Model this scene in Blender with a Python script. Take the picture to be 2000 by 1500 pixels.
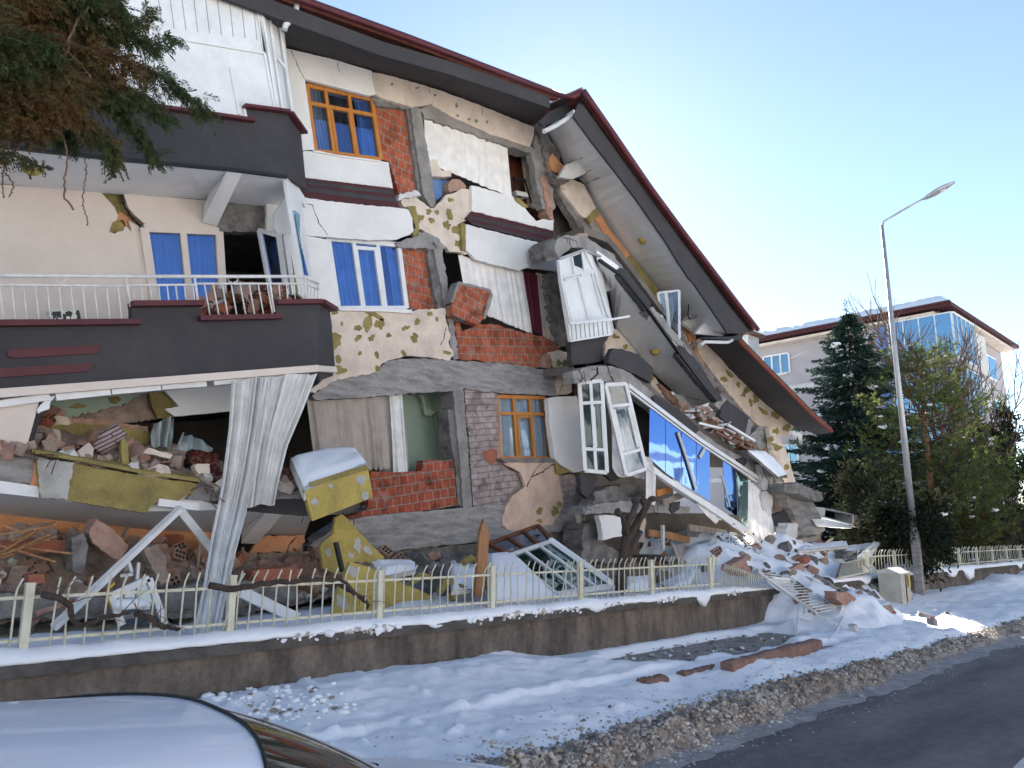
import bpy, math, random
from mathutils import Vector, Matrix, Euler, noise

for o in list(bpy.data.objects):
    bpy.data.objects.remove(o)
SC = bpy.context.scene
COL = SC.collection
R = random.Random(11)
rad = math.radians

# ---------------------------------------------------------------- camera
TH, PI_, FPX, CAMH = rad(45.6), rad(11.13), 1500.0, 2.0
cam = bpy.data.cameras.new('camera')
cam.sensor_width = 36; cam.lens = 27.0; cam.clip_start = 0.05; cam.clip_end = 3000
cam_o = bpy.data.objects.new('camera', cam); COL.objects.link(cam_o)
cam_o.location = (0, 0, CAMH); cam_o.rotation_euler = (rad(90) + PI_, 0, TH - rad(90))
SC.camera = cam_o
# ---------------------------------------------------------------- light
SUN_AZ, SUN_EL = 42.0, 27.0          # azimuth measured from +X (along the road) towards +Y
w = bpy.data.worlds.new('World'); SC.world = w; w.use_nodes = True
nt = w.node_tree
sky = nt.nodes.new('ShaderNodeTexSky'); sky.sky_type = 'NISHITA'; sky.sun_disc = False
sky.sun_elevation = rad(SUN_EL); sky.sun_rotation = rad(90 - SUN_AZ)
sky.air_density = 1.0; sky.dust_density = 0.15; sky.ozone_density = 0.8; sky.altitude = 900
bg = nt.nodes['Background']; bg.inputs[1].default_value = 0.062
nt.links.new(sky.outputs[0], bg.inputs[0])
sun = bpy.data.lights.new('sun', 'SUN'); sun.energy = 5.0; sun.angle = rad(0.5); sun.color = (1, .93, .82)
sun_o = bpy.data.objects.new('sun', sun); COL.objects.link(sun_o)
sd = Vector((math.cos(rad(SUN_AZ)) * math.cos(rad(SUN_EL)), math.sin(rad(SUN_AZ)) * math.cos(rad(SUN_EL)), math.sin(rad(SUN_EL))))
sun_o.rotation_euler = (-sd).to_track_quat('-Z', 'Y').to_euler(); sun_o.location = (30, 40, 40)
SC.view_settings.view_transform = 'Standard'; SC.view_settings.look = 'None'
SC.view_settings.exposure = 2.06; SC.view_settings.gamma = 1
SC.render.engine = 'CYCLES'
SC.cycles.max_bounces = 8; SC.cycles.transparent_max_bounces = 12

# ---------------------------------------------------------------- sight lines of the surveyed camera onto real planes
FW = Vector((math.cos(TH) * math.cos(PI_), math.sin(TH) * math.cos(PI_), math.sin(PI_)))
RT = Vector((math.sin(TH), -math.cos(TH), 0)); UP = RT.cross(FW)
def ray(x, y):
    return FW + RT * ((x - 1000) / FPX) - UP * ((y - 750) / FPX)
def P(x, y, Y):                       # on the upright plane y = Y
    d = ray(x, y); return Vector((0, 0, CAMH)) + d * (Y / d.y)
def G(x, y, Z=0.0):                   # on the level plane z = Z
    d = ray(x, y); return Vector((0, 0, CAMH)) + d * ((Z - CAMH) / d.z)
ZN = {'A': (0, 0, 2.857), 'B': (500, 0, 2.857), 'C': (1000, 150, 2.857), 'D': (0, 330, 2.857), 'E': (500, 450, 2.857),
      'F': (1050, 450, 2.857), 'G': (0, 750, 2.857), 'H': (550, 800, 2.857), 'I': (1100, 750, 2.857), 'J': (1450, 550, 3.636),
      'K': (1400, 850, 3.333), 'L': (0, 1100, 2), 'M': (1000, 1100, 2), 'T': (0, 0, 1)}
def px(s):                            # 'B 10 20 30 40' -> survey points
    p = s.split(); ox, oy, k = ZN[p[0]]; n = [float(a) for a in p[1:]]
    return [(ox + n[i] / k, oy + n[i + 1] / k) for i in range(0, len(n), 2)]
def jag(pts, amp, step, rnd):         # a broken outline
    out = []
    n = len(pts)
    for i in range(n):
        a, b = pts[i], pts[(i + 1) % n]
        L = math.hypot(b[0] - a[0], b[1] - a[1]); k = max(1, int(L / step))
        for j in range(k):
            t = (j + (rnd.uniform(-.3, .3) if j else 0)) / k
            e = amp * rnd.uniform(-1, 1)
            nx, ny = -(b[1] - a[1]) / max(L, 1e-6), (b[0] - a[0]) / max(L, 1e-6)
            out.append((a[0] + (b[0] - a[0]) * t + nx * e, a[1] + (b[1] - a[1]) * t + ny * e))
    return out

# ---------------------------------------------------------------- materials
def mat(name, col, rough=.8, col2=None, nscale=3.0, lo=.4, hi=.65, bump=0.0, bscale=30.0, metal=0.0, spec=.3, fine=.12, stretch=None, coat=0, detail=6):
    m = bpy.data.materials.new(name); m.use_nodes = True
    t = m.node_tree; N = t.nodes; L = t.links
    b = N['Principled BSDF']; b.inputs['Roughness'].default_value = rough; b.inputs['Metallic'].default_value = metal
    b.inputs['Specular IOR Level'].default_value = spec
    if coat: b.inputs['Coat Weight'].default_value = coat; b.inputs['Coat Roughness'].default_value = .05
    g = N.new('ShaderNodeNewGeometry'); vec = g.outputs['Position']
    if stretch:
        mp = N.new('ShaderNodeMapping'); mp.inputs['Scale'].default_value = stretch
        L.new(vec, mp.inputs['Vector']); vs = mp.outputs[0]
    else: vs = vec
    n1 = N.new('ShaderNodeTexNoise'); n1.inputs['Scale'].default_value = nscale; n1.inputs['Detail'].default_value = detail; n1.inputs['Roughness'].default_value = .62
    L.new(vs, n1.inputs['Vector'])
    rp = N.new('ShaderNodeValToRGB'); rp.color_ramp.elements[0].position = lo; rp.color_ramp.elements[1].position = hi
    c2 = col2 or tuple(c * .85 for c in col)
    rp.color_ramp.elements[0].color = (*col, 1); rp.color_ramp.elements[1].color = (*c2, 1)
    L.new(n1.outputs['Fac'], rp.inputs[0])
    n2 = N.new('ShaderNodeTexNoise'); n2.inputs['Scale'].default_value = nscale * 9; n2.inputs['Detail'].default_value = 4
    L.new(vec, n2.inputs['Vector'])
    mr = N.new('ShaderNodeMapRange'); mr.inputs[3].default_value = 1 - fine; mr.inputs[4].default_value = 1 + fine
    L.new(n2.outputs['Fac'], mr.inputs[0])
    mx = N.new('ShaderNodeMix'); mx.data_type = 'RGBA'; mx.blend_type = 'MULTIPLY'; mx.inputs[0].default_value = 1
    L.new(rp.outputs[0], mx.inputs[6]); L.new(mr.outputs[0], mx.inputs[7]); L.new(mx.outputs[2], b.inputs['Base Color'])
    if bump:
        n3 = N.new('ShaderNodeTexNoise'); n3.inputs['Scale'].default_value = bscale; n3.inputs['Detail'].default_value = 5
        L.new(vec, n3.inputs['Vector'])
        bp = N.new('ShaderNodeBump'); bp.inputs['Strength'].default_value = bump; bp.inputs['Distance'].default_value = .03
        L.new(n3.outputs['Fac'], bp.inputs['Height']); L.new(bp.outputs[0], b.inputs['Normal'])
    m['out'] = 0
    return m

def brick_mat(name, ang, c1=(.40, .105, .05), c2=(.30, .075, .04), mortar=(.27, .24, .21), bw=.2, bh=.19):
    m = bpy.data.materials.new(name); m.use_nodes = True
    t = m.node_tree; N = t.nodes; L = t.links; b = N['Principled BSDF']; b.inputs['Roughness'].default_value = .85
    b.inputs['Specular IOR Level'].default_value = .2
    g = N.new('ShaderNodeNewGeometry'); sp = N.new('ShaderNodeSeparateXYZ'); L.new(g.outputs['Position'], sp.inputs[0])
    nw = N.new('ShaderNodeTexNoise'); nw.inputs['Scale'].default_value = 2.3; L.new(g.outputs['Position'], nw.inputs['Vector'])
    cb = N.new('ShaderNodeCombineXYZ'); L.new(sp.outputs[0], cb.inputs[0]); L.new(sp.outputs[2], cb.inputs[1])
    ad = N.new('ShaderNodeVectorMath'); ad.operation = 'MULTIPLY_ADD'; ad.inputs[1].default_value = (.05, .05, 0)
    L.new(nw.outputs['Color'], ad.inputs[0]); L.new(cb.outputs[0], ad.inputs[2])
    mp = N.new('ShaderNodeMapping'); mp.inputs['Rotation'].default_value = (0, 0, -ang); L.new(ad.outputs[0], mp.inputs[0])
    k = N.new('ShaderNodeTexBrick'); k.offset = .43; k.inputs['Scale'].default_value = 1
    k.inputs['Brick Width'].default_value = bw; k.inputs['Row Height'].default_value = bh; k.inputs['Mortar Size'].default_value = .011
    k.inputs['Mortar Smooth'].default_value = .2; k.inputs['Bias'].default_value = -.1
    k.inputs['Color1'].default_value = (*c1, 1); k.inputs['Color2'].default_value = (*c2, 1); k.inputs['Mortar'].default_value = (*mortar, 1)
    L.new(mp.outputs[0], k.inputs['Vector'])
    n2 = N.new('ShaderNodeTexNoise'); n2.inputs['Scale'].default_value = 7; n2.inputs['Detail'].default_value = 6; L.new(g.outputs['Position'], n2.inputs['Vector'])
    mr = N.new('ShaderNodeMapRange'); mr.inputs[1].default_value = .3; mr.inputs[2].default_value = .7; mr.inputs[3].default_value = .68; mr.inputs[4].default_value = 1.22; L.new(n2.outputs['Fac'], mr.inputs[0])
    mx = N.new('ShaderNodeMix'); mx.data_type = 'RGBA'; mx.blend_type = 'MULTIPLY'; mx.inputs[0].default_value = 1
    L.new(k.outputs['Color'], mx.inputs[6]); L.new(mr.outputs[0], mx.inputs[7])
    n3 = N.new('ShaderNodeTexNoise'); n3.inputs['Scale'].default_value = 3.1; n3.inputs['Detail'].default_value = 8; n3.inputs['Roughness'].default_value = .7; L.new(g.outputs['Position'], n3.inputs['Vector'])
    r3 = N.new('ShaderNodeMapRange'); r3.inputs[1].default_value = .56; r3.inputs[2].default_value = .72; r3.inputs[3].default_value = 0; r3.inputs[4].default_value = .75; L.new(n3.outputs['Fac'], r3.inputs[0])
    m3 = N.new('ShaderNodeMix'); m3.data_type = 'RGBA'; L.new(r3.outputs[0], m3.inputs[0]); L.new(mx.outputs[2], m3.inputs[6]); m3.inputs[7].default_value = (*mortar, 1)
    n4 = N.new('ShaderNodeTexVoronoi'); n4.inputs['Scale'].default_value = 4.6; L.new(g.outputs['Position'], n4.inputs['Vector'])
    s4 = N.new('ShaderNodeSeparateColor'); L.new(n4.outputs['Color'], s4.inputs[0])
    r4 = N.new('ShaderNodeMapRange'); r4.inputs[1].default_value = .0; r4.inputs[2].default_value = .22; r4.inputs[3].default_value = .55; r4.inputs[4].default_value = 1; L.new(s4.outputs[0], r4.inputs[0])
    m4 = N.new('ShaderNodeMix'); m4.data_type = 'RGBA'; m4.blend_type = 'MULTIPLY'; m4.inputs[0].default_value = 1; L.new(m3.outputs[2], m4.inputs[6]); L.new(r4.outputs[0], m4.inputs[7]); L.new(m4.outputs[2], b.inputs['Base Color'])
    iv = N.new('ShaderNodeMath'); iv.operation = 'SUBTRACT'; iv.inputs[0].default_value = 1; L.new(k.outputs['Fac'], iv.inputs[1])
    bp = N.new('ShaderNodeBump'); bp.inputs['Strength'].default_value = 1; bp.inputs['Distance'].default_value = .03
    L.new(iv.outputs[0], bp.inputs['Height']); L.new(bp.outputs[0], b.inputs['Normal'])
    return m

def glass_mat(name, tint, fac, trans=(.8, .85, .9), rough=.03):
    m = bpy.data.materials.new(name); m.use_nodes = True
    t = m.node_tree; N = t.nodes; L = t.links; N.remove(N['Principled BSDF'])
    g = N.new('ShaderNodeBsdfGlossy'); g.inputs['Color'].default_value = (*tint, 1); g.inputs['Roughness'].default_value = rough
    tr = N.new('ShaderNodeBsdfTransparent'); tr.inputs['Color'].default_value = (*trans, 1)
    mx = N.new('ShaderNodeMixShader'); mx.inputs[0].default_value = fac
    no = N.new('ShaderNodeTexNoise'); no.inputs['Scale'].default_value = 1.1; gp = N.new('ShaderNodeNewGeometry'); L.new(gp.outputs['Position'], no.inputs['Vector'])
    bp = N.new('ShaderNodeBump'); bp.inputs['Strength'].default_value = .05; bp.inputs['Distance'].default_value = .1; L.new(no.outputs['Fac'], bp.inputs['Height']); L.new(bp.outputs[0], g.inputs['Normal'])
    L.new(tr.outputs[0], mx.inputs[1]); L.new(g.outputs[0], mx.inputs[2]); L.new(mx.outputs[0], N['Material Output'].inputs[0])
    return m

def leaf_mat(name, c1, c2, nscale=1.5, lo=.4, hi=.6, tr=.3, fscale=14):
    m = bpy.data.materials.new(name); m.use_nodes = True
    t = m.node_tree; N = t.nodes; L = t.links; N.remove(N['Principled BSDF'])
    g = N.new('ShaderNodeNewGeometry')
    n1 = N.new('ShaderNodeTexNoise'); n1.inputs['Scale'].default_value = nscale; n1.inputs['Detail'].default_value = 3; L.new(g.outputs['Position'], n1.inputs['Vector'])
    rp = N.new('ShaderNodeValToRGB'); rp.color_ramp.elements[0].position = lo; rp.color_ramp.elements[1].position = hi
    rp.color_ramp.elements[0].color = (*c1, 1); rp.color_ramp.elements[1].color = (*c2, 1); L.new(n1.outputs['Fac'], rp.inputs[0])
    n2 = N.new('ShaderNodeTexNoise'); n2.inputs['Scale'].default_value = fscale; L.new(g.outputs['Position'], n2.inputs['Vector'])
    mr = N.new('ShaderNodeMapRange'); mr.inputs[1].default_value = .3; mr.inputs[2].default_value = .7; mr.inputs[3].default_value = .5; mr.inputs[4].default_value = 1.5; L.new(n2.outputs['Fac'], mr.inputs[0])
    mx = N.new('ShaderNodeMix'); mx.data_type = 'RGBA'; mx.blend_type = 'MULTIPLY'; mx.inputs[0].default_value = 1
    L.new(rp.outputs[0], mx.inputs[6]); L.new(mr.outputs[0], mx.inputs[7])
    d = N.new('ShaderNodeBsdfDiffuse'); T = N.new('ShaderNodeBsdfTranslucent'); L.new(mx.outputs[2], d.inputs[0]); L.new(mx.outputs[2], T.inputs[0])
    ms = N.new('ShaderNodeMixShader'); ms.inputs[0].default_value = tr; L.new(d.outputs[0], ms.inputs[1]); L.new(T.outputs[0], ms.inputs[2])
    L.new(ms.outputs[0], N['Material Output'].inputs[0])
    return m

def cloth_mat(name, c1, c2, tr=.35, nscale=2, stretch=(1, 1, 1)):
    m = leaf_mat(name, c1, c2, nscale, .35, .7, tr, 5)
    for n in m.node_tree.nodes:
        if n.type == 'MAP_RANGE': n.inputs[3].default_value = .9; n.inputs[4].default_value = 1.08
    return m

M = {}
M['white'] = mat('white_render', (.73, .71, .69), .85, (.64, .62, .60), 1.1, .40, .72, bump=.18, bscale=45, fine=.06)
M['pvc'] = mat('white_pvc', (.72, .72, .72), .35, (.62, .62, .62), 2, fine=.05)
M['cream'] = mat('cream_plaster', (.66, .56, .47), .9, (.52, .43, .36), 2.2, bump=.25, bscale=35, fine=.1)
M['wallcream'] = mat('cream_wall', (.66, .58, .52), .9, (.60, .52, .46), .9, bump=.1, bscale=40, fine=.04)
M['peach'] = mat('peach_plaster', (.60, .44, .34), .9, (.46, .33, .26), 3, bump=.3, bscale=30)
M['char'] = mat('charcoal_render', (.047, .044, .048), .85, (.062, .058, .061), 1.3, .45, .75, bump=.2, bscale=80, fine=.12)
M['maroon'] = mat('maroon_metal', (.10, .022, .028), .5, (.075, .018, .024), 2)
M['maroonp'] = mat('maroon_paint', (.075, .022, .026), .8, (.06, .02, .024), 2)
M['conc'] = mat('raw_concrete', (.30, .285, .27), .92, (.17, .16, .155), 2.6, .35, .7, bump=.7, bscale=14, fine=.25)
M['concb'] = mat('board_marked_concrete', (.31, .295, .285), .92, (.17, .16, .155), 2.2, .38, .66, bump=.8, bscale=9, fine=.28, stretch=(1, 1, 5))
M['concd'] = mat('dirty_broken_shaded_concrete', (.24, .225, .21), .95, (.11, .10, .095), 4, .35, .65, bump=1, bscale=10, fine=.3)  # dirt and breakage; also the painted shade on the columns' left sides
M['soffit'] = mat('grey_white_ceiling', (.80, .80, .80), .9, (.70, .70, .71), .8, bump=.08, bscale=40, fine=.04)
M['must'] = mat('mustard_rockwool', (.30, .24, .085), .95, (.19, .15, .06), 3, bump=.6, bscale=45, fine=.25)
M['mustl'] = mat('yellow_foam', (.44, .34, .095), .95, (.30, .235, .075), 2.5, bump=.4, bscale=40, fine=.18)
M['glue'] = mat('grey_adhesive', (.42, .41, .38), .95, (.30, .29, .27), 4, bump=.4)
M['brick'] = brick_mat('hollow_brick_wall', rad(-2))
M['brick2'] = brick_mat('hollow_brick_wall_tilted', rad(9))
M['brickl'] = brick_mat('hollow_brick_wall_level', rad(9), (.36, .085, .045), (.26, .06, .035))
M['brickpl'] = brick_mat('lime_smeared_brick', rad(8), (.36, .29, .27), (.31, .25, .24), (.22, .2, .19), .3, .135)
M['bk'] = mat('clay_brick', (.36, .12, .07), .9, (.25, .10, .07), 5, bump=.5, bscale=30, fine=.2)
M['bkd'] = mat('dusty_clay_brick', (.40, .25, .19), .95, (.27, .155, .115), 5, bump=.5, bscale=30, fine=.2)
M['dust'] = mat('dusty_rubble', (.38, .29, .235), .95, (.22, .165, .135), 5, .35, .65, bump=1, bscale=16, fine=.3)
M['snow'] = mat('snow', (.86, .87, .89), .6, (.80, .82, .85), 1.5, bump=.35, bscale=9, spec=.35, fine=.03)
M['snowd'] = mat('soiled_snow', (.58, .535, .485), .8, (.36, .31, .265), 5, .4, .62, bump=.8, bscale=22, fine=.2)
M['icy'] = mat('grimy_ice', (.40, .345, .29), .7, (.19, .155, .13), 7, .35, .65, bump=.8, bscale=30, fine=.3)
M['wood'] = mat('orange_varnished_wood', (.50, .20, .045), .45, (.40, .15, .03), 4, stretch=(3, 3, .6))
M['woodb'] = mat('brown_varnished_wood', (.17, .065, .035), .5, (.12, .045, .025), 4)
M['plank'] = mat('splintered_timber', (.36, .19, .09), .85, (.25, .12, .06), 5, bump=.5, bscale=25, stretch=(3, 3, .5))
M['plankg'] = mat('grey_timber', (.30, .25, .20), .9, (.2, .16, .13), 5, bump=.5)
M['metalw'] = mat('cream_painted_steel', (.62, .60, .48), .5, (.50, .47, .36), 6, fine=.12)
M['railw'] = mat('white_painted_steel', (.72, .71, .69), .5, (.62, .6, .57), 6)
M['galv'] = mat('galvanised_steel', (.42, .43, .44), .45, (.34, .35, .36), 3, metal=.5)
M['pipe'] = mat('pale_grey_pipe', (.60, .60, .59), .5, (.5, .5, .49), 2)
M['darkin'] = mat('unlit_room_wall', (.16, .14, .125), .95, (.10, .09, .08), 1)  # dark base colour puts the shade of the rooms into the walls
M['green'] = mat('sage_green_paint', (.34, .42, .34), .9, (.29, .37, .30), 1, fine=.05)
M['orange'] = mat('orange_plaster', (.62, .30, .15), .9, (.48, .22, .11), 2, bump=.3)
M['brownw'] = mat('reddish_brown_door', (.14, .045, .025), .5, (.10, .03, .02), 3, stretch=(4, 4, .5))
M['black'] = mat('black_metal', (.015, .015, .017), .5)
M['asph'] = mat('asphalt', (.18, .16, .17), .85, (.10, .09, .10), .9, .38, .66, bump=.6, bscale=70, fine=.35, spec=.25, stretch=(.35, 1.6, 1))
M['kerb'] = mat('red_brown_kerb', (.24, .14, .11), .9, (.16, .10, .08), 5, bump=.4)
M['paver'] = mat('gritty_pavers', (.40, .355, .315), .95, (.23, .20, .18), 5, .38, .64, bump=.8, bscale=24, fine=.35)
M['wallst'] = mat('stained_wall_concrete', (.185, .15, .125), .92, (.068, .057, .05), 2.0, .36, .66, bump=.8, bscale=14, fine=.4, stretch=(1.5, 1.5, .55))
M['cope'] = mat('dark_coping', (.11, .098, .088), .92, (.06, .053, .047), 4, bump=.6, bscale=18, fine=.25)
M['bark'] = mat('dark_bark', (.075, .055, .045), .95, (.045, .034, .028), 8, bump=.9, bscale=30, stretch=(1, 1, .3))
M['barko'] = mat('pine_bark', (.26, .12, .06), .95, (.14, .07, .04), 6, bump=.9, bscale=25)
M['gblue'] = glass_mat('sky_tinted_window_glass', (.35, .52, .95), .20, (.88, .92, .98))  # blue of the reflected sky is put into the gloss tint
M['gfilm'] = glass_mat('blue_film_glass', (.15, .27, .66), .85, (.3, .35, .45))
M['gclear'] = glass_mat('clear_window_glass', (.7, .8, .9), .10)
M['gdark'] = glass_mat('dim_window_glass', (.5, .6, .65), .07, (.4, .44, .45))
M['ggreen'] = glass_mat('greenish_window_glass', (.45, .6, .62), .5, (.5, .6, .58))
M['gsky'] = glass_mat('sky_blue_balcony_glass', (.45, .68, .85), .5, (.5, .65, .75))
M['cwhite'] = cloth_mat('white_curtain_cloth', (.86, .83, .80), (.80, .76, .73), .10)
M['cgrey'] = cloth_mat('grey_white_voile', (.78, .77, .75), (.66, .65, .63), .12)
M['clace'] = cloth_mat('dusty_lace', (.50, .44, .395), (.34, .295, .265), .15, 5)
M['cmar'] = cloth_mat('burgundy_curtain_cloth', (.12, .03, .045), (.09, .022, .035), .15)
M['ccream'] = cloth_mat('cream_curtain_cloth', (.66, .58, .5), (.58, .5, .43))
M['cblue'] = cloth_mat('blue_curtain_cloth', (.26, .44, .80), (.19, .34, .66))
M['cpale'] = cloth_mat('pale_blue_cloth', (.42, .47, .46), (.36, .4, .4), .1)
M['lblind'] = mat('louvre_blind', (.55, .62, .68), .6, (.48, .56, .62), 2)
M['carp'] = mat('patterned_dark_carpet', (.10, .02, .02), .95, (.18, .10, .08), 16, .46, .56, fine=.3)
M['carw'] = mat('pale_silver_car_paint', (.74, .76, .80), .4, (.72, .74, .78), 1, spec=.4, coat=.5, fine=.015)
M['carb'] = mat('black_rubber_trim', (.02, .02, .02), .5)
M['carg'] = mat('dark_windscreen', (.03, .028, .022), .06, (.02, .02, .016), 1, spec=1)
M['lampw'] = mat('lamp_lens', (.6, .6, .58), .3)
M['mauve'] = mat('mauve_render', (.40, .365, .375), .9, (.35, .32, .33), .6, bump=.1, fine=.05)
M['cab'] = mat('beige_cabinet_metal', (.46, .43, .36), .6, (.36, .33, .28), 3)
M['yel'] = mat('yellow_label', (.55, .38, .04), .6)
M['tile'] = mat('clay_roof_tile', (.24, .07, .045), .85, (.16, .05, .035), 6, bump=.4)
M['lgrey'] = mat('pale_board', (.58, .57, .55), .8, (.46, .45, .43), 2, bump=.2)
M['cyp'] = leaf_mat('cypress_foliage', (.055, .075, .035), (.13, .078, .036), .9, .46, .60, .35)
M['spr'] = leaf_mat('spruce_needles', (.032, .055, .045), (.050, .075, .062), 1.0, .4, .65, .25, 6)
M['pin'] = leaf_mat('pine_needles', (.10, .135, .045), (.15, .165, .06), .9, .4, .65, .5, 5)
M['pinb'] = leaf_mat('dead_pine_needles', (.22, .085, .03), (.16, .07, .03), 1, .4, .6, .4)
M['evg'] = leaf_mat('dark_evergreen_leaves', (.026, .036, .024), (.042, .044, .028), .8, .4, .6, .2, 6)
M['shr'] = leaf_mat('shrub_leaves', (.065, .085, .034), (.11, .095, .045), 1, .4, .6, .3, 6)
M['chk'] = bpy.data.materials.new('black_and_white_pattern'); M['chk'].use_nodes = True
_t = M['chk'].node_tree; _v = _t.nodes.new('ShaderNodeTexVoronoi'); _v.inputs['Scale'].default_value = 16; _v.distance = 'CHEBYCHEV'
_g = _t.nodes.new('ShaderNodeNewGeometry'); _t.links.new(_g.outputs['Position'], _v.inputs['Vector']); _s = _t.nodes.new('ShaderNodeSeparateColor'); _t.links.new(_v.outputs['Color'], _s.inputs[0])
_r = _t.nodes.new('ShaderNodeValToRGB'); _r.color_ramp.interpolation = 'CONSTANT'; _r.color_ramp.elements[1].position = .45; _r.color_ramp.elements[0].color = (.02, .02, .02, 1); _r.color_ramp.elements[1].color = (.72, .7, .66, 1)
_t.links.new(_s.outputs[0], _r.inputs[0]); _t.links.new(_r.outputs[0], _t.nodes['Principled BSDF'].inputs['Base Color'])
M['rust'] = mat('rusty_steel', (.085, .045, .03), .8, (.05, .03, .025), 9)
M['frost'] = mat('frosted_asphalt', (.36, .345, .34), .8, (.20, .185, .19), 5, .35, .68, bump=.6, bscale=30, fine=.3)
M['twig'] = mat('bare_twigs', (.16, .11, .085), .9, (.11, .075, .06), 5)

# ---------------------------------------------------------------- mesh builder
class MB:
    def __init__(s): s.v = []; s.f = []; s.m = []; s.sm = []
    def add(s, vs, fs, mi=0, sm=False):
        k = len(s.v); s.v += [Vector(a) for a in vs]
        for f in fs: s.f.append([k + i for i in f]); s.m.append(mi); s.sm.append(sm)
        return s
    def prism(s, pts, vec, mi=0, side=None):
        n = len(pts); vec = Vector(vec); pts = [Vector(p) for p in pts]
        k = len(s.v); s.v += pts + [p + vec for p in pts]
        s.f.append([k + i for i in range(n)]); s.m.append(mi); s.sm.append(False)
        s.f.append([k + n + i for i in reversed(range(n))]); s.m.append(mi); s.sm.append(False)
        sd_ = mi if side is None else side
        for i in range(n):
            j = (i + 1) % n; s.f.append([k + j, k + i, k + n + i, k + n + j]); s.m.append(sd_); s.sm.append(False)
        return s
    def box(s, c, size, rot=None, mi=0):
        c = Vector(c); h = Vector(size) / 2
        rm = rot if rot is not None else Matrix.Identity(3)
        vs = [c + rm @ Vector((sx * h.x, sy * h.y, sz * h.z)) for sz in (-1, 1) for sy in (-1, 1) for sx in (-1, 1)]
        return s.add(vs, [(0, 2, 3, 1), (4, 5, 7, 6), (0, 1, 5, 4), (2, 6, 7, 3), (0, 4, 6, 2), (1, 3, 7, 5)], mi)
    def beam(s, a, b, wd, dp, up=(0, 1, 0), mi=0):
        a, b = Vector(a), Vector(b); d = (b - a); L = d.length
        if L < 1e-5: return s
        d /= L; u = Vector(up); x = d.cross(u)
        if x.length < 1e-4: x = d.cross(Vector((1, 0, .3)))
        x.normalize(); u = x.cross(d)
        rm = Matrix((x, u, d)).transposed()
        return s.box((a + b) / 2, (wd, dp, L), rm, mi)
    def tube(s, pts, r, n=6, r1=None, mi=0, cap=True):
        pts = [Vector(p) for p in pts]; m = len(pts); k = len(s.v); px_ = None
        for i, p in enumerate(pts):
            d = (pts[min(i + 1, m - 1)] - pts[max(i - 1, 0)]).normalized()
            if px_ is None:
                px_ = d.cross(Vector((0, 0, 1)))
                if px_.length < .05: px_ = d.cross(Vector((1, 0, 0)))
            px_ = (px_ - d * px_.dot(d)).normalized(); q = d.cross(px_)
            rr = r[i] if isinstance(r, (list, tuple)) else (r if r1 is None else r + (r1 - r) * i / max(1, m - 1))
            for j in range(n):
                a = 2 * math.pi * j / n; s.v.append(p + px_ * (rr * math.cos(a)) + q * (rr * math.sin(a)))
        for i in range(m - 1):
            for j in range(n):
                a = k + i * n + j; b = k + i * n + (j + 1) % n
                s.f.append([a, b, b + n, a + n]); s.m.append(mi); s.sm.append(n > 5)
        if cap:
            s.f.append([k + j for j in reversed(range(n))]); s.m.append(mi); s.sm.append(False)
            s.f.append([k + (m - 1) * n + j for j in range(n)]); s.m.append(mi); s.sm.append(False)
        return s
    def grid(s, rows, mi=0, sm=True):
        k = len(s.v); n = len(rows[0])
        for r_ in rows: s.v += [Vector(p) for p in r_]
        for i in range(len(rows) - 1):
            for j in range(n - 1):
                a = k + i * n + j; s.f.append([a, a + 1, a + n + 1, a + n]); s.m.append(mi); s.sm.append(sm)
        return s
    def lump(s, c, r, rnd, sq=(1, 1, 1), mi=0, sm=True, amp=.3):
        t = (1 + 5 ** .5) / 2
        b = [(-1, t, 0), (1, t, 0), (-1, -t, 0), (1, -t, 0), (0, -1, t), (0, 1, t), (0, -1, -t), (0, 1, -t), (t, 0, -1), (t, 0, 1), (-t, 0, -1), (-t, 0, 1)]
        F = [(0, 11, 5), (0, 5, 1), (0, 1, 7), (0, 7, 10), (0, 10, 11), (1, 5, 9), (5, 11, 4), (11, 10, 2), (10, 7, 6), (7, 1, 8), (3, 9, 4), (3, 4, 2), (3, 2, 6), (3, 6, 8), (3, 8, 9), (4, 9, 5), (2, 4, 11), (6, 2, 10), (8, 6, 7), (9, 8, 1)]
        e = Euler((rnd.uniform(0, 6), rnd.uniform(0, 6), rnd.uniform(0, 6))).to_matrix(); c = Vector(c)
        vs = []
        for q in b:
            v = e @ (Vector(q).normalized() * (r * (1 + rnd.uniform(-amp, amp)))); vs.append(c + Vector((v.x * sq[0], v.y * sq[1], v.z * sq[2])))
        return s.add(vs, F, mi, sm)
    def obj(s, name, mats, par=None, label=None, cat=None, group=None, kind=None):
        if not isinstance(mats, (list, tuple)): mats = [mats]
        xs = [v.x for v in s.v]; ys = [v.y for v in s.v]; zs = [v.z for v in s.v]
        o = Vector(((min(xs) + max(xs)) / 2, (min(ys) + max(ys)) / 2, min(zs)))
        me = bpy.data.meshes.new(name); me.from_pydata([v - o for v in s.v], [], s.f)
        for m in mats: me.materials.append(M[m] if isinstance(m, str) else m)
        me.polygons.foreach_set('material_index', s.m); me.polygons.foreach_set('use_smooth', s.sm); me.update()
        ob = bpy.data.objects.new(name, me); COL.objects.link(ob)
        if par is not None:
            ob.parent = par; ob.location = o - wpos(par)
        else: ob.location = o
        tag(ob, label, cat, group, kind)
        return ob
def wpos(o):
    p = Vector(o.location)
    while o.parent is not None: o = o.parent; p = p + Vector(o.location)
    return p
def tag(o, label=None, cat=None, group=None, kind=None):
    if label: o['label'] = label
    if cat: o['category'] = cat
    if group: o['group'] = group
    if kind: o['kind'] = kind
    return o
def thing(name, loc, label, cat, group=None):
    o = bpy.data.objects.new(name, None); COL.objects.link(o); o.location = loc; o.empty_display_size = .2
    return tag(o, label, cat, group)
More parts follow.
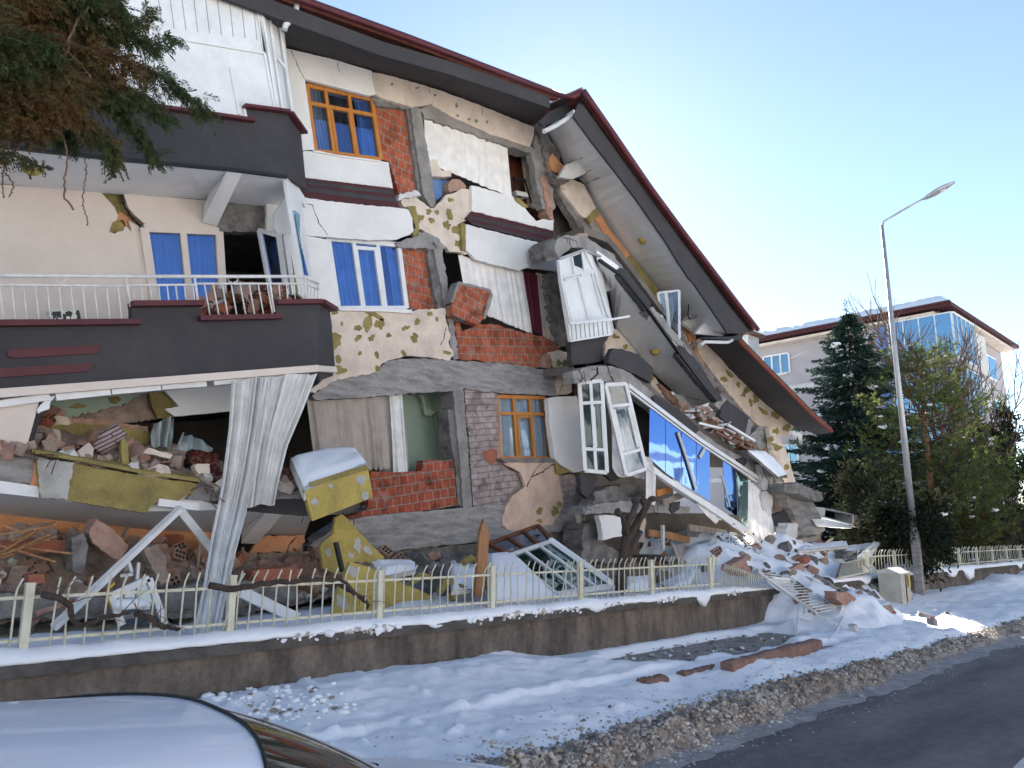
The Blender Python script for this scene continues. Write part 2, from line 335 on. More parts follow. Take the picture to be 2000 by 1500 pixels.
def copy_of(o, loc, rot, scale=None, **tags):
    c = o.copy(); COL.objects.link(c); c.location = loc; c.rotation_euler = rot
    if scale: c.scale = scale
    tag(c, **tags); return c
def poly(name, s, Y, th, m, par=None, j=0, step=6, blobs=None, bm=None, mb=None, **kw):
    pts = px(s)
    rnd = random.Random(len(s) * 7 + int(pts[0][0]))
    if j: pts = jag(pts, j, step, rnd)
    b = mb or MB(); b.prism([P(x, y, Y) for x, y in pts], (0, th, 0), 0)
    mats = [m]
    if blobs:
        z = s.split()[0]; mats.append(bm); ox, oy, k = ZN[z]
        for i in range(0, len(blobs), 4):
            cx, cy, rx, ry = ox + blobs[i] / k, oy + blobs[i + 1] / k, blobs[i + 2] / k, blobs[i + 3] / k
            n = 19; a0 = rnd.uniform(0, 6); rot = rnd.uniform(-.8, .8); q = []; w3 = [rnd.uniform(-.22, .22) for _ in range(6)]
            for t in range(n):
                a = a0 - 2 * math.pi * t / n; e = rnd.uniform(.84, 1.08) * (1 + w3[0] * math.cos(2 * a) + w3[1] * math.sin(3 * a) + w3[2] * math.cos(5 * a) + w3[3] * math.sin(2 * a)); x_, y_ = rx * e * math.cos(a), ry * e * math.sin(a)
                q.append(P(cx + x_ * math.cos(rot) - y_ * math.sin(rot), cy + x_ * math.sin(rot) + y_ * math.cos(rot), Y - .006))
            b.prism(q, (0, .004, 0), 1)
    if mb: return None
    return b.obj(name, mats, par, **kw)
def resample(pts, n):
    L = [0]
    for i in range(1, len(pts)): L.append(L[-1] + (pts[i] - pts[i - 1]).length)
    out = []
    for k in range(n):
        d = L[-1] * k / (n - 1); i = 1
        while i < len(L) - 1 and L[i] < d: i += 1
        t = (d - L[i - 1]) / max(1e-6, L[i] - L[i - 1]); out.append(pts[i - 1].lerp(pts[i], min(1, max(0, t))))
    return out
def line3(s, Y): return [P(x, y, Y) for x, y in px(s)]
def loft(name, A, B, th, m, par=None, n=18, **kw):       # slab between two 3-D polylines, thickness upward
    A = resample(A, n); B = resample(B, n); b = MB(); up = Vector((0, 0, th))
    b.grid([A, B], sm=False); b.grid([[p + up for p in B], [p + up for p in A]], sm=False)
    b.grid([[p + up for p in A], A], sm=False); b.grid([B, [p + up for p in B]], sm=False)
    for e in (0, -1): b.add([A[e], B[e], B[e] + up, A[e] + up], [(0, 1, 2, 3)])
    return b.obj(name, m, par, **kw)
def curtain(name, top, bot, Y, folds, amp, m, n=90, k=14, seed=1, par=None, rag=0, **kw):
    A = resample([P(x, y, Y) for x, y in px(top)], n); B = resample([P(x, y, Y) for x, y in px(bot)], n)
    rnd = random.Random(seed); ph = [rnd.uniform(-.9, .9) for _ in range(40)]
    rows = []
    for i in range(k + 1):
        v = i / k; row = []
        for j_ in range(n):
            u = j_ / (n - 1); p = A[j_].lerp(B[j_], v)
            f = u * folds; q = int(f) % 39; a = ph[q] + (ph[q + 1] - ph[q]) * (f - int(f))
            d = amp * (math.sin(2 * math.pi * f + a * 3) * (.7 + .6 * a) + 1.7 * noise.noise(Vector((f * .8, v * 1.6, seed))) + .5 * noise.noise(Vector((f * 3.1, v * 2.2, seed + 5)))) * (.6 + .5 * v)
            zoff = rag * rnd.uniform(-1, 1) if i == k else 0
            row.append(p + Vector((d * .25, d, zoff)))
        rows.append(row)
    return MB().grid(rows).obj(name, m, par, **kw)
def window(s, Y, us, vs, mf, mg, par, fw=.06, dp=.07, name='window', skip=(), Yb=None, label=None, sub='pane', splits=()):
    """frame drawn through its four surveyed corners; us, vs = mullion and transom fractions"""
    q = [P(x, y, Y) for x, y in px(s)]
    if Yb is not None: q = [P(x, y, yy) for (x, y), yy in zip(px(s), Yb)]
    B_ = lambda u, v: q[0].lerp(q[1], u).lerp(q[3].lerp(q[2], u), v)
    nrm = (q[1] - q[0]).cross(q[3] - q[0]).normalized()
    b = MB()
    for a, c in ((B_(0, 0), B_(1, 0)), (B_(0, 1), B_(1, 1))): b.beam(a, c, fw, dp, nrm)
    for a, c in ((B_(0, 0), B_(0, 1)), (B_(1, 0), B_(1, 1))): b.beam(a, c, fw * 1.02, dp * 1.02, nrm)
    for u in us: b.beam(B_(u, 0), B_(u, 1), fw * .8, dp * .9, nrm)
    for v in vs: b.beam(B_(0, v), B_(1, v), fw * .85, dp * .94, nrm)
    for (u0, v0, u1, v1) in splits: b.beam(B_(u0, v0), B_(u1, v1), fw * .7, dp * .86, nrm)
    fr = b.obj(name, mf, par, label=label)
    U = [0] + list(us) + [1]; V = [0] + list(vs) + [1]
    for i in range(len(U) - 1):
        for k in range(len(V) - 1):
            if (i, k) in skip: continue
            e = .012
            c = [B_(U[i] + e, V[k] + e), B_(U[i + 1] - e, V[k] + e), B_(U[i + 1] - e, V[k + 1] - e), B_(U[i] + e, V[k + 1] - e)]
            MB().prism(c, nrm * .008).obj(sub, mg, fr)
    return fr
# ================================================================ SETTING: ground, road, snow
def sm(a, b, x):
    t = min(1, max(0, (x - a) / (b - a))); return t * t * (3 - 2 * t)
def nz(x, y, s=1.0, o=0.0): return noise.noise(Vector((x * s + o, y * s - o, o * .37)))
def fbm(x, y, s=1.0, o=0.0): return nz(x, y, s, o) + .5 * nz(x, y, s * 2.1, o + 5) + .25 * nz(x, y, s * 4.3, o + 9)
MB().add([(-900, -900, -.3), (1500, -900, -.3), (1500, 1500, -.3), (-900, 1500, -.3)], [(0, 1, 2, 3)]).obj('ground', 'snow', kind='structure')
b = MB(); b.grid([[(x, y, -.1) for x in (-60, 0, 20, 60, 200)] for y in (-4.2, 0, 3.2, 5.75)], sm=False); b.obj('road', 'asph', kind='structure')

def patch(x, y):                       # bare pavers showing through the snow
    d = ((x - 12.4) / 3.2) ** 2 + ((y - 7.68) / .86) ** 2
    return sm(1.25, .8, d + .45 * fbm(x, y, 1.3, 3))
def snow_h(x, y):
    left = sm(16, 13, x)
    st = 6.82 + .10 * nz(x, 0, .9, 2) + .05 * nz(x, 0, 4, 7)
    up = .17 + .15 * sm(7.0, 8.4, y) + .045 * fbm(x, y, .9, 1)
    low = .045 + .05 * sm(5.6, 6.8, y) + .05 * fbm(x, y, .8, 4)
    k = sm(st - .07, st + .05, y)
    h = low + (up - low) * (k * left + sm(5.6, 8.2, y) * (1 - left))
    h += .005 * fbm(x, y, 9, 18) + .022 * fbm(x, y, 3.2, 8) + .03 * sm(.2, .7, nz(x, y, 2.2, 12)) + .09 * sm(5.2, 5.9, y) * sm(6.6, 6.0, y) * (.3 + nz(x, 0, .5, 3))
    # footprints and ruts
    h -= .05 * sm(.45, .75, nz(x, y, 2.6, 31)) * sm(7.4, 6.4, y)
    h += .05 * sm(.3, .6, nz(x, y, 5, 44)) * sm(8, 5, x)
    h += .28 * sm(30, 33, x) * sm(6.9, 7.9, y) * (.7 + .5 * nz(x, y, .8, 9))
    e = 5.35 + .22 * nz(x, 0, .7, 5) + .12 * nz(x, 0, 2.3, 6)
    h = -.13 + (h + .13) * sm(e - .55, e + .25, y)
    pm = patch(x, y) * sm(8.46, 8.2, y)
    h *= 1 - .55 * sm(2.2, 1.0, ((x - 12.4) / 3.2) ** 2 + ((y - 8.3) / .5) ** 2)
    h = h * (1 - pm) - .04 * pm
    pm2 = sm(1.2, .8, ((x - 13.6) / 1.1) ** 2 + ((y - 6.35) / .22) ** 2 + .4 * fbm(x, y, 2, 6))
    return h * (1 - pm2) - .03 * pm2
xs = []; x = -4.0
while x < 60: xs.append(x); x += .045 if 1.5 < x < 13 else (.07 if x < 22 else .3)
ys = [4.55 + i * (8.52 - 4.55) / 92 for i in range(93)]
MB().grid([[(x, y, snow_h(x, y)) for x in xs] for y in ys]).obj('pavement_snow', 'snow', kind='structure')
MB().grid([[(x, y, .018) for x in (8.8, 16.8)] for y in (6.72, 8.5)], sm=False).obj('pavement', 'paver', kind='structure')
MB().grid([[(x, y, .008) for x in (12, 15.6)] for y in (6.0, 6.66)], sm=False).obj('verge', 'paver', kind='structure')
# kerbstones along the pavement edge
def kerbstone(p, q, wd, ht, lab):
    b = MB(); n = 8
    for i in range(n):
        a, c = Vector(p).lerp(Vector(q), i / n), Vector(p).lerp(Vector(q), (i + 1) / n)
        pts = []
    d = (Vector(q) - Vector(p)); rows = []
    prof = [(-wd / 2, -.1), (-wd / 2, ht - .03), (-wd / 2 + .03, ht), (wd / 2 - .03, ht), (wd / 2, ht - .03), (wd / 2, -.1)]
    nd = Vector((-d.y, d.x, 0)).normalized()
    for i in range(22):
        c = Vector(p).lerp(Vector(q), i / 21); e = .012
        rows.append([c + nd * (u + R.uniform(-e, e)) + Vector((0, 0, v + R.uniform(-e, e))) for u, v in prof])
    b.grid(rows, sm=False); b.add(rows[0], [(0, 1, 2, 3, 4, 5)]); b.add(rows[-1], [(5, 4, 3, 2, 1, 0)])
    return b.obj('kerbstone', 'kerb', label=lab, cat='kerbstone')
kerbstone(G(1420, 1312, .1), G(1596, 1264, .1), .2, .14, 'long red brown kerbstone lying bare at the edge of the paved patch')
kerbstone(G(1252, 1346, .0), G(1296, 1337, .0), .18, .13, 'short dark kerbstone end showing from under the snow ledge')
kerbstone(G(1330, 1330, .0), G(1402, 1314, .0), .18, .12, 'dark kerbstone half hidden under crusted snow beside the bare red kerbstone')
# the verge of ploughed, dirty slush
def bank_z(x, v, y):
    if v < 0 or v > 1: return -.115
    far = .55 + .45 * sm(16, 9, x)
    return -.115 + .02 * v + (.16 * far * sm(0, .45, v) * sm(1, .6, v)) * (1 + .7 * fbm(x, y, 5, 3)) + .06 * fbm(x, y, 9, 2) * sm(0, .2, v) * sm(1, .8, v)
b = MB(); rr = random.Random(3); n = 0
while n < 21000:
    x = 2.5 + 26 * rr.random() ** 1.7; e = 5.28 + .22 * nz(x, 0, .7, 5) + .12 * nz(x, 0, 2.3, 6)
    wd_ = .215 + (.12 - .215) * sm(8, 15, x); y = e + rr.gauss(-.24, wd_)
    if y < 4.45 or y > 5.75: continue
    if x > 11 and rr.random() < .35: continue
    r = abs(rr.gauss(.003, .011)) + .005
    z = max(bank_z(x, (y - e + .75) / 1.0, y), snow_h(x, y) if y > 4.6 else -.1) + r * .05
    b.lump((x, y, z), r, rr, (1.15, 1, .8), 0 if nz(x, y, 2.2, 77) + rr.uniform(-.5, .5) > -.05 else 1, r > .02, .45); n += 1
b.obj('slush', ['snowd', 'icy', 'icy'], label='ridge of dirty frozen slush ploughed along the road edge', kind='stuff')
b = MB(); rr = random.Random(5)
xs2 = [2 + i * .05 for i in range(260)] + [15 + i * .16 for i in range(120)]
rows = []
for k in range(26):
    v = k / 25; row = []
    for x in xs2:
        e = 5.3 + .22 * nz(x, 0, .7, 5) + .12 * nz(x, 0, 2.3, 6)
        y = e - .75 + 1.0 * v
        z = bank_z(x, v, y)
        row.append((x, y, z))
    rows.append(row)
b.grid(rows); b.obj('slush_bank', 'icy', kind='structure')
# small grit frozen onto the road edge
b = MB(); rr = random.Random(8)
for i in range(1500):
    x = 4 + 22 * rr.random() ** 1.5; e = 4.75 + .2 * nz(x, 0, .7, 5); y = e - abs(rr.gauss(0, .32))
    b.lump((x, y, -.097), rr.uniform(.004, .013), rr, (1.3, 1.3, .5), rr.choice((0, 0, 1)), False, .3)
b.obj('grit', ['snowd', 'icy'], label='frozen grit and crumbs scattered on the asphalt beside the slush', kind='stuff')
# frosty film at the gutter and the painted edge line
b = MB(); rows = []
for k in range(10):
    rows.append([(x, 4.75 + .2 * nz(x, 0, .7, 5) + .1 * nz(x, k, 3, 1) * (1 if k == 0 else .3) - .42 + .09 * k, -.096) for x in [3 + i * .12 for i in range(330)]])
b.grid(rows); b.obj('gutter_frost', 'frost' if 'frost' in M else 'snowd', kind='structure')
a0, a1 = G(1968, 1510, -.096), G(2050, 1428, -.096)
b = MB(); d = (a1 - a0).normalized(); nn = Vector((-d.y, d.x, 0)); b.add([a0 - d * 4, a1 + d * 10, a1 + d * 10 - nn * .16, a0 - d * 4 - nn * .16], [(3, 2, 1, 0)]); b.obj('road_marking', 'lgrey', kind='structure')

# ---------------------------------------------------------------- boundary walls
def wall_run(x0, x1, lab, seed):
    rnd = random.Random(seed); t = thing('boundary_wall', ((x0 + x1) / 2, 8.65, 0), lab, 'wall')
    b = MB(); b.box(((x0 + x1) / 2, 8.66, .36), (x1 - x0, .28, .92)); b.obj('wall', 'wallst', t)
    b = MB(); rows = []
    n = int((x1 - x0) / .12)
    for i in range(n + 1):
        x = x0 + (x1 - x0) * i / n; e = lambda: rnd.uniform(-.006, .006)
        rows.append([(x, 8.51, .715), (x, 8.44 + e(), .718 + e()), (x, 8.43 + e(), .822 + e()), (x, 8.45, .835), (x, 8.84, .835), (x, 8.85, .765)])
    b.grid(rows, sm=False); b.obj('coping', 'cope', t)
    return t
wall_run(-6, 17.3, 'long low stained concrete wall with dark streaks in front of the collapsed house', 1)
wall_run(19.2, 46, 'low concrete wall running on past the street lamp at the far end', 2)

# ---------------------------------------------------------------- yard snow, lying over the wall top
def yard_h(x, y):
    h = .88 + .07 * fbm(x, y, .8, 21) + .03 * fbm(x, y, 3, 22) - .10 * sm(8.9, 9.6, y) * sm(6, 4, x)
    h += .22 * math.exp(-((x - 9.7) ** 2 / 1.4 + (y - 10) ** 2 / .6)) + .12 * math.exp(-((x - 7.7) ** 2 / .5 + (y - 10) ** 2 / .4))
    return h
def yard_snow(x0, x1, y1, hfun, seed):
    rnd = random.Random(seed); rows = []; x = x0; cols = []
    while x < x1: cols.append(x); x += .06 if x < 18 else .2
    droop = [max(0, nz(x, 0, 1.0, seed) - .16) * .55 * (1 + .5 * nz(x, 0, 7, seed)) - .022 + .012 * nz(x, 0, 5, seed) for x in cols]
    th = [.10 + .05 * nz(x, 0, .9, seed + 3) + .03 * nz(x, 0, 3, seed + 4) for x in cols]
    rows.append([(x, 8.50, .815 - d) for x, d in zip(cols, droop)])
    rows.append([(x, 8.44 - .25 * d + .02 * nz(x, 0, 5, 3), .812 - d) for x, d in zip(cols, droop)])
    rows.append([(x, 8.43 - .2 * d + .02 * nz(x, 0, 4, 8), .85 - .5 * d) for x, d in zip(cols, droop)])
    rows.append([(x, 8.46, .85 + t * .55) for x, t in zip(cols, th)])
    rows.append([(x, 8.55, .86 + t * .85) for x, t in zip(cols, th)])
    y = 8.66
    while y < y1:
        rows.append([(x, y, (.87 + t * .9) * (1 - sm(8.6, 9.1, y)) + hfun(x, y) * sm(8.6, 9.1, y)) for x, t in zip(cols, th)]); y += .09
    return MB().grid(rows).obj('yard_snow', 'snow', kind='structure')
yard_snow(-5, 17.4, 12.4, yard_h, 5)
yard_snow(19.4, 46, 12.5, lambda x, y: .8 + .1 * fbm(x, y, .6, 50), 9)

# ---------------------------------------------------------------- fences
def bar_mb(x, y, z0=.93, z1=1.60):
    return MB().tube([(x, y, z0), (x, y, z1 - .16), (x + .004, y - .01, z1 - .09), (x + .012, y - .06, z1)], .0105, 6)
def fence(x0, x1, step, per, lab, mt, seed, grp=None, lean=True):
    rnd = random.Random(seed); t = thing('railing_fence', ((x0 + x1) / 2, 8.6, .84), lab, 'fence')
    barp = None; px_ = math.ceil(x0 / step) * step
    while px_ <= x1:
        b = MB(); b.box((px_, 8.6, 1.19), (.075, .075, .70)); b.box((px_, 8.6, 1.545), (.085, .085, .02)); b.obj('post', mt, t); px_ += step
    for z in (1.42, 1.03):
        MB().box(((x0 + x1) / 2, 8.6, z), (x1 - x0, .018, .03)).obj('rail', mt, t)
    n = int((x1 - x0) / per)
    for i in range(n + 1):
        x = x0 + i * per
        if abs(x / step - round(x / step)) * step < .06: continue
        if barp is None: barp = bar_mb(x, 8.585).obj('bar', mt, t); o = barp; bx = x
        else:
            o = barp.copy(); COL.objects.link(o); o.parent = t; o.location = barp.location + Vector((x - bx, 0, 0))
        k = rnd.gauss(0, .025)
        o.rotation_euler = (rnd.gauss(0, .02), k + (.25 if rnd.random() < .03 else 0), rnd.gauss(0, .25))
    return t
fence(.2, 14.35, 2.0, .1545, 'cream steel railing fence with curled bar tips standing on the stained wall', 'metalw', 4)
fence(21.4, 42, 2.0, .226, 'distant cream railing fence on the wall beyond the street lamp', 'metalw', 6)

# crumbled snow thrown up beside the parked car
b = MB(); rr = random.Random(41)
for i in range(170):
    cx, cy = rr.choice(((410, 1395), (470, 1400), (560, 1395), (610, 1400), (530, 1420), (660, 1400))); p = G(cx + rr.gauss(0, 26), cy + rr.gauss(0, 10), .1); r = abs(rr.gauss(.014, .014)) + .006
    b.lump((p.x, p.y, snow_h(p.x, p.y) + r * .3), r, rr, (1.3, 1.3, .7), 1 if rr.random() < .2 else 0, True, .25)
b.obj('snow_crumbs', ['snow', 'icy'], label='crumbled snow thrown up beside the parked car', kind='stuff')

b = MB(); rr = random.Random(43)
for i in range(700):
    x = 3 + 20 * rr.random() ** 1.4; y = 5.4 + abs(rr.gauss(0, .55)); r = rr.uniform(.003, .011)
    if y < 8.2: b.lump((x, y, snow_h(x, y) + .001), r, rr, (1.3, 1.3, .5), 0, False, .4)
b.obj('dirt_specks', 'dust', label='specks of dirt and grit blown over the pavement snow', kind='stuff')

b = MB(); rr = random.Random(47)
for c in (.95, 4.9, 5.6, 5.9, 7.6, 8.3, 8.9, 9.6, 10.6, 12.1, 12.4, 14.6):
    for k in range(34):
        x = c + rr.gauss(0, .15); r = abs(rr.gauss(.010, .014)) + .006; b.lump((x, 8.445 - .012 * rr.random(), .862 - abs(rr.gauss(0, .032))), r, rr, (1.4, .8, 1), 1 if rr.random() < .4 else 0, False, .45)
b.obj('crusted_snow', ['snow', 'snowd'], label='dirty crusts of snow broken along the wall edge', kind='stuff')
# ================================================================ THE COLLAPSED HOUSE
YF, YB = 12.5, 11.2
H_ = thing('collapsed_house', (9, 12.5, .6), 'collapsed apartment house with tilted floors and torn open facade', 'building')
# inner shell: back wall, side wall, dividing walls, floors (all carried by the leaning frame)
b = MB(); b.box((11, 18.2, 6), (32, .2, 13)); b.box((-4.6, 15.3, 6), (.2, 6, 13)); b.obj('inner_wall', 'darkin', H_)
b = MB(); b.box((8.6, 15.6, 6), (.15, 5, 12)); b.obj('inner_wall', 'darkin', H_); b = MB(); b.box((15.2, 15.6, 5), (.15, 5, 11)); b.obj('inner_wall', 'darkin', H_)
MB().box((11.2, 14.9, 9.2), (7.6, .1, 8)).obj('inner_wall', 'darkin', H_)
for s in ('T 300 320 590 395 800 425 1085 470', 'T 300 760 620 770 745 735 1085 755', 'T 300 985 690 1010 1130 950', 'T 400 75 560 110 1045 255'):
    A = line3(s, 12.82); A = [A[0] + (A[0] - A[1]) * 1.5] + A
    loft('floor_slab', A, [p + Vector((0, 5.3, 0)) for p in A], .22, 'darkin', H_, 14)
# roof: sheet rising from the eave, snow on it
EV = line3('T 380 -70 575 0 800 80 960 140 1098 192', 11.0)
EV = [EV[0] + (EV[0] - EV[1]) * 2.2] + EV
rf = loft('roof', [p + Vector((0, .12, .0)) for p in EV], [p + Vector((0, 7.4, 2.6)) for p in EV], .12, 'tile', H_, 24)
b = MB(); rows = []
E2 = resample(EV, 90)
for k in range(14):
    v = k / 13
    rows.append([p + Vector((0, -.02 + 7.3 * v,   .15 + 2.6 * v + (.12 + .08 * nz(p.x, v * 9, 1.6, 3) + .05 * nz(p.x, v * 3, 4, 7)) * sm(0, .02, v) - .02 * (v == 0))) for p in E2])
b.grid(rows); b.obj('roof_snow', 'snow', rf)
# eave: gutter, fascia, dark soffit
b = MB(); b.tube([p + Vector((0, -.05, .02)) for p in EV], .062, 8); b.obj('gutter', 'maroon', H_)
FA = line3('B -400 -90 200 130 700 310 1100 420 1400 520 1640 602', 11.05)
loft('fascia', [p for p in FA], [p + Vector((0, .06, .0)) for p in FA], .30, 'char', H_, 24)
loft('soffit', [p + Vector((0, .05, .03)) for p in FA], line3('B -500 60 165 270 600 385 1000 492 1550 708', 12.55), .06, 'char', H_, 24)

# --- exposed frame: columns, beams, spandrels ---------------------------------------------------
poly('column', 'B 860 590 915 606 960 850 1003 1140 982 1162 935 1085 905 900', 12.46, .36, 'conc', H_, 1.2)
poly('column', 'B 838 596 868 590 945 1090 905 1066', 12.52, .35, 'concd', H_, 1)  # darker strip: shade painted on the column's left side
poly('column', 'B 1548 830 1560 740 1600 690 1640 850 1668 1170 1600 1165 1560 1000 1545 880 1530 850', 12.46, .2, 'conc', H_, 2, 5)
poly('beam', 'B 915 606 975 580 1060 640 1330 745 1555 828 1545 856 1400 812 940 655', 12.48, .34, 'conc', H_, 2)
poly('beam', 'B 640 545 670 525 700 545 870 595 850 612 700 590 660 590', 12.5, .3, 'concd', H_, 2)
poly('column', 'E 985 60 1038 95 1085 400 1133 715 1100 722 1062 430 1010 200', 12.44, .4, 'conc', H_, 1.5)
poly('column', 'E 950 70 990 62 1062 440 1018 438 985 300', 12.5, .35, 'concd', H_, 1.2)  # left side of this column, its shade painted in darker concrete
poly('beam', 'E 780 70 870 40 910 5 985 10 1060 95 1000 110 930 100 800 92', 12.44, .36, 'conc', H_, 3, 5)
poly('column', 'E 1615 240 1690 235 1700 330 1750 480 1755 640 1690 650 1660 560 1630 400', 12.44, .2, 'concd', H_, 4, 4)
poly('spandrel_beam', 'E 316 925 380 870 440 830 680 785 720 728 860 712 1130 728 1420 745 1690 790 1700 810 1690 925 1340 905 1160 885 1100 895 905 905 620 930 500 935 330 945', 12.42, .4, 'concb', H_, 1.5)
poly('column', 'E 1098 880 1158 884 1175 1100 1198 1429 1205 1500 1150 1500 1140 1300', 12.43, .42, 'conc', H_, 1)
poly('column', 'H 928 0 975 0 1000 300 1012 560 985 520 968 300 942 150', 12.48, .4, 'concd', H_, 1)  # shaded left side, put in as a darker piece
poly('column', 'H 1000 200 1045 200 1066 552 1012 558', 12.425, .4, 'conc', H_, .8)
poly('base_beam', 'H 150 760 380 612 600 582 860 562 1060 545 1260 530 1580 505 1690 490 1702 560 1692 652 1480 692 1300 715 1100 738 800 768 545 798 380 815', 12.36, .5, 'concb', H_, 1.2)
# --- brick infill -----------------------------------------------------------------------------
poly('brick_infill', 'B 645 585 845 598 905 1062 800 1085 740 900 690 890', 12.6, .2, 'brick', H_, .8)
poly('brick_infill', 'E 795 92 952 104 1012 440 860 442 825 330', 12.6, .2, 'brick', H_, .8)
poly('brick_infill', 'E 1098 425 1150 560 1250 525 1330 525 1450 560 1640 602 1700 655 1650 690 1580 770 1340 738 1130 716', 12.5, .2, 'brick2', H_, 2.2, 8)
poly('brick_infill', 'H 340 612 480 560 500 345 690 350 785 338 790 283 957 279 975 500 1003 530 720 578', 12.5, .22, 'brickl', H_, 1)
poly('brick_infill', 'E 1158 895 1200 880 1345 905 1362 1275 1385 1300 1385 1429 1400 1560 1205 1545 1190 1300', 12.47, .2, 'brickpl', H_, .8, label='brick panel under grey pink lime wash')
poly('brick_infill', 'H 1190 290 1345 372 1365 435 1285 490 1255 545 1066 550 1060 400', 12.475, .2, 'brickpl', H_, 1)
poly('brick_infill', 'H 1530 362 1672 358 1682 505 1570 522', 12.43, .2, 'brickpl', H_, 2)
poly('brick_patch', 'E 1268 1238 1300 1222 1345 1225 1350 1290 1310 1305 1280 1280', 12.455, .05, 'bk', H_, 2, 4)
# --- plaster and insulated render ---------------------------------------------------------------
W = dict(th=.08, m='white', par=H_)
poly('render_panel', 'B 60 240 168 270 420 328 645 395 655 470 670 525 632 534 272 440 300 640 328 838 268 842 200 842 60 800', 12.38, j=.3, **W)
poly('render_panel', 'B 60 845 268 840 330 838 500 872 690 898 738 905 750 980 765 1050 560 1025 270 990 60 960', 12.375, j=.6, **W)
poly('dark_band', 'B 60 962 270 992 560 1027 765 1052 775 1100 808 1162 500 1132 230 1096 60 1075', 12.385, .08, 'maroonp', H_, .5)
poly('band_stripe', 'B 100 985 290 1008 560 1042 765 1066 768 1086 560 1062 280 1028 100 1004', 12.378, .02, 'char', H_)
poly('band_stripe', 'B 280 1040 560 1078 780 1108 790 1130 560 1104 270 1068', 12.379, .02, 'char', H_)
poly('render_panel', 'B 60 1078 230 1098 500 1134 815 1163 852 1168 880 1235 892 1270 860 1308 790 1336 640 1340 280 1314 60 1290', 12.37, j=.8, **W)
poly('render_panel', 'E 180 -10 285 30 396 52 420 230 462 445 412 452 300 400 200 330', 12.39, j=.3, **W)
poly('bare_plaster', 'B 648 402 760 425 1000 495 1280 598 1553 710 1548 770 1528 822 1440 792 1300 745 1100 655 975 582 870 597 700 547 668 527', 12.42, .1, 'cream', H_, .8,
     blobs=[760, 470, 9, 7, 900, 490, 10, 7, 1120, 590, 8, 12, 1190, 665, 8, 8, 1230, 675, 9, 10, 1290, 680, 8, 9, 1000, 530, 7, 8, 1125, 645, 9, 7], bm='concd')
poly('bare_plaster', 'B 800 1095 860 1085 920 1120 950 1150 990 1160 1060 1090 1165 1050 1205 1065 1208 1225 1140 1245 1150 1390 1185 1420 1080 1400 1010 1320 920 1282 880 1290 890 1170 830 1158', 12.43, .1, 'cream', H_, 2,
     blobs=[915, 1220, 20, 25, 965, 1180, 20, 14, 1010, 1185, 12, 16, 1080, 1195, 22, 30, 1065, 1255, 24, 22, 980, 1230, 16, 18, 1125, 1280, 28, 34, 1085, 1115, 20, 10, 1130, 1360, 18, 22], bm='must')
poly('insulation_edge', 'B 848 1152 890 1150 905 1210 910 1310 880 1316 872 1230', 12.37, .08, 'must', H_, 1)
poly('insulation_edge', 'B 1145 1243 1168 1245 1172 1396 1150 1396', 12.36, .08, 'must', H_, .6)
poly('render_panel', 'B 1203 1033 1300 1060 1430 1095 1500 1160 1562 1232 1600 1222 1662 1230 1658 1286 1205 1177', 12.36, j=1, **W)
poly('dark_band', 'B 1172 1218 1205 1180 1658 1288 1668 1374 1212 1255', 12.365, .08, 'maroonp', H_, .5)
poly('band_stripe', 'B 1200 1205 1656 1306 1662 1326 1196 1222', 12.36, .02, 'char', H_)
poly('band_stripe', 'B 1215 1240 1500 1310 1664 1346 1665 1358 1490 1326 1212 1252', 12.36, .02, 'char', H_)
poly('render_panel', 'E 1170 -35 1400 25 1660 88 1672 140 1692 232 1660 222 1520 206 1470 225 1225 162 1172 105', 12.355, j=1, **W)
poly('insulation_edge', 'B 1440 1108 1470 1105 1520 1150 1510 1162 1470 1140', 12.34, .05, 'must', H_, 1)
poly('bare_plaster', 'E 410 452 470 446 880 452 910 440 1052 436 1066 520 1086 600 1075 620 1102 692 1082 727 960 705 830 700 705 738 682 790 440 838 330 905 300 900 420 780 440 640', 12.37, .1, 'cream', H_, 1.6,
     blobs=[445, 620, 32, 44, 460, 720, 18, 24, 470, 780, 32, 24, 660, 470, 62, 16, 625, 520, 24, 50, 690, 520, 26, 34, 570, 545, 22, 18, 645, 600, 20, 18, 570, 600, 22, 16, 740, 585, 16, 13, 885, 600, 20, 30, 835, 545, 22, 14, 900, 510, 20, 16, 970, 465, 16, 14, 1010, 495, 9, 14, 675, 695, 12, 22, 580, 685, 10, 14, 825, 685, 18, 14, 1065, 682, 24, 12, 680, 770, 16, 18, 480, 520, 8, 12, 440, 460, 22, 10], bm='must')
poly('bare_plaster', 'E 1640 682 1700 668 1752 690 1762 790 1765 905 1740 915 1680 912 1682 790 1660 730', 12.36, .1, 'cream', H_, 1.5, blobs=[1690, 740, 16, 16, 1726, 745, 20, 24], bm='must')
poly('bare_plaster', 'H 1235 300 1360 285 1528 284 1545 370 1560 430 1575 520 1545 590 1510 642 1430 655 1285 682 1230 645 1238 580 1258 530 1290 482 1345 445 1362 430 1330 350', 12.34, .09, 'peach', H_, 1.4,
     blobs=[1440, 565, 18, 22, 1525, 565, 22, 26, 1553, 528, 12, 22, 1440, 620, 14, 12], bm='must')
poly('render_panel', 'E 1632 935 1700 925 1790 925 1808 1000 1832 1340 1780 1352 1700 1310 1668 1275 1640 1080', 12.22, .14, 'white', H_, .6, label='white insulated panel swung away from the wall')
poly('insulation_edge', 'H 1528 300 1560 325 1700 345 1688 358 1620 350 1540 362', 12.26, .1, 'must', H_, 1)
poly('brick_reveal', 'C 160 560 205 570 235 800 205 790', 12.42, .3, 'bkd', H_, 2, 5)
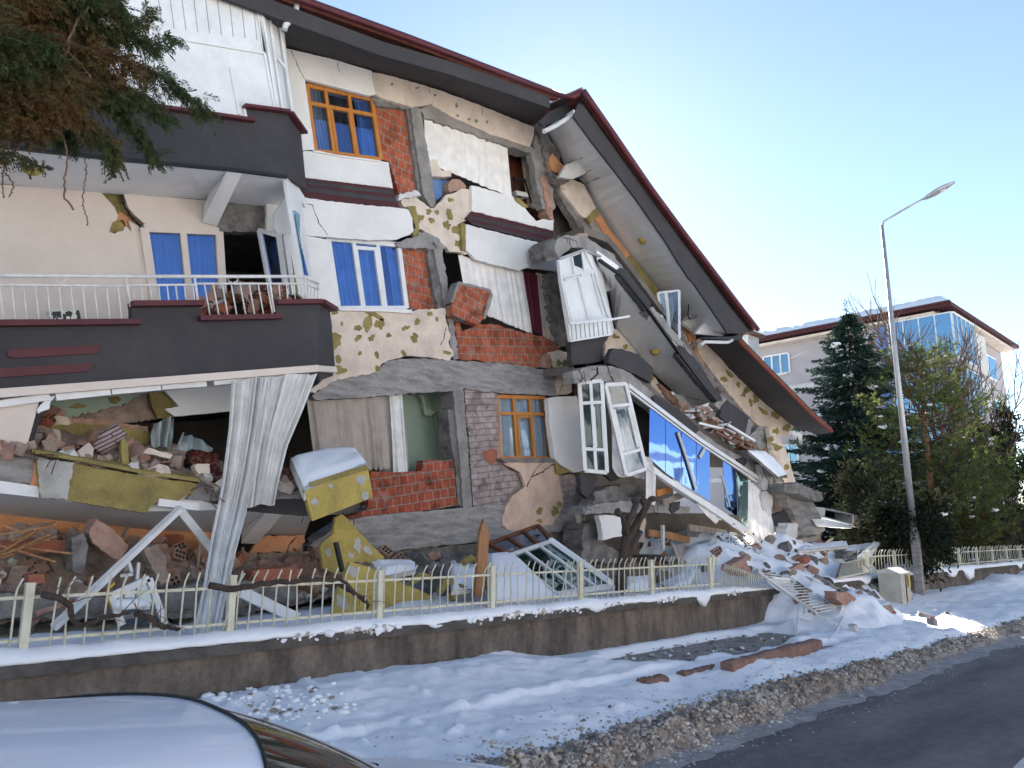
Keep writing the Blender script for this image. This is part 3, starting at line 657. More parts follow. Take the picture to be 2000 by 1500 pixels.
# --- windows, sills -----------------------------------------------------------------------------
def hung(w, s, Y, top, bot, folds, m, seed): curtain('net_curtain', top, bot, Y, folds * 1.4, .055, m, 60, 6, seed, par=w)
w1 = window('B 278 478 642 556 692 892 330 846', 12.56, (.27, .63), (.27,), 'wood', 'gblue', H_, .085, .09, label='orange wooden window with blue reflecting panes', splits=((.32, .3, .32, 1), (.60, .27, .60, 1)))
hung(w1, '', 12.66, 'B 285 490 380 510', 'B 345 850 415 860', 3, 'cpale', 3); hung(w1, '', 12.66, 'B 545 540 640 560', 'B 590 880 690 895', 4, 'cblue', 4)
hung(w1, '', 12.9, 'B 285 490 640 560', 'B 335 850 690 895', 4, 'darkin', 5)  # full-width dark sheet, painted stand-in for the shade of the room
w2 = window('E 398 46 792 82 836 436 456 438', 12.54, (.34, .68), (), 'pvc', 'gblue', H_, .10, .09, label='white framed window with blue curtains', splits=((.36, .1, .36, .96), (.64, .1, .64, .96), (.34, .1, .68, .1)))
hung(w2, '', 12.64, 'E 410 60 540 75', 'E 470 440 590 440', 3, 'cblue', 5); hung(w2, '', 12.66, 'E 545 75 690 85', 'E 600 440 730 440', 3, 'cblue', 6); hung(w2, '', 12.66, 'E 720 75 800 90', 'E 775 440 830 440', 2, 'cblue', 9)
w3 = window('E 1340 928 1606 936 1640 1272 1358 1272', 12.52, (.33, .67), (.27,), 'wood', 'gclear', H_, .085, .09, label='orange wooden window with dusty clear panes', splits=((.38, .32, .62, .32), (.38, .32, .38, .96)))
hung(w3, '', 12.62, 'E 1350 940 1600 945', 'E 1365 1270 1630 1270', 7, 'cgrey', 8)
poly('window_sill', 'E 460 432 600 436 872 442 874 462 700 452 470 446', 12.3, .2, 'white', H_, .5)
poly('window_sill', 'E 1370 1272 1640 1272 1672 1282 1668 1296 1500 1292 1380 1292', 12.28, .2, 'concd', H_, 1)
poly('window_sill', 'B 320 838 470 866 690 894 690 902 470 874 320 846', 12.34, .2, 'white', H_, .3)
# --- rooms seen through the openings ---------------------------------------------------------------
poly('room_wall', 'E 700 850 1120 850 1130 1340 700 1400', 13.5, .1, 'green', H_)
b = MB(); q = line3('E 1052 880 1110 1320', 12.85); b.add([q[0], q[1], q[1] + Vector((.25, 1.6, 0)), q[0] + Vector((.25, 1.6, 0))], [(0, 1, 2, 3)]); b.obj('room_wall', 'green', H_)
poly('torn_wallpaper', 'E 900 905 930 900 950 990 1000 1010 975 1040 945 1030 935 970', 13.3, .02, 'green', H_, 2)
poly('room_door', 'B 1400 815 1505 850 1500 1140 1405 1100', 13.3, .06, 'brownw', H_)
poly('room_wall', 'B 1490 845 1560 855 1600 1170 1530 1150', 13.1, .1, 'cream', H_)
poly('render_lump', 'B 965 895 1010 890 1020 930 1040 950 1085 950 1090 990 1040 985 985 985 975 960', 12.5, .22, 'cream', H_, 2, 4)
poly('render_lump', 'B 1085 1005 1130 1000 1170 1030 1170 1055 1090 1075 1070 1045', 12.48, .2, 'bkd', H_, 2, 4)
poly('broken_infill', 'B 795 1085 900 1060 920 1090 860 1100 800 1120', 12.35, .2, 'lgrey', H_, 2, 4)
poly('broken_infill', 'B 985 1000 1075 1005 1072 1055 1000 1130 985 1080', 12.7, .2, 'cblue', H_, 1)
poly('broken_infill', 'E 1610 690 1660 700 1640 770 1580 765', 12.4, .12, 'bkd', H_, 2, 4)
# --- cracks in the render: thin dark grooves --------------------------------------------------------
def crack(s, Y, w=.012, j=1.0, name='crack'):
    pts = px(s); rnd = random.Random(int(pts[0][0])); out = []
    for i in range(len(pts) - 1):
        a, c = pts[i], pts[i + 1]; k = max(2, int(math.hypot(c[0] - a[0], c[1] - a[1]) / 4))
        for t in range(k): out.append((a[0] + (c[0] - a[0]) * t / k + rnd.uniform(-j, j), a[1] + (c[1] - a[1]) * t / k + rnd.uniform(-j, j)))
    out.append(pts[-1]); MB().tube([P(x, y, Y) for x, y in out], [w * rnd.uniform(.3, 1) for _ in out], 4).obj(name, 'black', H_)
for s, Y, w_ in (('B 195 280 235 370 270 440', 12.38, .009), ('B 455 345 465 400', 12.38, .009), ('B 255 1135 315 1145 350 1240 400 1310', 12.37, .011), ('B 250 840 330 838', 12.375, .012),
              ('H 1520 300 1460 345 1430 360 1395 375 1370 430', 12.34, .02), ('H 1460 295 1420 330 1395 375', 12.34, .012), ('E 1755 800 1700 880 1690 905', 12.36, .012), ('E 1160 890 1175 1100 1195 1429', 12.44, .022),
              ('H 1040 100 1050 300 1066 550', 12.43, .02), ('E 1060 540 1050 600 1030 640', 12.37, .012), ('B 965 500 968 520', 12.42, .01), ('B 1260 600 1262 640', 12.42, .01), ('H 1600 390 1640 430 1645 500', 12.43, .012)):
    crack(s, Y - .004, w_)

# ================================================================ LEFT BAY with balconies
YC = 12.5
BY = H_
# upper balcony: closed in with white boards
poly('board_cladding', 'A 700 -120 1500 -120 1440 0 1475 290 1530 605 1360 600 1370 662 930 622 640 590 500 -60', YB, .06, 'pvc', BY, label='white boarded balcony enclosure')
b = MB()
for s in ('A 932 205 1476 298', 'A 932 205 860 160', 'A 930 210 905 260', 'A 1440 0 1475 295', 'A 1420 -40 1475 300 1532 608', 'A 845 0 870 165', 'A 1285 380 1335 640', 'A 1450 0 1545 600', 'A 1360 602 1372 662'):
    q = line3(s, YB - .012)
    for i in range(len(q) - 1): b.beam(q[i], q[i + 1], .045, .04)
b.obj('cover_strip', 'pvc', BY)
b = MB()
for i in range(9):
    x0 = 880 + i * 66; q = line3(f'A {x0} {-30} {x0 + 26} {150 + i * 9}', YB - .004); b.beam(q[0], q[1], .008, .01)
b.obj('board_joint', 'galv', BY)
poly('corner_cladding', 'A 480 -160 860 -160 870 165 930 215 930 330 700 330 560 200', YB + .15, .05, 'wallcream', BY)
# chamfered corner window strip
def quad2(name, pts, ys, th, m, par=BY, **kw):
    q = [P(x, y, Y) for (x, y), Y in zip(px(pts), ys)]; n = (q[1] - q[0]).cross(q[-1] - q[0]).normalized()
    if n.y < 0: n = -n
    return MB().prism(q, n * th).obj(name, m, par, **kw)
quad2('corner_cladding', 'A 1440 -60 1560 -60 1640 660 1530 608', (YB, YB + .5, YB + .5, YB), .05, 'pvc')
b = MB()
for s in ('A 1490 0 1532 330 1575 615', 'A 1545 40 1590 350 1632 640', 'A 1548 330 1592 378'):
    q = [P(x, y, YB + .15 + .2 * (i_ % 2) * 0 + (.18 if 'A 1545' in s else 0)) for i_, (x, y) in enumerate(px(s))]
    for i in range(len(q) - 1): b.beam(q[i], q[i + 1], .04, .05)
b.obj('cover_strip', 'pvc', BY)
# parapet of the upper balcony
poly('parapet', 'A -300 470 0 500 400 550 930 615 1365 672 1360 600 1600 628 1610 700 1600 985 1300 945 600 880 0 812 -300 780', YB - .02, .14, 'char', BY)
quad2('parapet', 'A 1600 628 1680 742 1710 1052 1600 985', (YB - .02, YB + .45, YB + .45, YB - .02), .12, 'char')
b = MB()
for s, ys in (('A -300 465 0 495 400 545 930 612', None), ('A 930 612 1170 645 1410 680', None), ('A 1355 598 1604 630', None), ('A 1604 630 1684 742', (YB - .03, YB + .45))):
    p_ = px(s); q = [P(x, y, (ys[i] if ys else YB - .03)) for i, (x, y) in enumerate(p_)]
    for i in range(len(q) - 1): b.beam(q[i], q[i + 1], .05, .22)
b.obj('parapet_cap', 'maroon', BY)
poly('maroon_stripe', 'A -200 690 0 706 140 722 125 756 0 742 -200 722', YB - .035, .02, 'maroon', BY)
b = MB(); q = line3('A -300 782 0 815 600 883 1300 948 1600 988', YB - .03)
for i in range(len(q) - 1): b.beam(q[i], q[i + 1], .05, .06)
b.obj('drip_edge', 'black', BY)
# slab under it
sf = line3('A -300 800 0 832 600 892 1300 955 1600 990', YB + .02); sb_ = line3('A -300 985 0 1026 560 1078 1100 1112 1420 1150 1720 1180', 12.52)
loft('balcony_slab', sf, sb_, .16, 'soffit', BY, 20)
b = MB(); f0, f1 = P(*px('A 1262 962')[0], YB + .06), P(*px('A 1348 972')[0], YB + .06); g0, g1 = P(*px('A 1128 1240')[0], 12.46), P(*px('A 1210 1262')[0], 12.46)
u = Vector((0, 0, .3)); b.add([f0, f1, g1, g0, f0 + u, f1 + u, g1 + u, g0 + u], [(0, 1, 2, 3), (4, 7, 6, 5), (0, 4, 5, 1), (1, 5, 6, 2), (2, 6, 7, 3), (3, 7, 4, 0)]); b.obj('cantilever_beam', 'soffit', BY)
# back wall of the middle balcony
poly('balcony_wall', 'D -300 50 0 85 300 108 565 132 640 215 660 262 615 350 640 362 700 320 735 350 720 290 778 322 800 460 812 510 845 560 862 860 500 870 -300 890', YC, .12, 'wallcream', BY, .3)
poly('balcony_wall', 'D 690 138 1110 172 1220 182 1214 335 1132 330 850 316 800 300 745 250 715 215', YC - .01, .12, 'wallcream', BY, .3)
poly('balcony_wall', 'D 560 120 1560 120 1540 345 1210 345 820 330 780 460 500 400', YC + .12, .1, 'must', BY, .5)
poly('torn_insulation', 'D 612 352 630 296 668 285 690 322 690 345', YC - .01, .03, 'must', BY, 1.5)
poly('torn_insulation', 'D 640 262 668 240 740 280 775 298 735 350 712 335 690 285 650 290', YC + .06, .05, 'orange', BY, 1.5)
poly('broken_lintel', 'D 1205 330 1225 245 1270 185 1400 198 1525 205 1540 345 1400 350 1215 345', YC - .02, .2, 'concd', BY, 1.5)
crack('D 685 140 690 190 720 250 780 318 795 400 810 500', YC - .01, .03, 1.2)
dr = window('D 800 332 1218 352 1244 760 862 760', YC - .02, (.5,), (), 'wallcream', 'gblue', BY, .13, .1, name='balcony_door', label='cream double door with blue reflecting panes')
hung(dr, '', YC + .25, 'D 830 350 1210 365', 'D 880 750 1240 750', 9, 'cblue', 12)
ol = window('D 1448 342 1556 372 1600 702 1512 690', 12.1, (), (), 'pvc', 'gblue', BY, .07, .07, name='open_casement', Yb=(12.4, 11.9, 11.9, 12.4))
poly('dark_jamb', 'D 1540 370 1600 350 1665 690 1600 700', 12.35, .05, 'must', BY)
poly('balcony_partition', 'D 1580 375 1606 345 1650 690 1630 705', 12.25, .05, 'pvc', BY)
quad2('corner_cladding', 'D 1588 46 1672 105 1738 602 1690 604 1640 330', (YB + .1, YB + .5, YB + .5, YB + .1, YB + .1), .05, 'pvc')
quad2('corner_glass', 'D 1642 230 1688 262 1730 596 1700 600', (YB + .13, YB + .46, YB + .46, YB + .13), .01, 'gsky')
poly('inner_cladding', 'D 1530 250 1590 160 1640 330 1620 350 1560 372 1530 330', 12.0, .05, 'soffit', BY)
# parapet of the middle balcony: four steps, maroon capping, railing
poly('parapet', 'D -300 895 0 876 735 862 735 768 1120 764 1122 842 1545 834 1540 755 1782 752 1768 1108 1400 1150 900 1190 0 1242 -300 1260', YB - .02, .14, 'char', BY)
quad2('parapet', 'D 1782 752 1842 795 1870 1108 1768 1110', (YB - .02, YB + .5, YB + .5, YB - .02), .12, 'char')
b = MB()
for s, ys in (('D -300 880 0 866 770 858', None), ('D 728 758 1126 754', None), ('D 1102 838 1562 828', None), ('D 1534 748 1782 744', None), ('D 1778 744 1850 786', (YB - .03, YB + .5))):
    p_ = px(s); q = [P(x, y, (ys[i] if ys else YB - .03)) for i, (x, y) in enumerate(p_)]
    for i in range(len(q) - 1): b.beam(q[i], q[i + 1], .075, .24)
b.obj('parapet_cap', 'maroon', BY)
poly('maroon_stripe', 'D 45 1018 80 1005 570 982 540 1028 75 1056 45 1045', YB - .05, .035, 'maroon', BY)
poly('maroon_stripe', 'D -200 1135 0 1112 525 1082 490 1130 0 1162 -200 1180', YB - .05, .035, 'maroon', BY)
rl = MB()
def rail3(s, r=.018, Y=YB - .01):
    q = line3(s, Y)
    for i in range(len(q) - 1): rl.tube([q[i], q[i + 1]], r, 6)
rail3('D -300 590 0 595 900 600 1700 600', .028); rail3('D -300 642 0 648 720 652'); rail3('D 720 650 1100 645'); rail3('D 1100 640 1700 640'); rail3('D -300 870 0 858 735 845', .014); rail3('D 1122 825 1540 815', .014)
rl.tube([P(*px('D 1700 600')[0], YB), P(*px('D 1775 640')[0], YB + .5)], .026, 6); rl.tube([P(*px('D 1700 640')[0], YB), P(*px('D 1778 672')[0], YB + .5)], .016, 6)
x_ = -200
while x_ < 720: rail3(f'D {x_} 648 {x_ + 22} 852', .010); x_ += 66
x_ = 740
while x_ < 1105: rail3(f'D {x_} 648 {x_ + 12} 752', .010); x_ += 48
x_ = 1140
while x_ < 1500: rail3(f'D {x_} 642 {x_ + 32} 820', .012); x_ += 50
x_ = 1555
while x_ < 1700: rail3(f'D {x_} 640 {x_ + 10} 742', .010); x_ += 42
for i in range(5):
    t = i / 4; a = P(1700 / 2.857 + 75 / 2.857 * t, 330 + (600 + 40 * t) / 2.857, YB + .5 * t); rl.tube([a, a - Vector((-.02, 0, .5))], .011, 6)
rail3('D 700 600 730 770', .02); rail3('D 1085 605 1105 745', .02); rail3('D 1500 600 1530 800', .02); rail3('D 1700 600 1712 740', .02)
for cx in (1300, 340):
    for sgn in (-1, 1):
        rl.tube([P(*px(f'D {cx + sgn * a} {bb}')[0], YB - .01) for a, bb in ((4, 640), (10, 628), (18, 632), (26, 620), (30, 608), (22, 603), (14, 612))], .007, 5)
rl.obj('railing', 'railw', BY)
# slab edge strip and the light fittings hung under it
q = line3('D -300 1268 0 1255 900 1186 1762 1116', YB - .04)
b = MB()
for i in range(3): b.beam(q[i], q[i + 1], .11, .2)
b.beam(q[3], P(*px('D 1862 1122')[0], YB + .45), .1, .12); b.obj('slab_edge', 'wallcream', BY)
q = line3('D -300 1300 0 1285 900 1212 1765 1140', YB + .1); q2 = line3('D -300 1330 0 1318 900 1235 1860 1160', 12.5)
loft('balcony_slab', line3('D -300 1285 0 1270 900 1200 1765 1130', YB + .06), [Vector((p.x, 12.5, p.z)) for p in line3('D -300 1285 0 1270 900 1200 1765 1130', YB + .06)], .2, 'soffit', BY, 14)
for s in ('D -120 1330 275 1272', 'D 310 1275 612 1244', 'D 620 1242 893 1218', 'D 900 1216 1148 1198', 'D 1190 1192 1420 1172', 'D 1426 1170 1640 1150'):
    q = line3(s, YB - .02); MB().beam(q[0], q[1], .09, .07).obj('blind_box', 'pvc', BY)
quad2('slab_corner', 'D 1772 1132 1862 1124 1858 1155 1780 1182', (YB, YB + .5, YB + .5, YB), .08, 'char')
# lower balcony: crushed
poly('balcony_wall', 'G 190 40 860 30 840 200 200 215', 12.6, .1, 'green', BY)
poly('balcony_wall', 'G 905 20 1300 5 1300 150 975 182 920 140 1000 125', 12.3, .08, 'soffit', BY, .5)
poly('torn_insulation', 'G 830 40 895 40 1002 125 915 142 970 185 880 190 850 130', 12.4, .1, 'must', BY, 1)
poly('exposed_brick', 'G 380 190 600 140 700 115 800 50 850 45 880 195 600 230', 12.55, .1, 'dust', BY, 3)
poly('blotch', 'G 605 65 640 58 678 85 650 110 618 100', 12.57, .03, 'must', BY, 1)
poly('blotch', 'G 385 128 430 106 490 120 430 135', 12.57, .03, 'must', BY, 1)
poly('loose_board', 'G -200 110 0 104 218 96 150 352 0 362 -200 365', YB + .02, .07, 'wallcream', BY, .4, label='cream board leaning in the crushed balcony opening')
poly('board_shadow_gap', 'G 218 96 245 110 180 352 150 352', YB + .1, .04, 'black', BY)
poly('broken_bracket', 'G 205 145 235 105 278 65 310 62 275 110 275 135 215 165', YB - .02, .1, 'pvc', BY, 2)
# the slab it stood on
loft('balcony_slab', line3('G -400 560 0 612 220 635 800 712 1360 700 1740 735', YB + .05), line3('G -400 660 0 728 400 770 900 820 1200 830 1700 850', 12.5), .22, 'soffit', BY, 18)
poly('slab_edge', 'G -300 370 0 388 190 415 185 560 0 545 -300 520', YB - .03, .2, 'concb', BY, 1)
poly('slab_edge', 'G 170 560 205 405 220 600 205 630 165 610', YB - .05, .1, 'orange', BY, 1)
poly('slab_edge', 'G 1110 545 1205 560 1230 640 1200 660 1040 640 1080 600', YB - .02, .2, 'conc', BY, 2)
poly('parapet', 'G 1180 560 1560 600 1722 600 1745 738 1500 720 1360 705 1170 660', YB, .14, 'char', BY, .5)
poly('slab_edge', 'G 1540 600 1705 598 1722 640 1540 642', YB - .03, .1, 'concb', BY, .6)
b = MB()
for s in ('G -300 512 0 552 218 585', 'G -300 532 0 575 218 602', 'G -300 556 0 598 215 622'):
    q = line3(s, YB - .06); b.beam(q[0], q[1], .05, .05); b.beam(q[1], q[2], .05, .05)
b.obj('edge_track', 'pvc', BY)
q = line3('G 880 660 1105 688', YB - .1); MB().beam(q[0], q[1], .10, .08).obj('edge_track', 'pvc', BY)
poly('hanging_insulation', 'G 205 420 410 440 640 485 900 530 1100 555 1085 605 1010 640 985 665 860 665 835 690 815 722 640 695 372 648 222 628', YB - .12, .09, 'must', BY, 1.3, label='torn mustard insulation hanging off the slab edge')
poly('insulation_patch', 'G 205 412 412 436 374 648 225 628', YB - .135, .02, 'glue', BY, 2, label='grey smeared end of the insulation')
loft('insulation_top', line3('G 178 388 410 425 790 500 1112 548', YB - .16), line3('G 190 378 420 410 800 480 1110 530', YB + .1), .05, 'must', BY, 14)
b = MB(); f0, f1 = P(*px('G 1478 722')[0], YB + .1), P(*px('G 1572 730')[0], YB + .1); g0, g1 = P(*px('G 1345 890')[0], 12.3), P(*px('G 1440 892')[0], 12.3)
u = Vector((0, 0, .3)); b.add([f0, f1, g1, g0, f0 + u, f1 + u, g1 + u, g0 + u], [(0, 1, 2, 3), (4, 7, 6, 5), (0, 4, 5, 1), (1, 5, 6, 2), (2, 6, 7, 3), (3, 7, 4, 0)]); b.obj('cantilever_beam', 'soffit', BY)
poly('balcony_wall', 'G -400 680 0 722 400 765 700 790 1200 825 1200 1000 0 1000 -400 1000', 12.5, .1, 'orange', BY)
poly('orange_plaster', 'G 1385 945 1480 848 1700 842 1704 880 1655 925 1600 945 1560 935', 12.3, .08, 'orange', BY, 1.5, 5)
crack('G 1655 855 1610 900 1600 945', 12.29, .014)
poly('exposed_brick', 'G 1290 950 1590 935 1690 895 1680 1000 1300 1010', 12.34, .1, 'dust', BY, 2)
poly('ground_slab', 'G -400 1160 0 1165 200 1175 620 1190 1000 1140 1180 1090 1500 1105 1660 1115 1650 1210 1300 1300 950 1310 0 1310 -400 1310', 10.9, 1.2, 'concd', BY, 2)
poly('ground_slab', 'H 150 720 380 790 545 800 800 770 1100 740 1480 695 1690 655 1700 830 1400 900 150 900', 12.5, .5, 'concd', BY, 3, 8)
# ================================================================ RIGHT BAY, folded down
YR, YS = 10.75, 11.0
# eave of the bay roof
GE = line3('C 388 84 560 330 760 620 960 890 1110 1085 1250 1270 1362 1412', YR - .1)
rb = loft('roof', [p + Vector((0, .05, 0)) for p in GE], [p + Vector((2.2, 7.3, 1.5)) for p in GE], .12, 'tile', H_, 24)
b = MB(); E2 = resample(GE, 90); rows = []
for k in range(10):
    v = k / 9; rows.append([p + Vector((2.2 * v, -.02 + 7.2 * v, .16 + 1.5 * v + (.04 + .20 * max(0, nz(p.x, v * 4, 1.1, 3)) + .06 * abs(nz(p.x, v, 5, 7))) * (v > 0) - .04 * (v == 0))) for p in E2])
b.grid(rows); b.obj('roof_snow', 'snow', rb)
MB().tube([p + Vector((0, -.05, .0)) for p in resample(GE, 24)], .078, 8).obj('gutter', 'maroon', H_)
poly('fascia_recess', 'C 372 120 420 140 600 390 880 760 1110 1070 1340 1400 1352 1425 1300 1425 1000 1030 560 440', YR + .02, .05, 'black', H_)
poly('fascia', 'C 345 222 372 150 400 158 520 330 700 575 860 795 1000 985 1100 1125 1210 1280 1322 1418 1295 1432 1205 1430 1100 1275 1015 1152 985 1120 930 1035 850 905 700 690 590 545 450 365', YR - .0, .06, 'char', H_, .3)
A = line3('C 345 224 450 366 590 546 700 690 850 905 1010 1150 1205 1432', YR + .03)
Bk = line3('C 200 318 250 400 292 490 400 590 470 738 640 995 810 1190 965 1375', 12.5)
loft('soffit', A, Bk, .2, 'soffit', H_, 26)
# hip end of the eave, with its downpipe
poly('fascia', 'C 175 275 330 215 400 140 372 122 300 150 200 200 150 250', YR + .5, .06, 'char', H_)
MB().tube(line3('C 178 305 240 275 320 225 352 205 375 170 385 140', YR + .2), .055, 8).obj('downpipe', 'pipe', H_)
MB().tube(line3('B 160 165 165 140 205 100 225 60 225 30', YB - .1), .05, 8).obj('downpipe', 'pipe', H_)
b = MB(); e0, e1 = EV[-1], GE[0]; b.add([e0, e1, e1 + Vector((.1, .9, -.05)), e0 + Vector((.1, .8, .1))], [(0, 1, 2, 3)]); b.obj('eave_corner', 'char', H_); MB().tube([e0 + Vector((0, -.05, .02)), e0.lerp(e1, .6) + Vector((0, 0, -.06)), e1], .06, 8).obj('gutter', 'maroon', H_)
# cracked beams on the ceiling
poly('ceiling_beam', 'C 262 560 300 492 400 450 470 418 520 492 400 545 330 572', 11.9, .1, 'lgrey', H_, .8)
for s in ('C 290 492 345 470 400 448 412 430 470 410', 'C 300 580 400 560 420 530 520 490', 'C 400 600 470 570 560 540', 'F 830 930 890 945 950 938', 'C 940 1370 1000 1340 1040 1320'):
    crack(s, 11.6, .012, .6)
def ceiling_lamp(z, c, Y):
    p = P(*px(f'{z} {c}')[0], Y); b = MB(); rows = []
    for i in range(6):
        a = i / 5 * math.pi / 2; rows.append([p + Vector((.15 * math.cos(a) * math.cos(t * math.pi / 8), .15 * math.cos(a) * math.sin(t * math.pi / 8), -.14 * math.sin(a) + .05)) for t in range(17)])
    b.grid(rows); return b.obj('ceiling_lamp', 'mustl', H_)
ceiling_lamp('C', '735 915', 11.55); ceiling_lamp('F', '655 680', 11.7); ceiling_lamp('T', '62 330', 11.8)
# ragged edge of the facade where the bay tore off
poly('torn_edge', 'C 130 250 180 262 205 330 260 420 275 470 215 455 200 520 185 470 170 380 150 345', 12.38, .25, 'concd', H_, 3, 4)
poly('beam_stump', 'C 210 455 225 428 292 500 270 545 225 520', 12.3, .2, 'orange', H_, 1.5, 5)
poly('torn_edge', 'C 200 520 250 545 290 540 320 570 260 625 225 590', 12.3, .25, 'concd', H_, 2, 4)
poly('edge_beam', 'C 262 612 330 572 402 600 472 738 420 792 380 770 320 690', 12.32, .2, 'cream', H_, .6)
poly('edge_beam', 'C 240 625 262 612 400 790 500 960 470 960 380 850', 12.4, .22, 'concd', H_, 1)
poly('insulation_edge', 'C 415 788 475 732 490 765 440 815', 12.28, .15, 'must', H_, 1)
poly('edge_beam', 'C 462 782 490 762 560 870 660 992 622 1040 560 950 500 850', 12.3, .2, 'orange', H_, 1.2)
poly('edge_beam', 'C 425 812 462 784 600 985 625 1045 560 985 480 890', 12.36, .2, 'conc', H_, 1.4)
poly('insulation_strip', 'C 622 1040 664 994 740 1090 815 1182 800 1250 765 1242 700 1165', 12.26, .22, 'must', H_, 1.2)
poly('torn_edge', 'C 770 1238 812 1195 820 1290 790 1280', 12.3, .2, 'orange', H_, 1.5)
# third floor slab: torn, curved concrete lip and parapet
fl = 'C 165 985 250 920 320 895 400 900 520 985 610 1078 700 1180 780 1262 860 1360 960 1470'
poly('slab_lip', 'C 250 905 300 885 400 885 520 965 560 985 620 1066 590 1080 575 1065 520 1010 400 955 330 955 260 1010 240 960', YS + .1, .35, 'conc', H_, 1.6)
poly('torn_edge', 'C 232 905 260 890 340 905 330 950 290 985 245 1010 232 960', YS + .4, .8, 'concd', H_, 3, 4)
poly('rubble_brick', 'C 360 875 422 872 425 892 362 892', YS + .2, .15, 'bkd', H_, .6)
poly('parapet', 'C 586 1080 605 1064 640 1080 720 1190 778 1262 765 1305 745 1302 690 1230 610 1130', YS, .14, 'char', H_, .6)
poly('slab_lip', 'F 622 440 640 425 700 490 800 610 860 680 888 745 860 735 790 650 700 540 610 448', YS + .02, .25, 'conc', H_, 1.4)
poly('parapet', 'F 790 640 820 655 900 740 940 800 960 850 1020 915 1032 950 1000 955 985 948 900 850 780 700', YS, .14, 'char', H_, .8)
poly('slab_lip', 'F 1000 900 1030 915 1060 945 1020 1000 990 975', YS + .04, .2, 'conc', H_, 1.4)
poly('parapet', 'F 1030 985 1060 948 1130 1000 1180 1040 1160 1135 1080 1100 1020 1040', YS, .14, 'char', H_, 1)
poly('slab_lip', 'F 1150 1040 1180 1040 1200 1080 1185 1140 1160 1135', YS + .01, .2, 'conc', H_, 1)
A = line3('F 330 165 445 245 610 452 780 690 900 850 985 950', YS + .06); Bk = line3('F 380 335 402 345 430 545 640 792 770 910 850 1000', 12.5)
loft('soffit', A, Bk, .25, 'soffit', H_, 22)
b = MB(); A2 = [p + Vector((0, -.07, -.02)) for p in A]
for i in range(len(A2) - 1): b.beam(A2[i], A2[i + 1], .06, .08)
b.obj('drip_edge', 'black', H_)
poly('ceiling_beam', 'F 365 345 472 318 440 262 350 165 330 170', 11.7, .05, 'lgrey', H_, .5)
poly('soffit', 'F 770 912 850 930 985 950 1010 1005 850 1002 800 980', 12.3, .1, 'soffit', H_, 1)
# cream wall band left standing behind it
poly('bare_plaster', 'F 375 600 412 592 430 545 470 580 600 740 700 880 780 970 760 1010 640 870 520 690 400 660 380 700', 12.4, .12, 'cream', H_, 1.5,
     blobs=[430, 590, 14, 14, 490, 650, 12, 18, 440, 595, 18, 10, 640, 820, 10, 16], bm='must')
poly('torn_edge', 'F 680 850 740 900 790 950 780 975 720 930', 12.3, .15, 'bkd', H_, 2, 4)
poly('parapet', 'F 185 622 300 600 398 594 365 640 362 700 378 745 300 755 205 772 190 740', YS + .3, .14, 'char', H_, .8)
poly('parapet', 'F 420 658 470 662 560 690 648 770 632 850 600 830 520 790 395 738 400 700', YS, .14, 'char', H_, .8)
# second floor slab lip and its patches
poly('slab_lip', 'F 198 790 270 762 330 755 400 752 520 792 560 835 640 905 700 960 850 1080 1000 1190 1250 1320 1260 1390 1230 1400 1100 1300 900 1160 700 1030 560 925 500 870 400 850 300 835 205 855', YS + .04, .3, 'conc', H_, 1.5)
crack('F 330 760 335 800 300 835', YS + .03, .03); crack('F 390 755 400 800 430 850', YS + .03, .02); crack('F 230 780 250 820 235 850', YS + .03, .02)
poly('parapet', 'F 642 930 660 920 720 950 800 1010 880 1080 902 1115 880 1136 800 1080 720 1025 660 985', YS - .02, .1, 'char', H_, .8)
poly('parapet', 'F 1115 1275 1150 1268 1172 1290 1150 1330 1120 1310', YS - .02, .1, 'char', H_, .8)
poly('parapet_stub', 'I 90 500 180 500 190 540 160 600 140 640 105 610', YS + .3, .14, 'char', H_, 1)
# floor of the second storey, tipped: debris bed
loft('floor_slab', line3('F 200 800 400 770 520 800 700 970 1000 1200 1250 1330', YS + .3), [p + Vector((.5, 3.2, .3)) for p in line3('F 200 800 400 770 520 800 700 970 1000 1200 1250 1330', YS + .3)], .2, 'darkin', H_, 16)
loft('floor_slab', line3('F 260 20 400 70 600 330 800 600 1000 900', YS + .4), [p + Vector((1.0, 3.5, .6)) for p in line3('F 260 20 400 70 600 330 800 600 1000 900', YS + .4)], .2, 'darkin', H_, 16)
poly('inner_wall', 'C 195 530 260 620 420 800 520 1000 450 1000 240 930', 13.2, .1, 'darkin', H_)  # dark sheet over the void, its shade put in as colour
# aluminium glazing under the second floor lip
b = MB(); q = line3('F 500 866 560 912 700 1018 900 1170 1100 1300 1240 1392', YS + .02)
for i in range(len(q) - 1): b.beam(q[i], q[i + 1], .10, .12)
q = line3('F 500 888 560 934 700 1040 900 1190 1100 1320 1225 1404', YS + .0)
for i in range(len(q) - 1): b.beam(q[i], q[i + 1], .04, .05)
gl = b.obj('glazing_frame', 'pvc', H_)
b = MB(); q = line3('I 455 445 540 515 700 620 820 690 960 780 1125 892', YS - .12)
for i in range(len(q) - 1): b.beam(q[i], q[i + 1], .17, .10)
q = line3('I 470 470 600 560 800 690 960 800', YS - .19)
for i in range(len(q) - 1): b.beam(q[i], q[i + 1], .03, .05)
b.obj('bottom_track', 'pvc', H_)
for s, m_ in (('483 132 569 188 569 492 480 412', 'gfilm'), ('572 192 656 247 656 552 572 496', 'gfilm'), ('661 254 741 312 741 602 661 557', 'gfilm'), ('744 316 817 368 820 656 744 606', 'gfilm'), ('890 430 964 478 974 742 905 690', 'gfilm'), ('967 480 1030 525 1031 800 980 752', 'ggreen')):
    poly('glass_panel', 'I ' + s, YS + .0, .012, m_, gl)
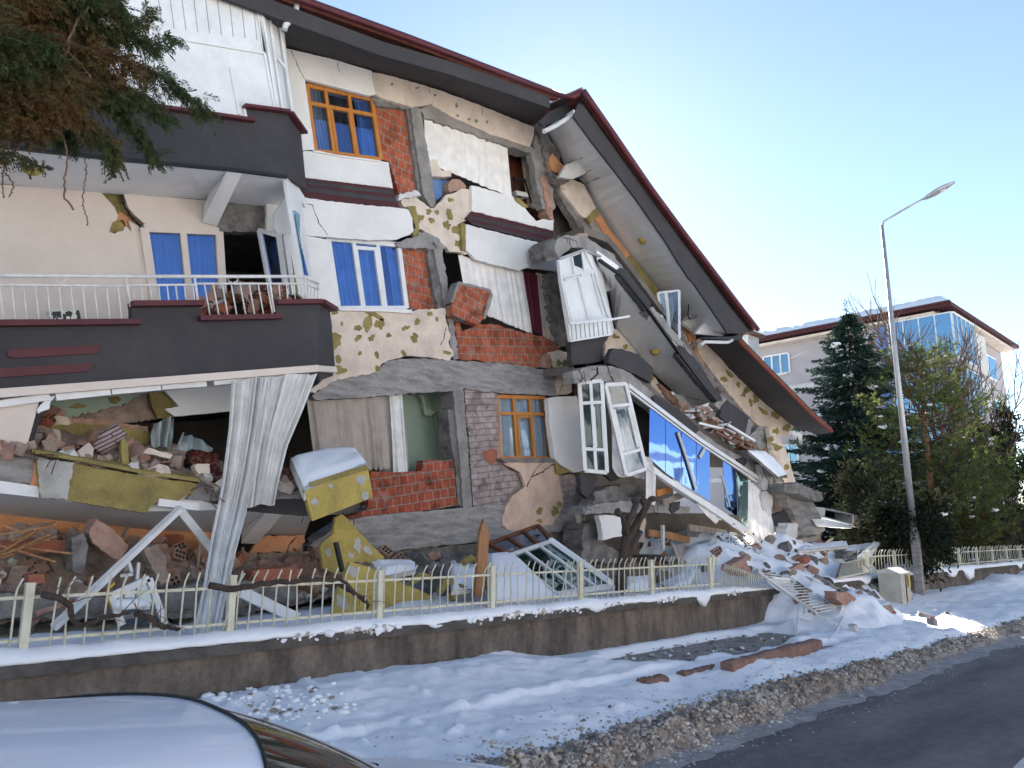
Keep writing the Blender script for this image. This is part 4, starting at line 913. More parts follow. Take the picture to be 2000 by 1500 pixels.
for s, Y_, w_ in (('I 885 512 930 685', YS - .06, .07), ('I 640 270 690 420 740 590', YS - .03, .10), ('I 760 410 790 360', YS - .02, .1)):
    b = MB(); q = line3(s, Y_)
    for i in range(len(q) - 1): b.beam(q[i], q[i + 1], w_, .03)
    b.obj('loose_profile', 'galv', H_)
# tall white casements burst from the corner
window('F 232 852 356 841 386 1352 264 1340', YS + .1, (.5,), (.235, .755), 'pvc', 'gdark', H_, .085, .08, Yb=(11.25, 10.95, 10.95, 11.25), label='tall narrow white casement hanging almost upright', splits=((.56, .28, .56, .73), (.94, .28, .94, .73)))
window('F 376 862 490 856 602 1330 492 1366', YS - .1, (), (.24, .77), 'pvc', 'gclear', H_, .085, .08, Yb=(11.0, 10.8, 10.8, 10.9), label='tall white casement leaning out askew', splits=((.14, .27, .14, .74), (.86, .27, .86, .74)))
poly('inner_wall', 'F 360 850 640 960 640 1300 420 1400 360 1350', 12.6, .1, 'darkin', H_)
poly('inner_wall', 'F 510 900 630 960 620 1280 560 1200 505 1000', 12.2, .04, 'black', H_)  # black sheet standing in for the shade behind the leaning casement
# boxed-in balcony of the third floor, twisted
def vis(c, s, Y, w_=.05, d_=.05):
    q = line3(s, Y)
    for i in range(len(q) - 1): c.beam(q[i], q[i + 1], w_, d_)
eb = poly('balcony_enclosure', 'F 118 162 258 108 300 135 352 330 412 480 398 492 412 585 330 600 185 618 168 520 130 280', YS + .05, .08, 'pvc', H_, .2, label='twisted white boxed in balcony')
quad2('enclosure_side', 'F 258 108 352 145 355 200 428 560 412 585 398 490 300 140', (YS + .05, YS + .6, YS + .6, YS + .6, YS + .05, YS + .05, YS + .05), .05, 'pvc')
b = MB()
for s in ('F 118 162 258 108', 'F 118 162 130 280 180 520', 'F 128 268 312 222', 'F 182 520 392 492', 'F 258 108 312 222 395 490', 'F 222 245 285 500', 'F 190 150 205 240', 'F 245 120 258 220', 'F 185 618 412 580', 'F 140 285 188 508', 'F 235 262 285 492', 'F 300 235 365 470', 'F 150 278 225 258', 'F 240 252 310 234'):
    vis(b, s, YS + .02, .04, .05)
b.obj('cover_strip', 'pvc', eb)
poly('dark_pane', 'F 192 148 240 130 258 215 208 195', YS + .03, .01, 'gdark', eb)
b = MB()
for i in range(9):
    t = i / 9; vis(b, f'F {188 + 220 * t} {525 - 30 * t} {194 + 222 * t} {612 - 30 * t}', YS + .04, .012, .02)
b.obj('board_joint', 'galv', eb)
q = line3('F 180 520 390 500 512 480', YS - .25); b = MB(); b.beam(q[0], q[1], .05, .05); b.beam(q[1], q[2], .05, .05); b.obj('loose_rail', 'pvc', H_)
MB().tube(line3('F 118 160 258 108 350 145', YS + .0), .035, 6).obj('enclosure_rim', 'galv', eb)
# window frame left hanging on the lower parapet
window('F 672 350 790 336 792 602 702 520', YS + .3, (.36, .42), (), 'pvc', 'gclear', H_, .06, .1, Yb=(11.5, 11.0, 11.0, 11.5), label='small white window frame left hanging from the slab edge')
poly('rag_of_insulation', 'F 730 370 760 365 760 530 735 500', 11.9, .05, 'must', H_, 2)
# lower right: wall strips, second eave
poly('bare_plaster', 'F 885 605 940 612 1070 770 1250 950 1440 1090 1385 1152 1340 1130 1280 1120 1200 1060 1080 930 1010 840 950 760 900 690', 12.5, .15, 'cream', H_, 1.2,
     blobs=[1040, 830, 24, 14, 1120, 860, 12, 18, 1170, 890, 30, 18, 1070, 800, 14, 26, 1220, 930, 20, 30, 1260, 1010, 14, 30, 1330, 1030, 26, 22, 1390, 1100, 28, 18, 1190, 960, 12, 22, 1150, 920, 10, 12], bm='must')
poly('edge_beam', 'F 870 615 900 690 1010 838 1080 930 1200 1062 1280 1120 1250 1130 1180 1090 1060 960 960 820 880 700 850 640', 12.3, .3, 'concd', H_, 2)
poly('torn_edge', 'F 815 520 850 550 885 580 880 625 850 620 830 570', 12.3, .2, 'orange', H_, 1.5)
poly('splintered_lath', 'F 878 648 900 690 935 770 930 790 900 740 880 690', 12.1, .1, 'plank', H_, 1)
poly('edge_beam', 'F 795 520 830 560 880 690 885 740 840 690 800 600', 12.35, .2, 'cream', H_, 1)
A = line3('F 1105 612 1250 760 1400 910 1520 1030 1632 1130', 11.0)
Bk = line3('F 940 618 1070 770 1250 950 1430 1095 1560 1140', 12.5)
loft('soffit', A, Bk, .1, 'char', H_, 16)
loft('roof', [p + Vector((0, -.05, .1)) for p in A], [p + Vector((2.5, 6.0, 1.2)) for p in A], .1, 'char', H_, 16)
MB().tube([p + Vector((0, -.05, .05)) for p in A], .065, 8).obj('gutter', 'tile', H_)
b = MB(); rows = []; E2 = resample(A, 70)
for k in range(8):
    v = k / 7; rows.append([p + Vector((2.5 * v, -.02 + 6 * v, .21 + 1.2 * v + (.12 + .15 * abs(nz(p.x, v * 4, 1.3, 13)) + .06 * abs(nz(p.x, v, 5, 7))) * (v > 0))) for p in E2])
b.grid(rows); b.obj('roof_snow', 'snow', H_)
poly('fascia', 'F 900 600 1085 612 1140 608 1150 575 1090 592 900 598', YR + .1, .05, 'black', H_)
A = line3('F 870 570 1090 590', YR + .03); 
poly('soffit', 'F 880 575 985 452 1030 480 1098 592', 11.5, .1, 'soffit', H_, .4)
poly('soffit', 'F 800 510 880 455 965 430 985 452 880 575 850 545', 11.9, .1, 'lgrey', H_, .6)
MB().tube(line3('F 910 640 930 622 1060 625 1085 612', YR + .1), .05, 6).obj('downpipe', 'pipe', H_)
MB().tube(line3('F 858 385 842 420 838 470 845 495 870 490 905 460', 11.6), .018, 5).obj('dangling_cable', 'black', H_)
poly('bare_plaster', 'F 1290 1100 1345 1140 1385 1230 1440 1400 1415 1425 1380 1360 1310 1230', 11.9, .15, 'cream', H_, 1.2, blobs=[1300, 1165, 16, 20, 1335, 1210, 20, 26, 1330, 1120, 20, 16, 1390, 1320, 12, 22], bm='must')
poly('torn_edge', 'F 1185 1140 1240 1090 1290 1098 1310 1232 1420 1420 1360 1400 1250 1230', 12.1, .2, 'concb', H_, 2)
b = MB(); rr = random.Random(4)
for i in range(9):
    p = P(*px(f'F {1424 + i * 6} {1122 + i * 2}')[0], 11.2); b.tube([p, p + Vector((0, 0, -.12 - .3 * rr.random())), ], .03, 5, .003)
b.obj('icicle', 'pvc', H_, label='icicles hanging from the low eave')
# storey between: tipped furniture and timber
poly('torn_edge', 'I 1040 370 1090 365 1160 400 1240 500 1255 520 1215 512 1150 470 1100 430 1050 410', 10.8, .5, 'concd', H_, 2, 5)
poly('wall_stub', 'I 1105 450 1178 480 1170 560 1165 720 1152 742 1108 682 1112 560', 10.85, .25, 'lgrey', H_, 1.2, label='cracked upright wall stub')
crack('I 1110 600 1135 590 1165 620', 10.84, .02); crack('I 1120 505 1150 540 1140 590', 10.84, .015)
poly('slab_lip', 'F 1250 1320 1340 1400 1320 1429 1230 1400', YS, .3, 'conc', H_, 2)
poly('fallen_slab', 'I 1232 575 1330 555 1400 660 1462 815 1430 850 1345 852 1290 740 1240 640', 10.7, .3, 'concb', H_, 2, label='grey slab standing on its edge')
poly('fallen_slab', 'I 1236 560 1300 548 1440 608 1455 640 1420 662 1320 618 1240 605', 10.3, .4, 'concd', H_, 2)
poly('parapet', 'I 1170 735 1260 700 1275 760 1262 795 1175 795', 10.9, .14, 'char', H_, 1)
poly('wall_stub', 'I 1230 860 1255 775 1315 782 1300 870 1270 900 1235 890', 10.3, .3, 'lgrey', H_, 1.5)
poly('inner_wall', 'I 1160 540 1240 560 1260 720 1330 900 1180 900', 11.6, .1, 'dust', H_, 2)
# ground storey of the bay
poly('slab_lip', 'I 105 690 200 668 300 655 360 650 520 650 705 690 700 726 560 720 330 718 120 726', YS + .1, .5, 'conc', H_, 1.6)
poly('slab_lip', 'I 230 580 360 560 460 575 460 615 340 620 240 608', YS + .5, .5, 'concd', H_, 1.6)
poly('torn_edge', 'I 180 600 240 590 380 630 470 620 470 660 300 655 160 680', YS + .3, .4, 'concd', H_, 3, 5)
poly('parapet_stub', 'I 600 660 655 656 650 700 610 725 598 700', YS + .06, .1, 'char', H_, 1)
poly('inner_wall', 'I 110 700 1000 730 990 900 980 980 110 980', 12.7, .1, 'darkin', H_)  # dark backing sheet, painted shade of the void under the slab
poly('wall_stub', 'I 198 730 330 735 336 800 330 850 280 855 222 872 215 800', 11.2, .14, 'white', H_, 1, label='hanging white wall remnant')
poly('wall_stub', 'I 400 755 462 750 452 885 415 880', 11.6, .14, 'cream', H_, 1)
poly('slab_lip', 'I 690 820 760 808 970 832 972 868 850 865 700 850', 11.6, .3, 'concb', H_, 1)
poly('ground_slab', 'I 560 960 700 955 900 935 985 950 980 990 600 1000', 11.0, 1.2, 'concd', H_, 1.5)
poly('ground_slab', 'I 100 800 200 760 225 880 330 950 330 1000 110 1000', 11.6, .6, 'concd', H_, 4, 6)
dpipe = MB(); q = line3('H 1640 540 1655 600 1700 850', 12.0); dpipe.tube(q, .065, 8); dpipe.tube(line3('H 1655 555 1720 505 1738 420 1735 380', 11.9), .03, 6); dpipe.obj('downpipe', 'pipe', H_)

rr = random.Random(63)      # reinforcing bars and cables torn out of the slabs
for z, xy, Y in (('C', (215, 560), 12.2), ('C', (240, 905), 11.3), ('C', (300, 905), 11.0), ('F', (210, 800), 11.2), ('F', (280, 780), 11.0), ('F', (800, 640), 10.95), ('F', (1010, 900), 10.95), ('F', (1160, 1050), 10.9), ('F', (1220, 1330), 10.9), ('I', (140, 690), 11), ('I', (470, 650), 11), ('I', (1240, 560), 10.6), ('G', (190, 400), 11.0), ('G', (1150, 600), 11.0), ('G', (1690, 600), 11.0), ('H', (330, 600), 11.2), ('H', (540, 800), 12.2), ('B', (1600, 760), 12.3), ('E', (1700, 320), 12.3), ('E', (1745, 560), 12.3)):
    for k in range(3):
        p = P(*px(f'{z} {xy[0] + rr.uniform(-30, 30)} {xy[1] + rr.uniform(-15, 15)}')[0], Y); d = Vector((rr.uniform(-.5, .6), rr.uniform(-.5, -.1), rr.uniform(-.5, .2))) * rr.uniform(.3, .8)
        MB().tube([p, p + d * .4 + Vector((0, 0, .05)), p + d * .75 + rr.uniform(-.1, .1) * Vector((1, 0, 1)), p + d + Vector((0, 0, -.18 * rr.random()))], .007, 5).obj('reinforcing_bar', 'rust' if 'rust' in M else 'bark', H_)
# ================================================================ LOOSE THINGS
def drape(name, L, Rr, Ys, n, k, folds, amp, m, seed, **kw):
    """hanging cloth between two surveyed edges; Ys = distance at the top, middle, bottom"""
    Lp, Rp = px(L), px(Rr); rnd = random.Random(seed); ph = [rnd.uniform(-1, 1) for _ in range(40)]
    def edge(p, v):
        q = [Vector((a, b_, 0)) for a, b_ in p]; return resample(q, 41)[int(round(v * 40))]
    rows = []
    for i in range(k + 1):
        v = i / k; a, c = edge(Lp, v), edge(Rp, v); Y = Ys[0] + (Ys[1] - Ys[0]) * min(1, v * 2) + (Ys[2] - Ys[1]) * max(0, v * 2 - 1); row = []
        for j in range(n):
            u = j / (n - 1); e = a.lerp(c, u); f = u * folds; q = int(f) % 39; s_ = ph[q] + (ph[q + 1] - ph[q]) * (f - int(f))
            d = amp * (math.sin(2 * math.pi * f + 3 * s_) * (1 + s_) + .5 * math.sin(3.3 * math.pi * f + 2.5 * v + 4 * s_) + 1.6 * nz(u * folds * .7, v * 1.3, 1, seed) + .10 * nz(u * 40, v * 2, 1, seed)) * (1 - .3 * v)
            row.append(P(e.x, e.y, Y) + Vector((.2 * d, d, .02 * math.sin(9 * u + 3))))
        rows.append(row)
    o = MB().grid(rows).obj(name, m, **kw); return o
# --- curtains and cloths
bigc = thing('hanging_curtain', P(470, 1000, 10.6), 'long grey white voile curtain trailing from the middle balcony down to the snow', 'curtain')
drape('curtain_drop', 'T 452 745 447 830 432 950 412 1050 398 1140 378 1236', 'T 530 736 516 830 500 920 480 1010 462 1075 446 1150 428 1238', (11.05, 10.85, 9.3), 90, 30, 6, .042, 'cgrey', 2, par=bigc)
drape('curtain_drop', 'T 508 738 494 830 486 900 478 990', 'T 620 728 592 800 562 870 545 940 537 985', (11.02, 11.0, 10.95), 90, 20, 8, .042, 'cgrey', 3, par=bigc)
curtain('window_curtain', 'B 938 640 1400 800', 'B 945 905 1425 1100', 12.56, 11, .016, 'cwhite', 120, 14, 4, label='white curtain filling the top floor opening', cat='curtain')
curtain('window_curtain', 'E 1128 135 1490 230', 'E 1180 430 1545 578', 12.53, 9, .018, 'cwhite', 110, 14, 5, rag=.02, label='white curtain hanging over the broken middle floor brickwork', cat='curtain')
curtain('window_curtain', 'E 1488 225 1568 248', 'E 1535 560 1600 590', 12.55, 4, .02, 'cmar', 40, 10, 6, label='narrow burgundy curtain beside the white one', cat='curtain')
curtain('window_curtain', 'E 1560 235 1625 250', 'E 1595 590 1660 620', 12.57, 4, .02, 'ccream', 40, 10, 7, label='narrow cream curtain at the right edge of the middle floor opening', cat='curtain')
curtain('window_curtain', 'E 280 935 815 905', 'E 330 1340 855 1330', 12.6, 9, .045, 'clace', 150, 16, 8, rag=.05, label='dusty grey brown lace curtain in the lowest opening', cat='curtain')
curtain('torn_curtain', 'E 745 920 815 915', 'E 770 1360 850 1390', 12.54, 3, .03, 'cgrey', 40, 12, 9, rag=.10, label='ragged white strip of curtain beside the green room', cat='curtain')
MB().tube(line3('E 660 918 890 905', 12.62), .03, 6).obj('curtain_rail', 'pvc', H_)
drape('hanging_sheet', 'I 1030 528 1032 700 1030 790 1062 862', 'I 1106 600 1150 700 1172 780 1182 906', (10.95, 10.85, 10.7), 60, 16, 5, .03, 'cwhite', 12, label='white sheet hanging at the low end of the glazing', cat='sheet')
drape('hanging_sheet', 'F 408 1010 410 1200 412 1330 440 1370', 'F 480 1050 560 1250 602 1340 600 1385', (11.3, 11.25, 11.2), 50, 14, 3, .06, 'cwhite', 13, label='white sheet sagging behind the leaning casement', cat='sheet')
drape('hanging_cloth', 'I 455 405 462 500 452 690', 'I 480 410 518 520 512 668', (10.85, 10.8, 10.8), 24, 12, 2, .05, 'cwhite', 14, label='white cloth dangling from the bottom track above the pruned tree', cat='cloth')
drape('hanging_cloth', 'I 742 662 760 690 800 735 850 778', 'I 760 655 810 680 870 720 888 752', (10.85, 10.85, 10.85), 24, 10, 2, .04, 'cwhite', 15, label='torn white rag hanging under the glazing rail', cat='cloth')
drape('hanging_cloth', 'I 598 890 620 940 650 1010', 'I 716 905 712 960 700 1000', (11.2, 11.0, 10.8), 40, 10, 5, .03, 'clace', 16, label='grey fringed cloth hanging over the ground floor debris', cat='cloth')
drape('blanket', 'G 860 215 840 290 845 345', 'G 975 185 975 280 960 360', (11.9, 11.8, 11.7), 30, 10, 2, .08, 'cpale', 17, label='pale blue cloth draped over the ridge of crushed balcony rubble', cat='blanket')
drape('blanket', 'G 1020 270 985 340 990 365', 'G 1130 315 1190 355 1180 372', (11.8, 11.6, 11.5), 30, 10, 2, .10, 'cpale', 18, label='pale blue blanket slumped in the crushed balcony', cat='blanket')
poly('rolled_carpet', 'G 1080 370 1130 360 1215 400 1240 500 1190 545 1120 470 1060 440', 11.7, .3, 'carp', None, 2, label='dark patterned carpet bunched behind the hanging curtain', cat='carpet')
poly('rolled_carpet', 'G 1560 455 1640 470 1725 575 1690 600 1548 585', 11.5, .25, 'carp', None, 1, label='dark patterned carpet under the snowy wall block', cat='carpet')
def roll(name, s, Y, r, m, n=12, **kw): return MB().tube(line3(s, Y), r, n).obj(name, m, **kw)
M['strp'] = brick_mat('striped_ticking', rad(35), (.42, .32, .30), (.36, .27, .26), (.12, .08, .09), 3.0, .055)
roll('mattress_roll', 'G 540 375 600 315 650 275 690 300', 11.35, [.08, .14, .15, .07], 'strp', 14, label='striped bolster lying on the crushed balcony rubble', cat='bolster')
t = thing('folding_chair', P(*px('B 1485 1100')[0], 12.85), 'black folding chair standing in the top floor opening', 'chair')
b = MB()
for s in ('B 1440 990 1475 1110', 'B 1500 1000 1535 1130', 'B 1500 1000 1448 1085'): b.tube(line3(s, 12.85), .022, 6)
b.obj('frame', 'black', t); poly('backrest', 'B 1438 985 1505 998 1505 1015 1440 1002', 12.84, .03, 'black', t); poly('seat', 'B 1450 1062 1512 1075 1522 1100 1455 1088', 12.8, .3, 'lgrey', t)
# --- insulation boards and wall pieces in the yard
poly('insulation_board', 'H 300 605 335 582 372 610 450 700 575 830 500 872 470 850 385 850 340 918 300 915 232 888 215 760 290 690', 10.9, .07, 'mustl', None, 1.2,
     blobs=[262, 795, 18, 24, 425, 755, 20, 44, 482, 785, 20, 30, 388, 815, 16, 18], bm='glue', label='yellow insulation board standing torn against the base beam', cat='insulation board')
poly('insulation_board', 'H 385 848 500 885 640 950 862 1052 760 1062 600 1142 285 1142 300 1050 340 960', 9.9, .07, 'mustl', None, .8,
     blobs=[398, 902, 26, 34, 545, 985, 24, 38, 340, 1080, 34, 44, 430, 1000, 6, 10], bm='glue', label='yellow insulation board lying across behind the fence', cat='insulation board')
t = thing('wall_block', P(*px('H 320 600')[0], 10.6), 'snow topped block of insulated wall hanging at the balcony edge', 'wall block')
q = [P(*px(f'H {a} {c_}')[0], Y) for a, c_, Y in ((130, 455, 10.3), (480, 310, 10.3), (510, 490, 10.3), (172, 622, 10.3))]
tb = [P(*px(f'H {a} {c_}')[0], Y) for a, c_, Y in ((50, 272, 11.3), (250, 226, 11.4), (415, 230, 11.4))]
MB().prism(q, (0, .09, .02)).obj('insulation', 'mustl', t)
b = MB(); top = [q[0], q[1], tb[2], tb[1], tb[0]]; b.prism([p + Vector((0, .0, -.0)) for p in top], (0, .02, -.14)); b.obj('plaster_slab', 'lgrey', t)
A_ = resample([q[0], q[1]], 24); B_ = resample([tb[0], tb[1], tb[2]], 24); rows = []
for k in range(14):
    v = k / 13; rows.append([a.lerp(c_, .08 + .9 * v) + Vector((0, 0, .02 + .07 * sm(0, .15, v) * sm(1, .9, v) * sm(0, .06, i / 23) * sm(1, .94, i / 23) * (1 + .4 * nz(a.x * 3, v * 3, 1)))) for i, (a, c_) in enumerate(zip(A_, B_))])
MB().grid(rows).obj('snow', 'snow', t)
MB().prism([P(*px(f'H {a} {c_}')[0], 10.28) for a, c_ in ((158, 405), (470, 308), (485, 335), (165, 430))], (0, .03, 0)).obj('edge_strip', 'must', t)
q = line3('H 130 455 480 310', 10.29)
for cx, cy, r_ in ((185, 515, 24), (275, 425, 16), (445, 390, 30), (465, 480, 26)):
    rr = random.Random(cx); MB().prism([P(*px(f'H {cx + r_ * math.cos(-a * .7) * rr.uniform(.7, 1.1):.1f} {cy + r_ * math.sin(-a * .7) * rr.uniform(.7, 1.2):.1f}')[0], 10.292) for a in range(9)], (0, .006, 0)).obj('adhesive', 'glue', t)
# leaning brick chunk
t = thing('brick_chunk', P(*px('E 1180 520')[0], 12.2), 'big chunk of orange brickwork leaning over the middle floor opening', 'brick chunk')
poly('brickwork', 'E 1132 292 1215 305 1300 332 1312 362 1295 430 1272 490 1240 525 1170 505 1098 470 1092 425 1112 350', 12.18, .22, brick_mat('hollow_brick_chunk', rad(-14)), t, 1.2)
poly('mortar_edge', 'E 1120 300 1132 286 1305 326 1320 362 1302 435 1280 495 1268 490 1305 362 1296 338 1140 300 1100 400 1088 405', 12.165, .235, 'conc', t, .8)
# fallen window with brown frame and the white one below it
def tilted(name, s, Ys, us, vs, mf, mg, lab, fw=.07):
    t = thing(name, P(*px(s)[3], Ys[3]) - Vector((0, 0, .05)), lab, 'window'); window(s, 0, us, vs, mf, mg, t, fw, .07, 'frame', Yb=Ys); return t
tilted('fallen_window', 'H 1150 752 1432 648 1515 742 1270 806', (11.6, 11.6, 10.9, 10.9), (.36, .68), (), 'woodb', 'gblue', 'brown wooden window frame fallen against the base beam')
fw_ = tilted('fallen_window', 'H 1265 818 1500 738 1842 982 1535 1032', (10.7, 10.8, 9.4, 9.4), (.36, .72), (), 'pvc', 'ggreen', 'large white window fallen in the yard with greenish panes')
q0, q1 = P(*px('H 1500 738')[0], 10.78), P(*px('H 1842 982')[0], 9.38); MB().beam(q0 + Vector((0, 0, .05)), q1 + Vector((0, 0, .05)), .12, .07, (0, 0, 1)).obj('snow', 'snow', fw_)
# timber stake
b = MB(); q = [P(*px(f'H {a} {c_}')[0], 9.4) for a, c_ in ((1106, 690), (1118, 650), (1130, 612), (1142, 655), (1160, 682), (1150, 850), (1128, 1050), (1080, 1045), (1095, 850))]
b.prism(q, (.03, .09, 0)); b.obj('timber_stake', 'plank', label='splintered orange timber stake standing upright in the yard snow', cat='timber')
# white boards, planks, bars
def plank(name, s, Ys, wd, th, m, lab, cat='plank', grp=None):
    p_ = px(s); return MB().beam(P(*p_[0], Ys[0]), P(*p_[1], Ys[1]), wd, th).obj(name, m, label=lab, cat=cat, group=grp)
t = thing('white_batten', P(155, 1220, 10), 'long white profiled batten propped diagonally against the slab edge', 'batten')
a_, c_ = P(352, 993, 11.0), P(105, 1225, 10.1)
MB().beam(a_, c_, .10, .05).obj('rail', 'pvc', t); MB().beam(a_ + Vector((0, -.03, .03)), c_ + Vector((0, -.03, .03)), .025, .03).obj('groove', 'lgrey', t)
plank('white_batten', 'G 1005 705 1190 935', (11.0, 10.9), .11, .05, 'lgrey', 'short white batten crossing from the slab edge to the curtain', 'batten')
plank('black_pipe', 'H 302 740 340 905', (10.7, 10.6), .06, .06, 'black', 'black stick with a pale side leaning on the yellow board', 'pipe')
plank('white_frame_bar', 'G 1280 1130 1660 1310', (10.0, 9.6), .14, .08, 'pvc', 'white window profile lying slanted behind the fence', 'window profile')
plank('white_post', 'I 555 788 556 925', (10.8, 10.8), .07, .07, 'lgrey', 'short white post standing in the ground floor debris', 'post')
t = thing('sash_window', P(290, 1200, 9.6), 'blue white window sash fallen upright behind the fence', 'window sash')
b = MB(); q = [P(*px(f'G {a} {c_}')[0], 9.7) for a, c_ in ((620, 1180), (830, 1085), (920, 1340), (680, 1345))]
for i, j in ((0, 1), (1, 2), (3, 0)): b.beam(q[i], q[j], .07, .06)
b.obj('sash', 'pvc', t); MB().prism(q, (0, .01, 0)).obj('pane', 'gclear', t); MB().lump(P(*px('G 725 1225')[0], 9.65), .2, R, (1.2, .5, .35), 0, True, .2).obj('snow', 'snow', t)
MB().tube(line3('G 640 1110 605 1140 600 1190 632 1260', 9.7), .018, 6).obj('yellow_hose', 'yel', label='loop of yellow gas hose behind the fence', cat='hose')
for i, s in enumerate(('G 708 965 735 1050', 'G 772 1000 765 1090', 'G 675 1070 740 1062')):
    plank('white_pipe', s, (10.6, 10.5), .035, .035, 'pvc', 'thin white plumbing pipe in the rubble', 'pipe', 'white plumbing pipes in the rubble')
# snowy sheets
def snow_slab(name, s, Y, lab, h=.10, m2='lgrey', cat='slab'):
    pts = px(s); q = [P(x, y, Y_) for (x, y), Y_ in zip(pts, Y)]; t = thing(name, sum(q, Vector()) / len(q) - Vector((0, 0, .1)), lab, cat)
    MB().prism(q, (0, .02, -.07)).obj('board', m2, t)
    A_, B_ = resample([q[0], q[1]], 20), resample([q[3], q[2]], 20); rows = []
    for k in range(12):
        v = k / 11; rows.append([a.lerp(c_, v) + Vector((0, 0, .01 + h * sm(0, .2, v) * sm(1, .8, v) * sm(0, .12, i / 19) * sm(1, .88, i / 19) * (1 + .5 * nz(a.x * 2, v * 3, 1, 3)))) for i, (a, c_) in enumerate(zip(A_, B_))])
    MB().grid(rows).obj('snow', 'snow', t); return t
snow_slab('snowy_board', 'H 500 848 742 850 750 895 560 935', (10.9, 10.9, 10.3, 10.2), 'snow covered white wall panel lying by the yellow boards', .07)
snow_slab('snowy_board', 'H 1150 806 1260 796 1545 1052 1150 1068', (10.7, 10.7, 9.0, 9.0), 'large snow covered panel sloping beside the timber stake', .12)
snow_slab('snowy_board', 'H 940 872 1092 868 1090 1000 950 1010', (10.8, 10.8, 9.6, 9.6), 'snow covered panel left of the timber stake', .10)
snow_slab('snowy_board', 'I 530 1112 750 1022 712 1120 610 1150', (10.2, 10.2, 9.4, 9.2), 'pale triangular panel leaning in the yard snow near the pruned tree', .04, 'cream')
snow_slab('snowy_board', 'I 345 1090 490 1090 500 1160 345 1165', (9.8, 9.8, 9.1, 9.1), 'snow covered slab beside the pruned tree trunk', .10)
rr = random.Random(21)
for i, (s, m_, r_) in enumerate((('H 720 970 840 940', 'must', .05), ('H 880 1020 950 960', 'must', .06), ('H 940 1050 1060 1010', 'must', .07), ('H 1010 855 1090 850', 'must', .06), ('H 1480 960 1600 1000', 'must', .06))):
    q = line3(s, 9.7 if i < 3 else 10.4); MB().tube([q[0], (q[0] + q[1]) / 2 + Vector((0, 0, .08)), q[1]], [r_, r_ * 1.3, r_ * .8], 7).obj('insulation_scrap', 'must', label='curled scrap of mustard rockwool in the yard snow', cat='insulation scrap', group='rockwool scraps in the yard')
# pruned street-side tree stump with knobbly limbs
t = thing('pruned_tree', G(1218, 1150, .9), 'dark pruned tree with stubby limbs in the yard', 'tree')
q = line3('I 318 1165 325 1080 332 980 345 900 360 830', 9.3); MB().tube(q, [.11, .10, .095, .095, .10], 9).obj('trunk', 'bark', t)
for s, r0, r1 in (('I 355 840 350 780 380 720 400 660', .075, .06), ('I 350 850 345 780 320 740 305 720', .06, .04), ('I 360 900 400 820 440 740 475 680 500 640', .09, .06), ('I 390 850 420 800 440 700 450 660', .05, .035), ('I 340 985 360 940 400 870 420 820', .07, .06)):
    q = line3(s, 9.3); MB().tube([p + Vector((R.uniform(-.02, .02), R.uniform(-.05, .05), 0)) for p in q], r0, 7, r1).obj('limb', 'bark', t)
for c_ in ('400 655', '305 718', '500 640', '452 655'): MB().lump(P(*px('I ' + c_)[0], 9.3), .09, R).obj('knob', 'bark', t)

# ---------------------------------------------------------------- rubble pieces (each one its own object, shapes shared)
rp = random.Random(77)
def brick_shape(m, L=.2, W_=.19, H=.135):
    b = MB(); b.box((0, 0, 0), (L, W_, H))
    for s_ in (-1, 1):
        for i in range(3):
            for k in range(2): b.box((s_ * (L / 2 + .0015), (i - 1) * .058, (k - .5) * .055), (.004, .042, .04), None, 1)
    for i in range(4): b.box(((i - 1.5) * .045, W_ / 2 + .003, 0), (.012, .007, H * .95)); b.box(((i - 1.5) * .045, -W_ / 2 - .003, 0), (.012, .007, H * .95))
    return b, [m, 'black']
def shard(m, sx, sy, sz, seed):
    rnd = random.Random(seed); n = rnd.choice((4, 5, 6, 7)); pts = []
    for i in range(n):
        a = 2 * math.pi * i / n + rnd.uniform(-.3, .3); r = rnd.uniform(.65, 1.1); pts.append(Vector((sx / 2 * r * math.cos(a), sy / 2 * r * math.sin(a), -sz / 2 + rnd.uniform(-.1, .1) * sz)))
    b = MB(); b.prism([p for p in reversed(pts)], (rnd.uniform(-.2, .2) * sz, rnd.uniform(-.2, .2) * sz, sz)); return b, [m]
def stick(m, L, w_, h_, seed):
    rnd = random.Random(seed); b = MB(); e = lambda: rnd.uniform(-.3, .3) * w_
    a = [Vector((-L / 2 + e(), y, z)) for y, z in ((-w_ / 2, -h_ / 2), (w_ / 2, -h_ / 2), (w_ / 2, h_ / 2), (-w_ / 2, h_ / 2))]
    c = [Vector((L / 2 + e() * 2, y, z)) for y, z in ((-w_ / 2, -h_ / 2), (w_ / 2, -h_ / 2), (w_ / 2, h_ / 2), (-w_ / 2, h_ / 2))]
    b.add(a + c, [(3, 2, 1, 0), (4, 5, 6, 7), (0, 1, 5, 4), (1, 2, 6, 5), (2, 3, 7, 6), (3, 0, 4, 7)]); return b, [m]
KINDS = {}
def kind_mesh(key):
    if key not in KINDS:
        k, m, i = key
        b, ms = {'brick': lambda: brick_shape(m), 'slab': lambda: shard(m, .42, .3, .12, i), 'lump': lambda: shard(m, .28, .24, .2, i), 'big': lambda: shard(m, .75, .5, .2, i), 'bits': lambda: shard(m, .14, .12, .08, i),
                 'plank': lambda: stick(m, .9, .10, .03, i), 'lath': lambda: stick(m, .7, .045, .025, i), 'wall': lambda: shard(m, .7, .55, .18, i)}[k]()
        me = bpy.data.meshes.new(k); me.from_pydata([v for v in b.v], [], b.f)
        for mm in ms: me.materials.append(M[mm])
        me.polygons.foreach_set('material_index', b.m); me.update(); KINDS[key] = me
    return KINDS[key]
